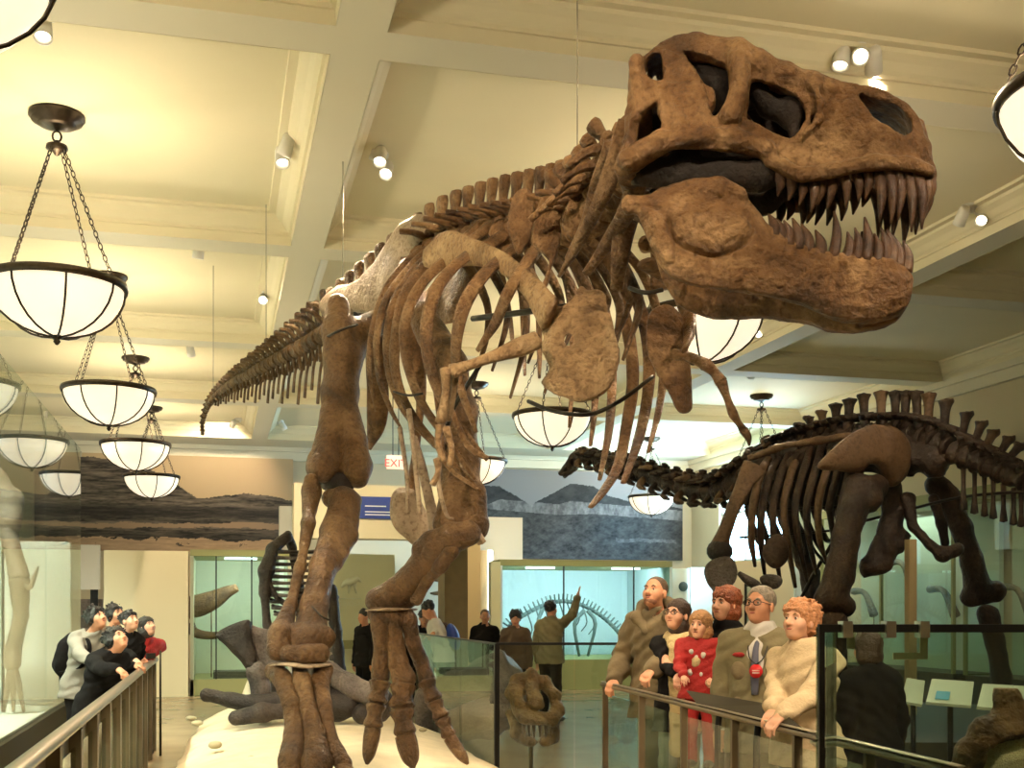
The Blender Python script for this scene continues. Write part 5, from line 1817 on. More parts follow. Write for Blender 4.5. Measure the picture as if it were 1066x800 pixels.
# cases along the right wall
x1 = XR - 0.05
for i, (y0, y1, lb) in enumerate([(15.6, 19.6, 'tall glass wall case behind the long necked skeleton chest'), (11.4, 15.3, 'tall glass wall case behind the hind legs of the long necked skeleton'), (7.0, 11.1, 'tall glass wall case at the right edge of the picture')]):
    zt = 3.3
    o = empty('wall_case', (x1 - 0.5, (y0 + y1) / 2, 0), lb, 'display case')
    part('case_back', M().box((x1 - 0.08, y0, 0.6), (x1, y1, zt)), 'pale_green_paint', o, False)
    part('case_base', M().box((x1 - 0.9, y0, 0), (x1, y1, 0.6)), 'dark_base', o, False)
    part('case_top', M().box((x1 - 0.9, y0, zt), (x1, y1, zt + 0.15)), 'olive_panel_paint', o, False)
    for y in (y0, (y0 + y1) / 2, y1):
        part('upright', M().box((x1 - 0.93, y - 0.025, 0.6), (x1 - 0.88, y + 0.025, zt)), 'olive_panel_paint', o, False)
    part('glass_front', M().box((x1 - 0.9, y0, 0.6), (x1 - 0.888, y1, zt)), 'glass_green', o, False)
    m = M()
    for j in range(3):
        c = np.array([x1 - 0.3, y0 + 0.8 + j * 1.2, 1.5 + 0.5 * (j % 2)])
        m.loft([c, c + np.array([0, 0.3, 0.4]), c + np.array([0, 0.7, 0.45])], [0.08, 0.05, 0.07], 8, 4, noise=0.1)
        m.loft([c, c * [1, 1, 0] + UP * 0.6], [0.012, 0.012], 5, 1)
    part('specimen', m, 'case_bone', o)
    l = light('AREA', (-0.3 + 0.1, 0, zt - 0.1), 16, (0.85, 1.0, 0.85), aim=(-0.1, 0, 0), size=1.2, name='case_light')
    l.parent = o

# ------------------------------------------------------------------ left glass wall with its case
GX = -2.1
gl = empty('glass_wall', (GX, 11, 0), 'tall glass wall enclosing the bright case at the left edge', 'glass wall')
ZT = 4.15
cuts = [1.0, 4.6, 8.2, 11.9, 15.6, 19.4]
for i in range(5):
    part('pane', M().box((GX - 0.006, cuts[i] + 0.008, 0.27), (GX + 0.006, cuts[i + 1] - 0.008, ZT)), 'glass_green', gl, False)
part('pane', M().box((XL + 0.1, 19.4, 0.27), (GX, 19.412, ZT)), 'glass_green', gl, False)
cf = M()
for y in cuts:
    cf.box((GX - 0.02, y - 0.02, ZT - 0.12), (GX + 0.02, y + 0.02, ZT - 0.04))
part('clip', cf, 'steel', gl, False)
part('curb', M().box((GX - 0.06, 1.0, 0), (GX + 0.06, 19.45, 0.27)), 'olive_board', gl, False)
thing('case_floor', M().box((XL + 0.05, 1.0, 0.0), (GX - 0.07, 19.4, 0.24)), 'case_white', 'white raised floor inside the glass wall at left', 'display base')
thing('case_screen', M().box((-4.9, 1.0, 0.24), (-4.8, 19.3, 3.6)), 'case_white', 'pale backdrop wall inside the glass case at left', 'screen')
thing('case_screen', M().box((-4.78, 19.0, 0.24), (GX - 0.1, 19.1, 2.65)), 'case_white', 'pale end wall inside the left glass case, behind the standing skeleton', 'screen')
for y in (6.0, 10.5, 15.0):
    l = light('SPOT', (-3.2, y, HC - 0.3), 2400, (1.0, 0.97, 0.82), aim=(-4.0, y + 1.8, 1.0), size=0.06, angle=110, name='lamp_light')
    o = spot_fixture((-3.2, y, HC), {6.0: 'ceiling spotlight inside the left case, nearest', 10.5: 'ceiling spotlight over the middle of the left case', 15.0: 'ceiling spotlight over the far end of the left case'}[y], [(0, 0)], [(-4.2, y + 0.3, 0.8)], 0)
    l.location = Vector((0, 0, -0.36))
    l.parent = o
# skeleton standing in that case: legs and hip
lb_ = P(22, 0, 15.0)
lb_[2] = 0.24
sk2 = empty('case_skeleton', lb_, 'pale brown two legged skeleton standing behind the left glass wall', 'dinosaur skeleton')
volbone('hip', [[(-14, 500, 15.20, 0.250), (2, 520, 15.20, 0.225), (10, 545, 15.10, 0.150)]], 'case_bone', 1, 0.03, 0.06, 0.03, sk2)
volbone('thigh_bone', [[(4, 540, 15.10, 0.125), (14, 575, 15.05, 0.100), (20, 600, 15.00, 0.125)]], 'case_bone', 2, 0.025, 0.05, 0.01, sk2)
volbone('shin_bone', [[(20, 606, 15.00, 0.125), (22, 640, 15.00, 0.088), (14, 675, 15.05, 0.088), (13, 690, 15.00, 0.112)]], 'case_bone', 3, 0.025, 0.05, 0.01, sk2)
for k2, e in enumerate([(4, 724), (14, 728), (25, 724)]):
    part('toe_bone', M().loft([P(13, 694, 15.00), P((13 + e[0]) / 2, 712, 14.98), P(e[0], e[1] + 10, 14.95) * [1, 1, 0] + UP * 0.27], [0.06, 0.045, 0.02], 8, 4, noise=0.1), 'case_bone', sk2)
part('arm_bone', M().loft([P(18, 600, 14.95), P(30, 612, 14.95), P(36, 600, 14.95), P(40, 590, 14.95)], [0.05, 0.04, 0.03, 0.015], 8, 4, noise=0.08), 'case_bone', sk2)
part('support_rod', M().loft([P(3, 520, 15.30), P(3, 520, 15.30) * [1, 1, 0] + UP * 0.24], [0.02, 0.02], 6, 1), 'armature_steel', sk2)

# ------------------------------------------------------------------ walkway railing at left
RXL = -0.70
rl = empty('walkway_railing', (RXL, 9, 0), 'walkway railing with bright metal handrail and glass between upright posts, below the young visitors', 'railing')
part('handrail', M().loft([(RXL, 2.2, 1.02), (RXL, 8, 1.02), (RXL, 14.0, 1.02)], [(0.028, 0.045)] * 3, 10, 3, up=UP), 'steel', rl)
part('under_rail', M().box((RXL - 0.07, 2.2, 0.86), (RXL - 0.03, 14.0, 0.98)), 'rail_wood', rl, False)
for i, y in enumerate(np.arange(3.0, 14.2, 0.82)):
    part('post', M().box((RXL - 0.03, y - 0.045, 0), (RXL + 0.03, y + 0.045, 0.99)), 'post_wood', rl, False)
    if y < 13.4:
        part('glass_panel', M().box((RXL - 0.004, y + 0.06, 0.08), (RXL + 0.004, y + 0.76, 0.9)), 'glass_case', rl, False)
# thin line of the path joint and a slim stanchion
st = P(167, 0, 12.6)
thing('slim_stanchion', M().loft([(st[0], st[1], 0), (st[0], st[1], 1.15)], [0.014, 0.010], 8, 1), 'olive_board', 'slim dark stanchion between the walkway and the sandy base', 'stanchion', None, True)

# ------------------------------------------------------------------ glass barrier around the base, middle of the picture
gb = empty('glass_barrier', P(517, 0, 9.7) * [1, 1, 0], 'green tinted glass barrier with a black corner post right of the far foot', 'glass barrier')
ga, gc, gd = P(430, 660, 14.6), P(517, 672, 9.75), P(642, 671, 9.75)
ge = P(760, 671, 9.75)
zt = 1.30
gp_ = [ga + (gc - ga) * k2 / 3 for k2 in range(4)]
for i in range(3):
    part('pane', M().slab(gp_[i] + (gc - ga) * 0.004, gp_[i + 1] - (gc - ga) * 0.004, 0.014, 0.02, zt), 'glass_green', gb, False)
gq = [gc + (ge - gc) * k2 / 3 for k2 in range(4)]
for i in range(3):
    part('pane', M().slab(gq[i] + (ge - gc) * 0.004, gq[i + 1] - (ge - gc) * 0.004, 0.014, 0.02, zt), 'glass_green', gb, False)
part('corner_post', M().box((gc[0] - 0.02, gc[1] - 0.02, 0), (gc[0] + 0.02, gc[1] + 0.02, zt + 0.01)), 'black_metal', gb, False)
part('top_edge', M().slab(ga, gc, 0.024, zt, zt + 0.016).slab(gc, ge, 0.024, zt, zt + 0.022), 'black_metal', gb, False)
# solid grey block added in place of reflections in the barrier panes
b0 = P(488, 0, 13.6)
vb = Vol((b0[0] - 1.0, b0[1] - 0.9, 0.0), (b0[0] + 1.1, b0[1] + 0.9, 1.25), 0.045)
vb.ell((b0[0] + 0.1, b0[1], 0.5), (0.62, 0.5, 0.4), k=0.1).ell((b0[0] - 0.25, b0[1], 0.4), (0.4, 0.35, 0.4), k=0.1).ell((b0[0] + 0.4, b0[1], 0.7), (0.28, 0.3, 0.3), k=0.1).cap((b0[0] - 0.5, b0[1], 0.5), (b0[0] + 0.3, b0[1] - 0.1, 1.0), 0.12, 0.1, k=0.1)
vb.noise(0.06, 4).noise(0.03, 11)
thing('reflection_block', vb.mesh(), 'grey_bone', 'rough grey block standing in for reflections in the left barrier panes', 'fossil', None, True)

# second skull on a post, seen head on behind the barrier
kc = P(553, 735, 10.2)
k0 = kc.copy()
k0[2] = 0
small = empty('mounted_skull', k0, 'broad brown toothed skull on a slim post behind the glass corner', 'fossil skull')
dirf = unit(-FW * 0.95 + RT * 0.2)
kr = unit(np.cross(dirf, UP))


def kp(x, y, z):
    """local x across, y towards the viewer, z up, in photo pixels at 10.2 m"""
    return kc + RT * (x * 10.2 / 1200) + dirf * (y * 10.2 / 1200) - UP * (z * 10.2 / 1200)


vk = Vol(kc - np.array([0.42, 0.55, 0.45]), kc + np.array([0.42, 0.55, 0.45]), 0.014)
vk.chain([kp(-16, 0, -22), kp(-20, 10, -12), kp(-18, 20, -2), kp(-12, 30, 10)], [.07, .08, .065, .07], 0.04)
vk.chain([kp(14, 0, -24), kp(22, 8, -12), kp(24, 14, 4), kp(14, 28, 12)], [.07, .06, .065, .07], 0.04)
vk.chain([kp(-14, 0, -28), kp(0, 6, -30), kp(14, 0, -27)], [.055, .05, .055], 0.04)
vk.chain([kp(0, 0, -26), kp(-2, 20, -16), kp(-1, 34, -4)], [.07, .06, .06], 0.04)
vk.chain([kp(-12, 30, 10), kp(0, 36, 10), kp(14, 28, 12)], [.055, .06, .055], 0.03)
vk.chain([kp(-20, 0, 10), kp(-17, 12, 28), kp(-8, 30, 34)], [.05, .06, .05], 0.03)
vk.chain([kp(24, 0, 8), kp(18, 12, 28), kp(8, 30, 34)], [.05, .06, .05], 0.03)
vk.ell(kp(-9, 22, -12), (0.04, 0.05, 0.05), k=0.02, neg=True).ell(kp(10, 20, -12), (0.04, 0.05, 0.05), k=0.02, neg=True)
vk.noise(0.022, 9).noise(0.01, 24)
part('skull', vk.mesh(), 'rex_bone', small)
for x in (-14, -9, -4, 2, 8, 13):
    part('tooth', M().loft([kp(x, 30, 14), kp(x, 31, 22), kp(x * 0.95, 31, 30)], [0.02, 0.016, 0.004], 7, 3), 'tooth', small)
part('stand_post', M().loft([k0, kp(0, -5, 0)], [0.02, 0.02], 8, 1), 'post_wood', small)
part('stand_foot', M().lathe([(0, 0.03), (0.16, 0.03), (0.16, 0), (0, 0)], k0, seg=20), 'black_metal', small)

# ------------------------------------------------------------------ fossils lying on the sandy base
def fossil(name, label, px, d, chains, material, h=0.022, k=0.05, amp=0.012, plates=()):
    base_ = P(px, 0, d)
    base_[2] = 0.45
    o = empty(name, base_, label, 'fossil')
    for nm, ch, mt in chains:
        volbone(nm, [ch] if not isinstance(ch[0], list) else ch, mt or material, len(nm), h, k, amp, o)
    for nm, poly_, dd, mt, th_ in plates:
        O_ = P(poly_[0][0], poly_[0][1], dd)
        pc_ = plane_coords(poly_, O_, -FW, RT, UP)
        V_, F_ = bone_plate(pc_, O_, RT, UP, -FW, th_, 0.02, amp=0.015, nf=6)
        part(nm, (V_, F_), mt, o)
    return o


fossil('fan_shaped_fossil', 'black fan shaped hip bone standing on the sandy base left of the near foot', 265, 11.4,
       [('stem', [(268, 700, 11.4, .10), (272, 718, 11.4, .085), (270, 738, 11.4, .12)], 'grey_bone'), ('foot_bar', [(216, 724, 11.3, .07), (240, 730, 11.3, .075), (268, 735, 11.3, .10), (300, 728, 11.4, .09)], None),
        ('foot_bar', [(246, 748, 11.1, .075), (272, 742, 11.1, .08), (300, 740, 11.2, .07)], None)], 'black_bone',
       plates=[('fan_plate', [(225, 662), (238, 650), (256, 645), (262, 648), (262, 668), (268, 690), (272, 706), (264, 706), (254, 692), (240, 676)], 11.4, 'black_bone', 0.14),
               ('grey_plate', [(258, 652), (278, 656), (302, 660), (300, 690), (276, 700), (266, 690)], 11.5, 'grey_bone', 0.10)])
thing('plaster_support', M().loft([P(272, 700, 11.7), P(262, 722, 11.7), P(258, 742, 11.6)], [(0.10, 0.08), (0.09, 0.08), (0.12, 0.1)], 10, 4), 'sand_base', 'pale plaster prop behind the fan shaped bone', 'support', None, True)
fossil('grey_limb_fossil', 'large grey and black bone sloping down behind the two feet', 365, 11.0,
       [('shaft', [(322, 690, 11.2, .12), (345, 702, 11.2, .10), (370, 718, 11.1, .11), (392, 726, 11.0, .13)], 'grey_bone'), ('lower_bone', [(330, 718, 11.3, .13), (348, 734, 11.2, .15), (362, 735, 11.1, .12)], None),
        ('knob', [(378, 744, 11.0, .10), (396, 742, 11.0, .09), (398, 728, 11.0, .10)], None)], 'black_bone')
# small dark skeleton standing behind the near leg
zb = P(312, 0, 13.8)
zb[2] = 0.46
dk = empty('dark_skeleton', zb, 'small black skeleton standing upright behind the near shin', 'dinosaur skeleton')
for i in range(11):
    y = 572 + i * 6.5
    w = 20 + 6 * math.sin(i / 10 * math.pi)
    pts = [P(318 + w * math.cos(a) * 1.2 - 8, y + 3 * math.sin(a), 13.8 + 0.3 * math.sin(a)) for a in np.linspace(math.pi * 0.98, 0.02, 9)]
    pts2 = [P(318 - w * math.cos(a) * 1.2 - 8, y + 3, 13.8 - 0.28 * math.sin(a)) for a in np.linspace(math.pi * 0.98, 0.02, 9)]
    part('rib', M().loft(pts, [0.02] * 9, 6, 2).loft(pts2, [0.02] * 9, 6, 2), 'grey_bone' if i % 2 else 'black_bone', dk)
volbone('spine', [[(300, 556, 13.9, .06), (306, 580, 14.0, .07), (312, 620, 14.0, .07), (316, 655, 14.0, .08)]], 'black_bone', 1, 0.025, 0.04, 0.02, dk)
volbone('shoulder', [[(298, 560, 13.8, .07), (284, 572, 13.7, .08), (277, 596, 13.6, .09), (276, 620, 13.6, .07)]], 'black_bone', 2, 0.022, 0.04, 0.012, dk)
volbone('arm', [[(276, 620, 13.6, .06), (278, 650, 13.6, .055), (282, 668, 13.6, .08), (286, 678, 13.6, .06)], [(276, 600, 13.6, .05), (288, 622, 13.6, .03), (300, 632, 13.6, .04)]], 'black_bone', 3, 0.02, 0.03, 0.012, dk)
volbone('leg', [[(345, 615, 13.8, .07), (350, 660, 13.7, .06), (354, 700, 13.7, .06), (356, 732, 13.7, .09)]], 'black_bone', 4, 0.02, 0.03, 0.015, dk)
volbone('leg', [[(286, 660, 13.9, .07), (288, 700, 13.8, .06), (290, 735, 13.8, .09)]], 'black_bone', 5, 0.02, 0.03, 0.015, dk)
for i in range(9):
    part('tail_vertebra', M().ball(P(347, 622 + i * 9, 14.2), (0.06, 0.06, 0.045), 8, noise=0.2, nf=20), 'grey_bone', dk)

# ------------------------------------------------------------------ visitors' rail at right, with its reading panel
def railp(px, z=1.0):
    py = 716 + (px - 640) * (768 - 716) / 210.0
    d = (EYE - 1.0) * FPX / (py - 635)
    q = P(px, py, d)
    q[2] = z
    return q


rr = empty('visitor_rail', railp(740, 0), 'brown handrail with posts and glass in front of the family', 'railing')
RP_ = [railp(x) for x in (628, 700, 780, 850, 920, 1000)]
part('handrail', M().loft(RP_, [(0.017, 0.028)] * 6, 10, 3, up=UP), 'rail_wood', rr)
part('metal_strip', M().loft([q + UP * 0.024 for q in RP_], [(0.005, 0.022)] * 6, 8, 3, up=UP), 'steel', rr)
for x in (630, 668, 712, 765, 830, 905):
    q = railp(x, 0)
    part('post', M().box((-0.022, -0.012, 0), (0.022, 0.012, 0.985), org=q), 'post_wood', rr, False)
xs_ = [634, 672, 716, 769, 834, 909]
for a, b in zip(xs_[:-1], [664, 708, 761, 826, 901]):
    qa, qb = railp(a, 0), railp(b, 0)
    part('glass_panel', M().slab(qa, qb, 0.012, 0.08, 0.93), 'glass_green', rr, False)
q = railp(846, 0)
part('curved_bracket', M().loft([railp(846) - UP * 0.02, railp(846) + RT * 0.05 - FW * 0.08 - UP * 0.08, railp(846) + RT * 0.07 - FW * 0.12 - UP * 0.3, railp(846) + RT * 0.07 - FW * 0.12 - UP * 0.96], [0.018] * 4, 8, 5), 'steel', rr)
# tilted reading panel
rc = [P(714, 719, 7.35), P(806, 734, 6.1), P(842, 764, 5.45), P(728, 736, 6.95)]
nrm = unit(np.cross(rc[1] - rc[0], rc[3] - rc[0]))
if nrm[2] < 0:
    nrm = -nrm
pbp = empty('reading_panel', railp(770, 0), 'dark olive tilted reading panel mounted on the family handrail', 'sign panel')
V = [c - nrm * 0.035 for c in rc] + [c for c in rc]
part('board', M().add(V, [(0, 1, 2, 3), (7, 6, 5, 4), (0, 4, 5, 1), (1, 5, 6, 2), (2, 6, 7, 3), (3, 7, 4, 0)]), 'olive_board', pbp, False)
ctr = sum(rc) / 4
for k2 in (0.3, 0.7):
    a = rc[0] * (1 - k2) + rc[1] * k2
    b = rc[3] * (1 - k2) + rc[2] * k2
    mdl = (a + b) / 2
    part('arm', M().loft([mdl - nrm * 0.04, mdl * [1, 1, 0] + UP * 0.9, mdl * [1, 1, 0]], [0.02, 0.02, 0.02], 8, 2), 'black_metal', pbp)

# ------------------------------------------------------------------ glass case close at right
gz = 1.545
c0 = P(852, 0, 4.3)
c0[2] = 0
gcs = empty('foreground_glass_case', c0, 'black framed glass case in the lower right corner', 'display case')
e1 = c0 + RT * 1.9 + FW * 0.0
e2 = c0 + FW * 0.85 + RT * 0.30
e3 = e2 + RT * 1.7
part('frame', M().slab(c0, e1, 0.022, gz - 0.03, gz).slab(c0, c0 + RT * 0.02, 0.03, 0, gz).slab(e1, e1 + RT * 0.03, 0.03, 0, gz), 'black_metal', gcs, False)
part('glass_front', M().slab(c0 + RT * 0.03, e1, 0.012, 0.02, gz - 0.03), 'glass_case', gcs, False)
part('glass_side', M().slab(c0 + FW * 0.012, e2, 0.012, 0.02, gz - 0.01), 'glass_case', gcs, False)
for (xa, ya, xb, yb) in ((882, 652, 890, 676), (958, 652, 966, 684), (930, 680, 966, 687)):
    pa, pb2 = P(xa, ya, 4.33), P(xb, yb, 4.33)
    wv = RT * ((xb - xa) / 1200 * 4.33)
    hv = UP * ((yb - ya) / 1200 * 4.33)
    V = [pa, pa + wv, pa + wv - hv, pa - hv]
    V = V + [q_ + FW * 0.01 for q_ in V]
    part('label_holder', M().add(V, [(0, 1, 2, 3), (7, 6, 5, 4), (0, 4, 5, 1), (1, 5, 6, 2), (2, 6, 7, 3), (3, 7, 4, 0)]), 'label_cream', gcs, False)
for x in (880, 925, 960):
    q = P(x, 0, 4.3)
    q[2] = gz
    part('clamp', M().box((-0.02, -0.02, -0.05), (0.02, 0.02, 0.012), org=q), 'steel', gcs, False)
# fossil with a plaster filled opening
fc = P(1062, 800, 4.75)
f0 = fc.copy()
f0[2] = 0
fz = empty('plaster_filled_fossil', f0, 'brown fossil ring with pale plaster filling, in the lower right corner behind glass', 'fossil')


def fp(px, py, dd=0.0):
    return P(px, py, 4.75 + dd)


vf = Vol(fc - np.array([0.42, 0.38, 0.32]), fc + np.array([0.5, 0.45, 0.34]), 0.011)
vf.chain([fp(1004, 812), fp(1010, 782, -.05), fp(1024, 762, -.05), fp(1046, 748), fp(1080, 740), fp(1120, 748)], [.045, .05, .055, .05, .05, .05], 0.03)
vf.chain([fp(1018, 800), fp(1022, 778, -.08), fp(1040, 764, -.08), fp(1075, 758, -.06), fp(1110, 770)], [.04, .04, .035, .035, .04], 0.02)
vf.chain([fp(1004, 812), fp(1040, 825), fp(1080, 822), fp(1120, 800), fp(1120, 748)], [.06, .06, .05, .05, .05], 0.03)
vf.cap(fp(1042, 742), fp(1046, 722), .035, .045, 0.02).cap(fp(1046, 722), fp(1056, 728), .04, .03, 0.02)
vf.noise(0.012, 12).noise(0.006, 35)
part('ring', vf.mesh(), 'rex_bone', fz)
vf = Vol(fc - np.array([0.42, 0.38, 0.32]), fc + np.array([0.5, 0.45, 0.34]), 0.014)
vf.ell(fp(1072, 792, 0.03), (0.24, 0.10, 0.13), k=0.01).noise(0.006, 30)
part('plaster', vf.mesh(), 'pale_plaster', fz)
part('stand', M().box((-0.35, -0.25, 0), (0.35, 0.25, fp(1060, 826)[2]), org=f0), 'dark_base', fz, False)

# slanted information boards beyond the glass
for i, (x0, x1_, y0, d, lb) in enumerate([(940, 963, 706, 8.6, 'narrow slanted pale board, left one behind the foreground glass'), (966, 1014, 707, 8.0, 'slanted pale green board with a blue picture behind the foreground glass'), (1019, 1075, 712, 7.6, 'slanted pale board at the right edge behind the foreground glass')]):
    a, b = P(x0 + 4, y0, d), P(x1_, y0 + 3, d)
    c, e = P(x0 - 2, y0 + 24, d - 0.35), P(x1_ - 3, y0 + 28, d - 0.35)
    nn = unit(np.cross(b - a, c - a))
    nn = nn if nn[2] > 0 else -nn
    b0_ = (a + b + c + e) / 4
    g0_ = b0_ * [1, 1, 0]
    o = empty('information_board', g0_, lb, 'sign panel', 'slanted information boards')
    V = [q - nn * 0.02 for q in (a, b, e, c)] + [a, b, e, c]
    part('board', M().add(V, [(0, 1, 2, 3), (7, 6, 5, 4), (0, 4, 5, 1), (1, 5, 6, 2), (2, 6, 7, 3), (3, 7, 4, 0)]), 'panel_pale', o, False)
    part('leg', M().loft([b0_ - nn * 0.02, g0_], [0.02, 0.02], 7, 1), 'black_metal', o)
    if i == 1:
        q = [a + (b - a) * u_ + (c - a) * w_ + nn * 0.003 for u_, w_ in ((.18, .55), (.5, .55), (.5, .88), (.18, .88))]
        V = q + [z + nn * 0.004 for z in q]
        part('picture', M().add(V, [(0, 1, 2, 3), (7, 6, 5, 4), (0, 4, 5, 1), (1, 5, 6, 2), (2, 6, 7, 3), (3, 7, 4, 0)]), 'panel_blue', o, False)
cb = P(1000, 0, 9.4)
thing('dark_bench', M().box((-1.4, -0.3, 0), (1.5, 0.3, 0.55), rot=[[CT, ST, 0], [-ST, CT, 0], [0, 0, 1]], org=cb * [1, 1, 0]), 'dark_base', 'low dark bench beyond the slanted boards', 'bench')
# ------------------------------------------------------------------ people
mat('skin', (0.64, 0.30, 0.17), 0.5, var=0.10, scale=14)
mat('skin_light', (0.72, 0.38, 0.24), 0.5, var=0.10, scale=14)
mat('lips_red', (0.46, 0.13, 0.09), 0.45)
mat('eye_white', (0.45, 0.36, 0.30), 0.3)
mat('iris_dark', (0.02, 0.012, 0.01), 0.25)
mat('hair_black', (0.010, 0.008, 0.007), 0.4, var=0.4, scale=60, bump=0.6, bscale=90)
mat('hair_brown', (0.045, 0.022, 0.012), 0.45, var=0.4, scale=50, bump=0.6, bscale=90)
mat('hair_cropped', (0.12, 0.075, 0.045), 0.6, var=0.3, scale=60, bump=0.6, bscale=90)
mat('hair_red', (0.24, 0.058, 0.016), 0.45, var=0.35, scale=40, bump=0.7, bscale=80)
mat('hair_blond', (0.40, 0.20, 0.075), 0.5, var=0.35, scale=40, bump=0.7, bscale=80)
mat('hair_strawberry', (0.52, 0.23, 0.10), 0.5, var=0.3, scale=40, bump=0.7, bscale=80)
mat('hair_grey', (0.30, 0.25, 0.19), 0.5, var=0.35, scale=50, bump=0.6, bscale=80)
mat('cloth_olive', (0.17, 0.125, 0.065), 0.85, var=0.18, scale=9, bump=0.5, bscale=22)
mat('cloth_khaki', (0.20, 0.165, 0.085), 0.85, var=0.15, scale=9, bump=0.4, bscale=22)
mat('cloth_black', (0.009, 0.008, 0.008), 0.9, bump=0.4, bscale=20, spec=0.12)
mat('beard_stubble', (0.26, 0.11, 0.06), 0.7, var=0.2, scale=60)
mat('cloth_red', (0.36, 0.012, 0.010), 0.8, var=0.15, scale=10, bump=0.5, bscale=40)
mat('cloth_cream', (0.66, 0.50, 0.30), 0.9, var=0.08, scale=12, bump=0.35, bscale=60)
mat('cloth_white', (0.66, 0.62, 0.55), 0.85, bump=0.3, bscale=20)
mat('cloth_sage', (0.34, 0.36, 0.27), 0.85, var=0.1, scale=10)
mat('cloth_brown', (0.085, 0.050, 0.028), 0.85, var=0.15, scale=10, bump=0.4, bscale=20)
mat('cloth_grey', (0.26, 0.24, 0.20), 0.85, bump=0.3, bscale=20)
mat('cloth_scarf', (0.62, 0.48, 0.24), 0.9, var=0.12, scale=16, bump=0.6, bscale=50)
mat('cloth_pale_blue', (0.35, 0.42, 0.55), 0.85)
mat('leather_black', (0.02, 0.015, 0.012), 0.5)
mat('badge_red', (0.62, 0.015, 0.018), 0.4)
mat('tie_grey', (0.10, 0.10, 0.14), 0.6)


def rotz(a):
    c, s_ = math.cos(a), math.sin(a)
    return np.array([[c, -s_, 0], [s_, c, 0], [0, 0, 1.0]])


def rotx(a):
    c, s_ = math.cos(a), math.sin(a)
    return np.array([[1, 0, 0], [0, c, -s_], [0, s_, c]])


def roty(a):
    c, s_ = math.cos(a), math.sin(a)
    return np.array([[c, 0, s_], [0, 1, 0], [-s_, 0, c]])


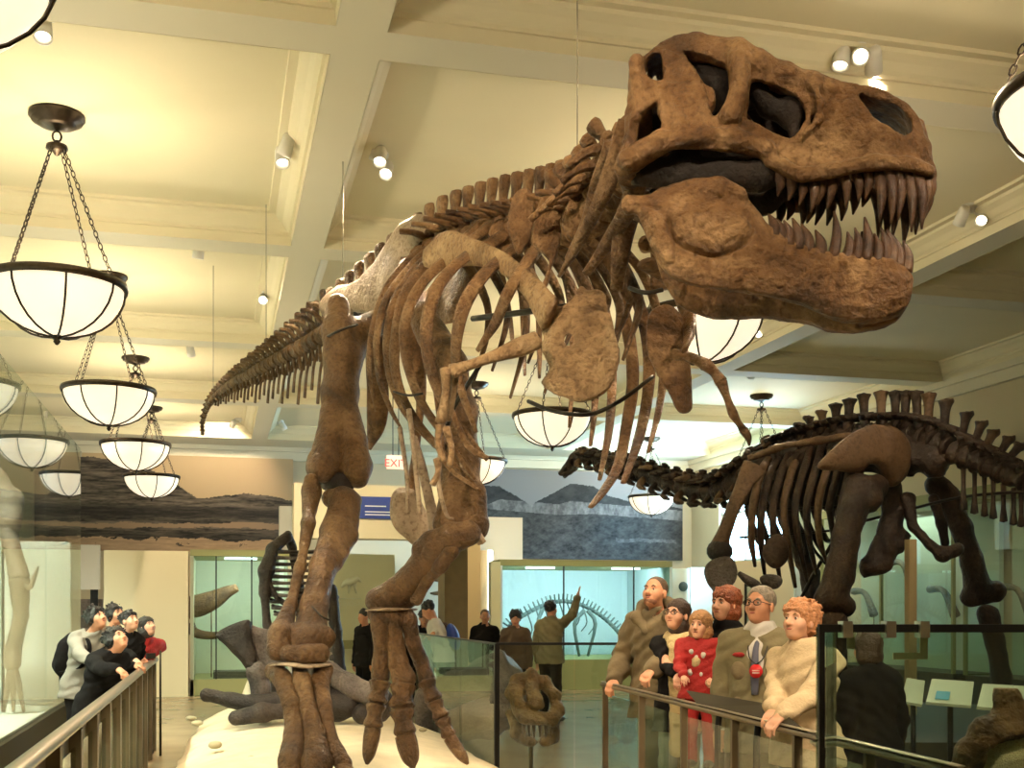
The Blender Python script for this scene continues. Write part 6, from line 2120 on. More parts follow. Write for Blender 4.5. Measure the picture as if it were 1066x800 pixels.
class Figure:
    """standing figure; local frame x = its right, y = forward, z = up, in metres for a 1.75 m person"""

    def __init__(f, name, label, foot, facing, H, group, lean=0.0, yaw=0.0, pitch=0.0, roll=0.0, hand_r=None, hand_l=None, wide=1.0, h=0.0075, headscale=1.0, sit=False, twist=0.0, hip_drop=0.0):
        f.S = H / 1.75
        f.h = h
        fd = unit(np.array([facing[0], facing[1], 0.0]))
        rd = np.cross(fd, UP)
        f.B = np.stack([rd, fd, UP], 1)
        f.foot = np.array([foot[0], foot[1], foot[2] if len(foot) > 2 else 0.0])
        f.o = empty(name, f.foot, label, 'person', group)
        f.wide = wide
        f.lean = lean
        f.drop = hip_drop
        f.Ru = rotx(-lean) @ rotz(twist)
        f.hipc = np.array([0, 0, 0.93 - hip_drop])
        f.hs = headscale
        f.headc = f.up((0, 0.025, 1.635))
        f.neck0 = f.up((0, -0.01, 1.42))
        f.Rh = rotz(yaw) @ rotx(pitch) @ roty(roll)
        f.neck1 = f.headc + f.Rh @ np.array([0, -0.02, -0.07])
        f.hands = {}
        for side, tgt in ((1, hand_r), (-1, hand_l)):
            sh = f.up((0.175 * side * wide, 0.0, 1.405))
            if tgt is None:
                wr = f.up((0.23 * side * wide, 0.05, 0.86))
                hd = np.array([0, 0.1, -1.0])
                grip = 0.5
            else:
                tw_, grip = tgt
                wr = f.loc(tw_)
                hd = None
            L1, L2 = 0.285, 0.255
            dv = wr - sh
            dd = np.linalg.norm(dv)
            if dd > (L1 + L2) * 0.985:
                wr = sh + dv / dd * (L1 + L2) * 0.985
                dv = wr - sh
                dd = np.linalg.norm(dv)
            a = (L1 ** 2 - L2 ** 2 + dd ** 2) / (2 * dd)
            hh = math.sqrt(max(L1 ** 2 - a ** 2, 0))
            hint = np.array([side * 0.6, -0.6, -0.5])
            dn = dv / dd
            hint = unit(hint - dn * (hint @ dn))
            el = sh + dn * a + hint * hh
            if hd is None:
                hd = unit(unit(wr - el) * 0.6 + np.array([0, 0.6, -0.35]))
            f.hands[side] = (sh, el, wr, unit(hd), grip)

    def up(f, p):
        p = np.asarray(p, float)
        return f.hipc + f.Ru @ (p - np.array([0, 0, 0.93]))

    def loc(f, w):
        return f.B.T @ (np.asarray(w, float) - f.foot) / f.S

    def world(f, V):
        return f.foot + (np.asarray(V) * f.S) @ f.B.T

    def vol(f, lo, hi, h=None):
        return Vol(lo, hi, (h or f.h) / f.S)

    def torso(f, v, g=0.0, k=0.05, zmin=None):
        w = f.wide
        v.ell(f.up((0, 0, 0.96)), np.array([0.165 * w, 0.115, 0.13]) + g, f.Ru, k)
        v.ell(f.up((0, 0.01, 1.12)), np.array([0.150 * w, 0.110 + 0.03 * (w - 1), 0.16]) + g, f.Ru, k)
        v.ell(f.up((0, 0.0, 1.30)), np.array([0.172 * w, 0.115, 0.16]) + g, f.Ru, k)
        v.cap(f.up((-0.145 * w, -0.005, 1.405)), f.up((0.145 * w, -0.005, 1.405)), 0.055 + g, None, k)
        v.cap(f.up((-0.06, -0.01, 1.44)), f.up((0.06, -0.01, 1.44)), 0.045 + g, None, k)

    def arm(f, v, side, g=0.0, k=0.02, to=1.0):
        sh, el, wr, hd, gr = f.hands[side]
        v.cap(sh, el, 0.050 + g, 0.041 + g, k)
        v.cap(el, el + (wr - el) * to, 0.040 + g, 0.029 + g, k)

    def legs(f, v, g=0.0, k=0.03, low=0.0):
        for s_ in (1, -1):
            hp = np.array([0.088 * s_, 0, 0.90 - f.drop])
            kn = np.array([0.095 * s_, 0.03 + f.drop, 0.50 - f.drop * 0.4])
            an = np.array([0.10 * s_, -0.02, 0.09 + low])
            v.cap(hp, kn, 0.088 + g, 0.056 + g, k).cap(kn, an, 0.056 + g * 1.4, 0.038 + g * 2.2, k)

    def hand(f, v, side):
        sh, el, wr, hd, gr = f.hands[side]
        sdv = unit(np.cross(hd, np.array([0, 0.2, 1.0])))        # across the knuckles
        nrm_ = unit(np.cross(sdv, hd))
        if nrm_[2] < 0:
            nrm_ = -nrm_
        R = np.stack([sdv, hd, nrm_], 1)
        v.cap(wr, wr + hd * 0.03, 0.028, 0.030, 0.012)
        v.ell(wr + hd * 0.055, (0.040, 0.048, 0.018), R, 0.012)
        for i, (off, ln) in enumerate([(-0.030, 0.066), (-0.010, 0.078), (0.010, 0.074), (0.029, 0.058)]):
            p0 = wr + hd * 0.092 + sdv * off
            a1 = gr * 0.9
            d1 = hd * math.cos(a1) - nrm_ * math.sin(a1)
            a2 = gr * 1.9
            d2 = hd * math.cos(a2) - nrm_ * math.sin(a2)
            p1 = p0 + d1 * ln * 0.5
            p2 = p1 + d2 * ln * 0.5
            v.cap(p0 - hd * 0.02, p1, 0.0098, 0.0092, 0.004).cap(p1, p2, 0.0092, 0.0080, 0.003)
        ts = -1 if side > 0 else 1
        t0 = wr + hd * 0.035 + sdv * ts * 0.028
        t1 = t0 + hd * 0.028 + sdv * ts * 0.026 - nrm_ * 0.008 * (1 + gr)
        t2 = t1 + hd * 0.026 + sdv * ts * 0.004 - nrm_ * 0.02 * gr
        v.cap(t0, t1, 0.013, 0.0115, 0.008).cap(t1, t2, 0.0110, 0.0095, 0.003)

    def H(f, p):
        return f.headc + f.Rh @ (np.asarray(p, float) * f.hs)

    def head(f, v, fem=False):
        s_ = f.hs
        R = f.Rh
        E = lambda c, r, k=0.02, neg=False: v.ell(f.H(c), np.array(r) * s_, R, k, neg)
        v.cap(f.neck0, f.neck1, 0.058 if not fem else 0.050, 0.052 if not fem else 0.045, 0.03)
        E((0, -0.012, 0.035), (0.076, 0.095, 0.083))
        E((0, 0.020, -0.028), (0.061, 0.072, 0.082), 0.03)
        E((0, 0.052, -0.088), (0.034, 0.034, 0.026), 0.03)
        E((0.038, 0.052, -0.028), (0.026, 0.03, 0.03), 0.03)
        E((-0.038, 0.052, -0.028), (0.026, 0.03, 0.03), 0.03)
        v.cap(f.H((-0.036, 0.078, 0.024)), f.H((0.036, 0.078, 0.024)), 0.012 * s_, None, 0.012)
        for x in (-1, 1):
            E((x * 0.031, 0.094, 0.004), (0.017, 0.014, 0.011), 0.010, True)
            E((x * 0.080, -0.005, -0.012), (0.010, 0.020, 0.032), 0.008)
        v.cap(f.H((0, 0.090, 0.012)), f.H((0, 0.112, -0.030)), 0.0085 * s_, 0.0135 * s_, 0.010)
        v.cap(f.H((-0.012, 0.098, -0.034)), f.H((0.012, 0.098, -0.034)), 0.009 * s_, None, 0.006)
        v.cap(f.H((-0.020, 0.083, -0.062)), f.H((0.020, 0.083, -0.062)), 0.009 * s_, None, 0.010)
        v.cap(f.H((-0.018, 0.094, -0.0615)), f.H((0.018, 0.094, -0.0615)), 0.0035 * s_, None, 0.004, True)

    def face_details(f, brow='hair_brown', smile=False, far=False, skin=None):
        s_ = f.hs * f.S
        m = M()
        Rw = f.B @ f.Rh
        for x in (-1, 1):
            e = part('eye', M().ball(f.world(f.H((x * 0.031, 0.0785, 0.003))), 0.0105 * s_, 10), 'eye_white', f.o)
            if not far:
                part('iris', M().ball(f.world(f.H((x * 0.031, 0.0855, 0.0035))), 0.0062 * s_, 8), 'iris_dark', e)
                pts = [f.world(f.H((x * a, 0.093 - abs(a - 0.03) * 0.25, z))) for a, z in ((0.014, 0.022), (0.030, 0.028), (0.046, 0.022))]
                part('eyebrow', M().loft(pts, [(0.0035 * s_, 0.003 * s_), (0.0045 * s_, 0.003 * s_), (0.0025 * s_, 0.002 * s_)], 6, 4), brow, f.o)
        w = 0.029 if smile else 0.025
        lf = 0.006 if smile else 0.0
        pts = [f.world(f.H(q)) for q in ((-w, 0.079, -0.061 + lf), (-w * 0.5, 0.0905, -0.060), (0, 0.0925, -0.0605), (w * 0.5, 0.0905, -0.060), (w, 0.079, -0.061 + lf))]
        part('lips', M().loft(pts, [(0.002 * s_, 0.003 * s_), (0.0050 * s_, 0.003 * s_), (0.0058 * s_, 0.003 * s_), (0.0050 * s_, 0.003 * s_), (0.002 * s_, 0.003 * s_)], 8, 3), 'lips_red', f.o)

    def body(f, skin='skin', fem=False):
        S_ = 0.75
        pts = [np.array([0, 0, 0.0]), f.headc]
        for k2 in (1, -1):
            pts += list(f.hands[k2][:3]) + [f.hands[k2][2] + f.hands[k2][3] * 0.19]
        pts = np.array(pts)
        lo = np.minimum(pts.min(0) - 0.17, [-0.26, -0.2, -0.01])
        hi = np.maximum(pts.max(0) + 0.17, [0.26, 0.25, 1.0])
        f.lo, f.hi = lo, hi
        v = f.vol(lo, hi)
        f.torso(v, -0.012)
        f.legs(v, -0.006)
        for s_ in (1, -1):
            v.cap((0.10 * s_, -0.03, 0.05), (0.11 * s_, 0.15, 0.035), 0.042, 0.032, 0.02)
            f.arm(v, s_, -0.004)
            f.hand(v, s_)
        f.head(v, fem)
        V, F = v.mesh()
        part('body', (f.world(V), F), skin, f.o)

    def garment(f, name, material, fn, lo=None, hi=None, h=None, noise=0.006, nf=13, seed=0.0, label=None, parent=None):
        v = f.vol(f.lo if lo is None else lo, f.hi if hi is None else hi, h)
        fn(v)
        if noise:
            v.noise(noise, nf, seed)
        V, F = v.mesh()
        return part(name, (f.world(V), F), material, parent or f.o, label=label)

    def trousers(f, material, g=0.012):
        def fn(v):
            f.legs(v, g)
            v.ell((0, 0, 0.93 - f.drop), np.array([0.168 * f.wide, 0.12, 0.13]) + g, None, 0.04)
        f.garment('trousers', material, fn, hi=np.array([0.3, 0.3, 1.15]))

    def shoes(f, material='leather_black'):
        for s_ in (1, -1):
            v = f.vol((0.10 * s_ - 0.1, -0.15, -0.02), (0.10 * s_ + 0.12, 0.28, 0.17))
            v.cap((0.10 * s_, -0.04, 0.055), (0.11 * s_, 0.17, 0.038), 0.055, 0.042, 0.02)
            v.F[:, :, :] = np.maximum(v.F, -(v.sub(v.lo, v.lo + v.h * v.n)[1][..., 2] - 0.002))
            V, F = v.mesh()
            part('shoe', (f.world(V), F), material, f.o)

    def top(f, material, name='jacket', g=0.022, hem=0.80, sleeves=True, neck=0.075, open_front=False, seed=0.0, flare=0.02, collar=False, label=None, cuff=0.95, noise=0.007, base=0.0):
        def fn(v):
            f.torso(v, g)
            if hem < 0.92:
                v.cap(f.up((-0.05, 0, 0.93)), (-0.05, 0.0, hem - 0.02 - f.drop), 0.125 * f.wide + g, 0.125 * f.wide + g + flare, 0.05)
                v.cap(f.up((0.05, 0, 0.93)), (0.05, 0.0, hem - 0.02 - f.drop), 0.125 * f.wide + g, 0.125 * f.wide + g + flare, 0.05)
            if sleeves:
                f.arm(v, 1, g * 0.8, 0.02, cuff)
                f.arm(v, -1, g * 0.8, 0.02, cuff)
            if collar:
                v.cap(f.neck0 + [0, -0.01, 0.0], f.neck0 + (f.neck1 - f.neck0) * 0.45, 0.085, 0.088, 0.03)
            v.cap(f.neck0 + (f.neck1 - f.neck0) * (0.15 if collar else 0.05), f.neck1 + [0, 0, 0.1], neck, neck + 0.02, 0.008, True)
            if open_front:
                v.cap(f.up((0, 0.185, 1.42)), f.up((0, 0.178, 1.12)), 0.088, 0.034, 0.008, True)
            sl, G = v.sub(v.lo, v.lo + v.h * v.n)
            v.F[sl] = np.maximum(v.F[sl], (hem - f.drop) - G[..., 2])
            if noise:
                # soft cloth folds running across the sleeves and body
                v.F[sl] += (noise * 0.55 * np.sin(G[..., 2] * 58 + 3.0 * n3(G.reshape(-1, 3), 7.0, seed).reshape(G.shape[:3]) + G[..., 0] * 30)).astype(np.float32)
        return f.garment(name, material, fn, seed=seed, label=label, noise=noise)

    def hair(f, material, style='short', seed=0.0):
        lo = f.headc - 0.30
        hi = f.headc + 0.22

        def fn(v):
            E = lambda c, r, k=0.02, neg=False: v.ell(f.H(c), np.array(r) * f.hs, f.Rh, k, neg)
            if style == 'cropped':
                E((0, -0.018, 0.042), (0.080, 0.095, 0.083))
                E((0, 0.085, 0.000), (0.085, 0.060, 0.070), 0.01, True)
                E((0, 0.03, -0.06), (0.10, 0.10, 0.07), 0.01, True)
            elif style == 'short':
                E((0, -0.018, 0.046), (0.087, 0.102, 0.088))
                E((0, 0.092, -0.020), (0.064, 0.050, 0.076), 0.01, True)
                E((0, 0.04, -0.07), (0.10, 0.10, 0.07), 0.01, True)
            elif style == 'mop':
                E((0, -0.018, 0.048), (0.094, 0.108, 0.092))
                E((0, -0.03, 0.0), (0.092, 0.085, 0.075), 0.03)
                E((0, 0.096, -0.030), (0.060, 0.052, 0.076), 0.01, True)
                E((0.075, -0.005, -0.01), (0.022, 0.04, 0.035), 0.02)
                E((-0.075, -0.005, -0.01), (0.022, 0.04, 0.035), 0.02)
            elif style == 'bob':
                E((0, -0.020, 0.045), (0.098, 0.112, 0.096))
                E((0, -0.035, -0.05), (0.105, 0.085, 0.085), 0.03)
                E((0, 0.095, -0.045), (0.066, 0.075, 0.092), 0.012, True)
            elif style == 'long':
                E((0, -0.020, 0.045), (0.092, 0.108, 0.090))
                E((0, -0.045, -0.06), (0.092, 0.07, 0.12), 0.03)
                E((0, 0.095, -0.035), (0.064, 0.070, 0.090), 0.012, True)
            elif style == 'curly':
                E((0, -0.020, 0.050), (0.100, 0.112, 0.092))
                E((0, -0.05, -0.01), (0.092, 0.08, 0.08), 0.03)
                E((0, 0.095, -0.03), (0.070, 0.060, 0.082), 0.01, True)
            elif style == 'receding':
                E((0, -0.018, 0.042), (0.084, 0.101, 0.087))
                E((0, 0.094, -0.004), (0.076, 0.052, 0.080), 0.01, True)
                E((0, 0.06, -0.07), (0.10, 0.10, 0.08), 0.01, True)
            if style in ('mop', 'curly', 'short', 'bob'):
                rt = random.Random(int(seed * 13) + 5)
                for _ in range(70 if style != 'bob' else 40):
                    a = rt.uniform(0, 2 * math.pi)
                    zz = rt.uniform(0.1, 1.0)
                    rr_ = math.sqrt(max(0, 1 - zz * zz))
                    dx = np.array([math.cos(a) * rr_, math.sin(a) * rr_, zz])
                    if dx[1] > 0.55 and zz < 0.75:
                        continue
                    b0 = np.array([0, -0.018, 0.045]) + dx * np.array([0.086, 0.100, 0.086])
                    ln_ = {'mop': 0.026, 'curly': 0.018, 'short': 0.012, 'bob': 0.010}[style]
                    sw_ = np.array([rt.uniform(-1, 1), rt.uniform(-1, 1), rt.uniform(-1, .6)]) * 0.012
                    v.cap(f.H(b0), f.H(b0 + dx * ln_ + sw_), 0.011 * f.hs, 0.006 * f.hs, 0.006)
                if f.h < 0.01:
                    for x in np.linspace(-0.05, 0.05, 6):
                        v.cap(f.H((x, 0.070, 0.082 - abs(x) * 0.25)), f.H((x * 1.15 + rt.uniform(-.008, .008), 0.094 - abs(x) * 0.35, 0.044 + rt.uniform(-.006, .008))), 0.012 * f.hs, 0.006 * f.hs, 0.008)
        am = {'curly': 0.010, 'mop': 0.008, 'bob': 0.005, 'cropped': 0.001}.get(style, 0.004)
        f.garment('hair', material, fn, lo, hi, min(f.h, 0.007), am, {'curly': 60}.get(style, 42), seed)

    def glasses(f):
        m = M()
        for x in (-1, 1):
            c = (x * 0.034, 0.104, 0.002)
            ring = [f.world(f.H((c[0] + 0.026 * math.cos(a), c[1] - 0.004 * abs(math.cos(a)), c[2] + 0.017 * math.sin(a)))) for a in np.linspace(0, 2 * np.pi, 15)]
            m.loft(ring, [0.0028] * 15, 5, 1, caps=False)
            m.loft([f.world(f.H((x * 0.060, 0.098, 0.006))), f.world(f.H((x * 0.083, 0.0, 0.002)))], [0.0028, 0.0028], 5, 1)
        m.loft([f.world(f.H((-0.009, 0.104, 0.004))), f.world(f.H((0.009, 0.104, 0.004)))], [0.0028, 0.0028], 5, 1)
        part('spectacles', m, 'leather_black', f.o)


def ground(px, d):
    q = P(px, 635, d)
    q[2] = 0.0
    return q


G1 = 'family leaning on the rail at right'
LOOKL = unit(-FW * 0.70 - RT * 0.55)

# bearded man in an olive parka
f = Figure('person', 'tall bearded man with cropped hair in a bulky olive parka, both hands on the rail', ground(690, 8.95), LOOKL, 1.86, G1, lean=0.12, yaw=0.05, pitch=0.28,
           hand_r=(railp(641) + UP * 0.06 + FW * 0.10, 0.7), hand_l=(railp(668) + UP * 0.06 + FW * 0.10 + RT * 0.02, 0.7), wide=1.1)
f.body('skin')
f.trousers('cloth_olive')
f.shoes()
f.top('cloth_olive', 'parka', g=0.046, hem=0.72, collar=True, seed=1.0, noise=0.010, cuff=0.93, flare=0.03)
f.garment('hood', 'cloth_olive', lambda v: (v.chain([f.up((-0.13, 0.08, 1.46)), f.up((-0.14, -0.05, 1.53)), f.up((0, -0.13, 1.53)), f.up((0.14, -0.05, 1.53)), f.up((0.13, 0.08, 1.46)), f.up((0.03, 0.13, 1.38))], [.045, .05, .055, .05, .045, .035], 0.02)), noise=0.012, seed=3)
f.hair('hair_cropped', 'cropped')
f.face_details('hair_brown')
f.garment('beard', 'beard_stubble', lambda v: (v.ell(f.H((0, 0.046, -0.076)), (0.050, 0.045, 0.040), f.Rh, 0.02), v.ell(f.H((0, 0.082, -0.046)), (0.030, 0.018, 0.009), f.Rh, 0.01), v.ell(f.H((0, 0.06, -0.01)), (0.060, 0.060, 0.042), f.Rh, 0.005, True), v.ell(f.H((0, 0.098, -0.062)), (0.018, 0.014, 0.008), f.Rh, 0.004, True)),
          f.headc - 0.2, f.headc + 0.15, 0.006, 0.002, 60)
sh_, el_, wr_ = f.hands[-1][:3]

# woman with glasses, cream scarf, dark coat
f2 = Figure('person', 'smiling woman with dark hair and glasses in a black coat with a long cream scarf', ground(708, 8.5), unit(-FW * 0.8 - RT * 0.5), 1.67, G1, lean=0.05, yaw=-0.15, pitch=0.22, hand_r=(P(712, 712, 8.0), 0.9), hand_l=(P(722, 716, 8.15), 0.9))
f2.body('skin_light', True)
f2.trousers('cloth_sage')
f2.shoes()
f2.top('cloth_black', 'coat', g=0.022, hem=0.74, seed=2.0, open_front=True)
f2.hair('hair_brown', 'long')
f2.face_details('hair_black', True)
f2.glasses()
f2.garment('scarf', 'cloth_scarf', lambda v: (v.chain([f2.up((-0.07, 0.03, 1.47)), f2.up((0, 0.10, 1.43)), f2.up((0.07, 0.03, 1.47)), f2.up((0.0, -0.06, 1.50)), f2.up((-0.07, 0.03, 1.47))], [.042, .045, .042, .04, .042], 0.02),
                                                v.chain([f2.up((-0.03, 0.12, 1.40)), f2.up((-0.05, 0.155, 1.15)), f2.up((-0.05, 0.16, 0.85)), f2.up((-0.04, 0.16, 0.62))], [.045, .055, .06, .06], 0.02)), noise=0.009, nf=26)

# toddler held in front
tb = P(729, 0, 8.05)
tb[2] = P(729, 725, 8.05)[2] - 0.50
f3 = Figure('person', 'toddler with fair fringe in a red patterned sweater, held before the scarfed woman', tb, unit(-FW * 0.85 - RT * 0.35), 1.06, G1, yaw=-0.15, pitch=0.12, headscale=1.38, hand_r=(P(712, 704, 7.86), 0.8), hand_l=(P(742, 706, 7.9), 0.8), wide=1.3)
f3.body('skin_light', True)
f3.trousers('cloth_red')
f3.shoes()
sw = f3.top('cloth_red', 'sweater', g=0.035, hem=0.80, seed=3.0, noise=0.010, collar=True, neck=0.07)
f3.hair('hair_blond', 'bob')
f3.face_details('hair_blond', True)
for i, (x, z, r, mt) in enumerate([(0.01, 1.22, .040, 'cloth_scarf'), (-0.07, 1.30, .022, 'cloth_white'), (0.08, 1.10, .026, 'cloth_white'), (-0.05, 1.08, .022, 'cloth_white'), (0.07, 1.34, .020, 'cloth_white'), (0.01, 1.28, .018, 'cloth_white')]):
    c = f3.world(f3.up((x, 0.135 + 0.012, z)))
    part('knitted_patch', M().ball(c, (r * 0.9, r * 0.55, r * 0.9), 12, noise=0.3, nf=40), mt, sw)

# red haired woman
f4 = Figure('person', 'woman with a red bob haircut in a black turtleneck behind the toddler', ground(757, 8.15), unit(-FW * 0.65 - RT * 0.65), 1.75, G1, yaw=-0.05, pitch=0.12)
f4.body('skin_light', True)
f4.trousers('cloth_black')
f4.shoes()
f4.top('cloth_black', 'turtleneck', g=0.016, hem=0.82, seed=4.0, collar=True, neck=0.046)
f4.hair('hair_red', 'bob', 1.0)
f4.face_details('hair_brown', True)

# older man with vest, tie and red badge
f5 = Figure('person', 'older man with grey hair and glasses in a khaki vest with a red badge', ground(793, 7.05), unit(-FW * 0.85 - RT * 0.42), 1.74, G1, lean=0.02, yaw=-0.25, pitch=0.16, wide=1.12)
f5.body('skin')
f5.trousers('cloth_khaki')
f5.shoes()
f5.top('cloth_white', 'shirt', g=0.014, hem=0.86, seed=5.0, neck=0.060, collar=True)
vest = f5.top('cloth_khaki', 'vest', g=0.032, hem=0.74, sleeves=True, seed=6.0, open_front=True, neck=0.086, cuff=0.9)
for x, z in ((-0.10, 1.24), (0.10, 1.24), (-0.11, 1.02), (0.11, 1.02)):
    v = f5.vol((x - 0.1, 0.03, z - 0.12), (x + 0.1, 0.25, z + 0.12))
    v.ell((x, 0.140 - abs(x) * 0.25, z), (0.060, 0.034, 0.062), None, 0.01)
    V, F = v.mesh()
    V = f5.hipc + (V - [0, 0, 0.93]) @ f5.Ru.T
    part('pocket', (f5.world(V), F), 'cloth_olive', vest)
for x in (-0.105, 0.105):
    part('embroidery', M().ball(f5.world(f5.up((x, 0.158 - abs(x) * 0.25, 1.335))), (0.045, 0.022, 0.014), 12, noise=0.3, nf=50), 'cloth_red', vest)
tie = M().loft([f5.world(f5.up((0, 0.085, 1.43))), f5.world(f5.up((0, 0.142, 1.36))), f5.world(f5.up((0, 0.165, 1.22))), f5.world(f5.up((0, 0.165, 1.1)))], [(0.010, 0.016), (0.008, 0.018), (0.006, 0.026), (0.005, 0.020)], 8, 4, up=f5.B @ np.array([0, 1, 0]))
part('tie', tie, 'tie_grey', f5.o)
bc = f5.world(f5.up((-0.02, 0.205, 1.245)))
bd = part('badge', M().lathe([(0, 0), (0.040, 0), (0.042, 0.006), (0.0, 0.008)], bc, f5.B @ np.array([0.1, 1, 0.1]), seg=24), 'badge_red', f5.o)
for dz in (0.004, -0.006, -0.012):
    part('badge_text', M().box((-0.022, 0.008, dz - 0.0015), (0.022, 0.0105, dz + 0.0015), rot=f5.B, org=bc), 'cloth_white', bd, False)
part('lanyard', M().loft([f5.world(f5.up((-0.07, 0.05, 1.46))), f5.world(f5.up((-0.06, 0.175, 1.33))), bc + UP * 0.04], [0.004] * 3, 6, 3).loft([f5.world(f5.up((0.07, 0.05, 1.46))), f5.world(f5.up((0.03, 0.18, 1.33))), bc + UP * 0.04], [0.004] * 3, 6, 3), 'leather_black', f5.o)
f5.hair('hair_grey', 'receding', 2.0)
f5.face_details('hair_grey')
f5.glasses()

# older woman in a cream cardigan
f6 = Figure('person', 'older woman with short strawberry blond hair in a cream knitted cardigan beside the glass case', ground(840, 6.3), unit(-FW * 0.55 - RT * 0.80), 1.645, G1, lean=0.05, yaw=0.10, pitch=0.20, hand_r=(P(806, 740, 6.05), 0.5), hand_l=(P(815, 745, 5.85), 0.5), wide=1.08)
f6.body('skin_light', True)
f6.trousers('cloth_brown')
f6.shoes()
f6.top('cloth_cream', 'cardigan', g=0.034, hem=0.80, seed=7.0, collar=True, neck=0.066, noise=0.010, cuff=0.97)
f6.hair('hair_strawberry', 'curly', 3.0)
f6.face_details('hair_blond', True)

# ------------------------------------------------------------------ young visitors at left
G2 = 'young visitors leaning on the walkway railing'
LOOKR = unit(-FW * 0.45 + RT * 0.80)
rail_at = lambda px: onX(px, 700, RXL + 0.0)


def railL(y):
    return np.array([RXL - 0.06, y, 1.08])


f7 = Figure('person', 'lowest young visitor at left, crouched over the railing in a black jacket', ground(98, 10.4), LOOKR, 1.66, G2, lean=0.42, yaw=-0.1, pitch=0.55, hand_r=(railL(10.2), 0.8), hand_l=(railL(11.2), 0.8), hip_drop=0.16)
f7.body('skin')
f7.trousers('cloth_black')
f7.shoes()
f7.top('cloth_black', 'jacket', g=0.034, hem=0.78, seed=8, collar=True)
f7.hair('hair_black', 'mop', 4)
f7.face_details('hair_black')
f7.garment('collar', 'cloth_brown', lambda v: v.chain([f7.up((-0.07, 0.08, 1.40)), f7.up((0, -0.05, 1.50)), f7.up((0.07, 0.08, 1.40))], [.03, .035, .03], 0.02), noise=0.003)
f8 = Figure('person', 'young visitor with spiky black hair and a pale jacket wearing a black backpack', ground(84, 11.0), LOOKR, 1.66, G2, lean=0.30, yaw=-0.05, pitch=0.40, hand_r=(P(96, 690, 10.4), 0.8), wide=1.05)
f8.body('skin')
f8.trousers('cloth_black')
f8.shoes()
f8.top('cloth_grey', 'jacket', g=0.030, hem=0.80, seed=9, collar=True)
f8.hair('hair_black', 'mop', 5)
f8.face_details('hair_black')
bpk = f8.o
v = f8.vol(f8.up((0, -0.24, 1.18)) - 0.36, f8.up((0, -0.24, 1.18)) + 0.36, 0.012)
v.ell(f8.up((0.0, -0.23, 1.16)), (0.17, 0.115, 0.25), f8.Ru, 0.02).ell(f8.up((0.0, -0.30, 1.06)), (0.13, 0.07, 0.13), f8.Ru, 0.02)
v.noise(0.008, 20)
V, F = v.mesh()
pk = tag(part('backpack', (f8.world(V), F), 'cloth_black', None), 'bulky black backpack worn by the left visitor in a pale jacket', 'backpack')
for x in (-0.11, 0.11):
    part('shoulder_strap', M().loft([f8.world(f8.up((x, -0.15, 1.36))), f8.world(f8.up((x, 0.0, 1.475))), f8.world(f8.up((x, 0.14, 1.36))), f8.world(f8.up((x * 1.3, 0.10, 1.15))), f8.world(f8.up((x * 1.4, -0.14, 1.02)))], [(0.010, 0.025)] * 5, 8, 5), 'cloth_black', pk)
for x in (-0.05, 0.05):
    part('hanging_strap', M().loft([f8.world(f8.up((x, -0.26, 0.94))), f8.world(f8.up((x, -0.26, 0.94)) - np.array([0, 0.0, 0.22]))], [0.009, 0.007], 6, 1), 'cloth_black', pk)
f9 = Figure('person', 'tallest young visitor in the left group, in a dark brown jacket', ground(112, 12.5), LOOKR, 1.66, G2, lean=0.14, yaw=0.0, pitch=0.35)
f9.body('skin')
f9.trousers('cloth_black')
f9.shoes()
f9.top('cloth_brown', 'jacket', g=0.03, hem=0.80, seed=10, collar=True)
f9.hair('hair_black', 'mop', 6)
f9.face_details('hair_black')
f10 = Figure('person', 'young visitor in a black puffy coat between the brown jacket and the red jacket', ground(125, 11.9), LOOKR, 1.60, G2, lean=0.18, yaw=0.0, pitch=0.35, hand_r=(railL(11.9), 0.8))
f10.body('skin_light')
f10.trousers('cloth_black')
f10.shoes()
f10.top('cloth_black', 'coat', g=0.045, hem=0.76, seed=11, collar=True, noise=0.012)
f10.hair('hair_black', 'short', 7)
f10.face_details('hair_black')
f11 = Figure('person', 'smiling young woman in a red jacket with her arm over the railing end', ground(139, 12.7), unit(-FW * 0.5 + RT * 0.75), 1.60, G2, lean=0.32, yaw=0.05, pitch=0.40, hand_r=(railL(12.6), 0.8), hand_l=(railL(13.4) + np.array([0.05, 0, 0.02]), 0.8), hip_drop=0.05)
f11.body('skin_light', True)
f11.trousers('cloth_black')
f11.shoes()
f11.top('cloth_red', 'jacket', g=0.034, hem=0.80, seed=12, collar=True)
f11.hair('hair_black', 'bob', 8)
f11.face_details('hair_black', True)
cm = f11.up((0.02, 0.22, 1.34))
part('camera', M().box((-0.05, -0.02, -0.03), (0.05, 0.02, 0.03), rot=f11.B, org=f11.world(cm)), 'leather_black', f11.o, False)

# ------------------------------------------------------------------ distant visitors
f12 = Figure('person', 'distant man bending his head to read, in a patterned shirt', ground(462, 16.4), unit(-FW * 0.15 - RT * 0.9), 1.74, None, lean=0.28, pitch=-0.55, h=0.012, hand_r=(P(452, 660, 16.0), 0.6), hand_l=(P(450, 662, 16.3), 0.6))
f12.body('skin')
f12.trousers('cloth_black')
f12.shoes()
sh12 = f12.top('cloth_white', 'shirt', g=0.02, hem=0.86, seed=13)
for i, (x, y_, z) in enumerate([(0.14, 0.05, 1.36), (0.10, -0.08, 1.22), (0.15, 0.03, 1.12), (0.06, -0.12, 1.35)]):
    part('dark_patch', M().ball(f12.world(f12.up((x, y_, z))), (0.07, 0.06, 0.06), 10, noise=0.3, nf=20), 'cloth_brown', sh12)
f12.hair('hair_black', 'short', 1)
f12.face_details('hair_black', far=True)
v = f12.vol(f12.up((0, -0.2, 1.15)) - 0.3, f12.up((0, -0.2, 1.15)) + 0.3, 0.014)
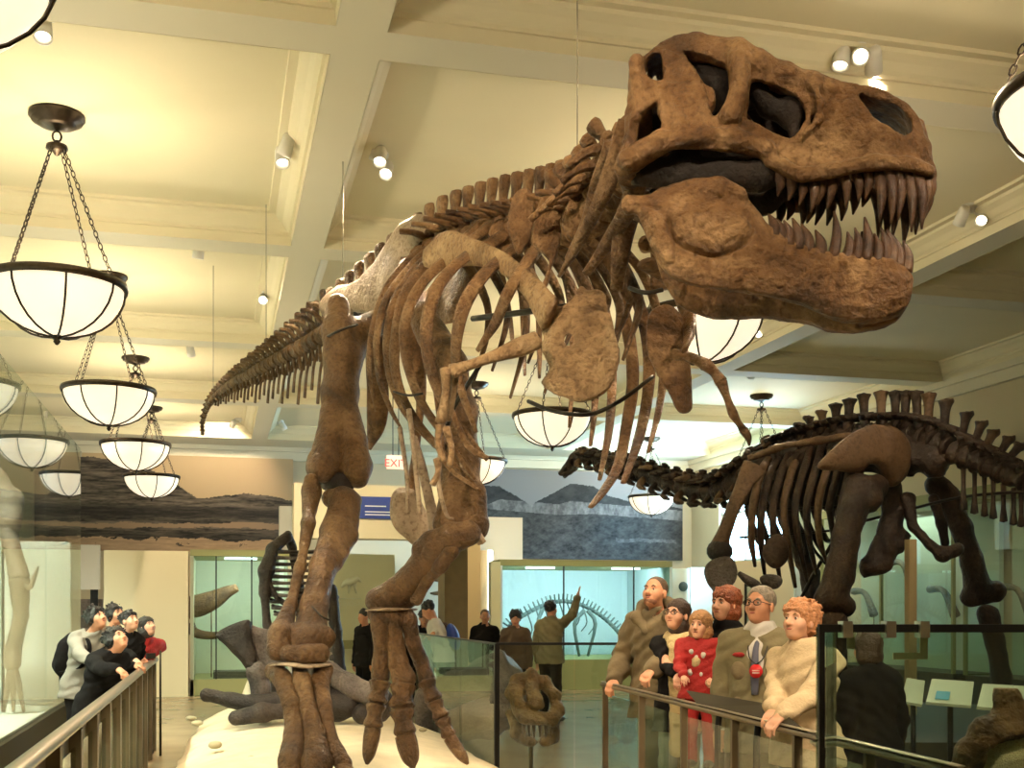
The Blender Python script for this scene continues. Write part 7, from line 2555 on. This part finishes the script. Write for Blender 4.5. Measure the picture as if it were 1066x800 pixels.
v.ell(f12.up((0, -0.21, 1.17)), (0.14, 0.09, 0.20), f12.Ru, 0.02)
V, F = v.mesh()
tag(part('backpack', (f12.world(V), F), 'sign_blue', None), 'blue bag on the back of the distant bent reader', 'backpack')
for nm, px, d, H_, fc_, skin_, hair_, style, mt, lb, kw in [
        ('person', 440, 16.9, 1.60, -FW * 0.9 + RT * 0.2, 'skin', 'hair_black', 'short', 'cloth_black', 'distant person in black, half hidden left of the bent reader', dict(lean=0.2, pitch=-0.4)),
        ('person', 505, 17.6, 1.60, -FW * 1.0 + RT * 0.1, 'skin', 'hair_cropped', 'cropped', 'cloth_black', 'distant bald man in a black top in front of the light tube', dict()),
        ('person', 537, 16.8, 1.58, -FW * 1.0 - RT * 0.1, 'skin', 'hair_black', 'curly', 'cloth_brown', 'distant person with curly black hair before the blue showcase', dict(lean=0.05, pitch=-0.3)),
        ('person', 380, 17.2, 1.60, -FW * 0.6 - RT * 0.6, 'skin', 'hair_black', 'short', 'cloth_black', 'distant person in black standing in front of the olive title panel', dict())]:
    fx = Figure(nm, lb, ground(px, d), unit(fc_), H_, None, h=0.013, **kw)
    fx.body(skin_)
    fx.trousers('cloth_black')
    fx.shoes()
    fx.top(mt, 'jacket', g=0.026, hem=0.82, collar=True)
    fx.hair(hair_, style)
    fx.face_details('hair_black', far=True)
f14 = Figure('person', 'distant man seen from behind in a khaki shirt pointing upward with one arm', ground(573, 16.5), unit(FW * 0.85 + RT * 0.45), 1.72, None, h=0.012, pitch=0.2, hand_r=(P(601, 622, 16.3), 0.0))
f14.hands[1] = f14.hands[1][:3] + (unit(f14.hands[1][2] - f14.hands[1][1]), 0.0)
f14.body('skin')
f14.trousers('cloth_black')
f14.shoes()
f14.top('cloth_khaki', 'shirt', g=0.03, hem=0.84, collar=True)
f14.hair('hair_black', 'short', 2)
# solid figure added in place of a dark reflection in the foreground glass
f15 = Figure('person', 'dark clothed figure standing in for a visitor reflection in the foreground glass case', ground(908, 6.9), unit(FW * 0.8 - RT * 0.3), 1.46, None, h=0.011, lean=0.05)
f15.body('skin')
f15.trousers('cloth_black')
f15.shoes()
f15.top('cloth_black', 'coat', g=0.045, hem=0.70, collar=True)
f15.hair('hair_brown', 'bob', 2)
# ------------------------------------------------------------------ spotlights on the ceiling
CHEST = P(520, 330, 7.2)
HEAD = P(800, 180, 5.0)
LEGS = P(370, 600, 8.0)
def ceil_at(px, py, z=HC):
    return onZ(px, py, z)
spot_fixture(ceil_at(303, 148), 'ceiling spotlight beside the long beam, left one of the near pair', [(-0.08, 0.05), (-0.05, -0.22)], [P(330, 420, 9), P(100, 740, 11)], 260)
spot_fixture(ceil_at(392, 160), 'ceiling spotlight just right of the long beam with two lamp heads', [(0.10, 0.05), (0.0, -0.25)], [P(360, 350, 8.8), P(330, 780, 7)], 260)
spot_fixture(ceil_at(893, 44), 'triple ceiling spotlight above the tyrannosaur skull snout', [(-0.13, 0.0), (0.0, -0.05), (0.13, 0.0)], [P(760, 700, 7.2), HEAD, P(900, 560, 13)], 200)
spot_fixture(ceil_at(92, 216), 'ceiling spotlight cluster seen between the pendant chains', [(-0.16, 0.0), (0.0, 0.03), (0.16, 0.0)], [P(100, 700, 11), P(260, 740, 11), P(300, 380, 11)], 220)
spot_fixture(ceil_at(45, 12), 'ceiling spotlight beside the corner pendant', [(0.0, 0.0)], [P(20, 760, 6)], 150)
spot_fixture(ceil_at(278, 302), 'small ceiling spotlight over the tail beside a hanging wire', [(-0.05, 0.0)], [P(270, 400, 12)], 120)
spot_fixture(ceil_at(1012, 214), 'ceiling spotlight at right beside the long beam below the pendant', [(-0.12, 0.0), (0.12, 0.0)], [P(900, 480, 14), P(830, 700, 6.5)], 110)
spot_fixture(ceil_at(870, 378), 'ceiling spotlight above the long necked skeleton spines', [(-0.15, 0.0), (0.12, 0.0)], [P(1000, 480, 14), P(800, 600, 20)], 120)
spot_fixture(ceil_at(790, 338), 'ceiling spotlight glinting beside the half hidden pendant', [(0.0, 0.0)], [P(700, 640, 9)], 150)
spot_fixture(ceil_at(132, 334), 'ceiling spotlight cluster behind the second left pendant', [(-0.2, 0.0), (0.0, 0.0), (0.2, 0.0)], [P(180, 520, 26)], 60, ang=90)
spot_fixture(ceil_at(250, 436), 'far ceiling spotlight below the tail tip', [(-0.15, 0.0)], [onY(200, 520, 28)], 130, ang=110)
spot_fixture(ceil_at(290, 438), 'far ceiling spotlight right of the beam end', [(0.1, 0.0)], [onY(380, 600, 26)], 200)
spot_fixture(ceil_at(745, 432), 'far ceiling spotlight pair left of the small pendant', [(-0.15, 0.0), (0.15, 0.0)], [onY(620, 530, 28)], 130, ang=110)
# unseen spotlights, added behind and beside the viewer to light exhibits and visitors
for i, (x, y, aim, pw, lb) in enumerate([
        (-3.2, 2.0, P(560, 330, 7.0), 520, 'added ceiling spotlight behind the viewer at left, aimed at the chest'),
        (2.4, 0.6, P(780, 230, 5.0), 360, 'added ceiling spotlight behind the viewer, aimed at the skull'),
        (-1.9, 1.4, P(360, 560, 8.2), 600, 'added ceiling spotlight above the left glass wall, aimed at the legs'),
        (4.2, 2.4, P(730, 660, 8.0), 290, 'added ceiling spotlight behind the viewer at right, aimed at the family'),
        (0.2, 1.6, P(420, 740, 8.0), 210, 'added ceiling spotlight over the viewer, aimed at the sandy base'),
        (-0.6, 5.5, P(110, 680, 11), 300, 'added ceiling spotlight over the walkway, aimed at the left visitors'),
        (6.5, 5.5, P(900, 500, 14), 150, 'added ceiling spotlight right of the viewer, aimed at the long necked skeleton')]):
    spot_fixture((x, y, HC), lb, [(0.0, 0.0)], [aim], pw, ang=48)
for i, (x, y, aim, pw, lb) in enumerate([  # spotlights added only to brighten the back partitions, walkway and some fossils
        (-3.4, 18.4, onY(150, 640, 22), 210, 'added ceiling spotlight aimed at the cream partition, far left'),
        (-0.4, 18.6, onY(250, 640, 22), 260, 'added ceiling spotlight aimed at the green showcase'),
        (2.4, 18.6, onY(385, 560, 22), 330, 'added ceiling spotlight aimed at the lintel with the blue sign'),
        (6.2, 18.8, onY(520, 620, 22), 330, 'added ceiling spotlight aimed at the white wall panel'),
        (8.8, 18.0, onY(780, 640, 21), 300, 'added ceiling spotlight aimed at the cream partition with the notice'),
        (-0.2, 13.4, P(150, 760, 14), 260, 'added ceiling spotlight aimed down at the walkway end'),
        (-0.2, 6.8, P(60, 790, 9), 260, 'added ceiling spotlight aimed down at the near walkway'),
        (3.2, 6.0, P(553, 735, 10.2), 420, 'added ceiling spotlight aimed at the small mounted skull'),
        (3.4, 1.8, P(1050, 780, 4.75), 330, 'added ceiling spotlight aimed at the plaster filled fossil')]):
    spot_fixture((x, y, HC), lb, [(0.0, 0.0)], [aim], pw, ang=75 if i < 5 else 50)
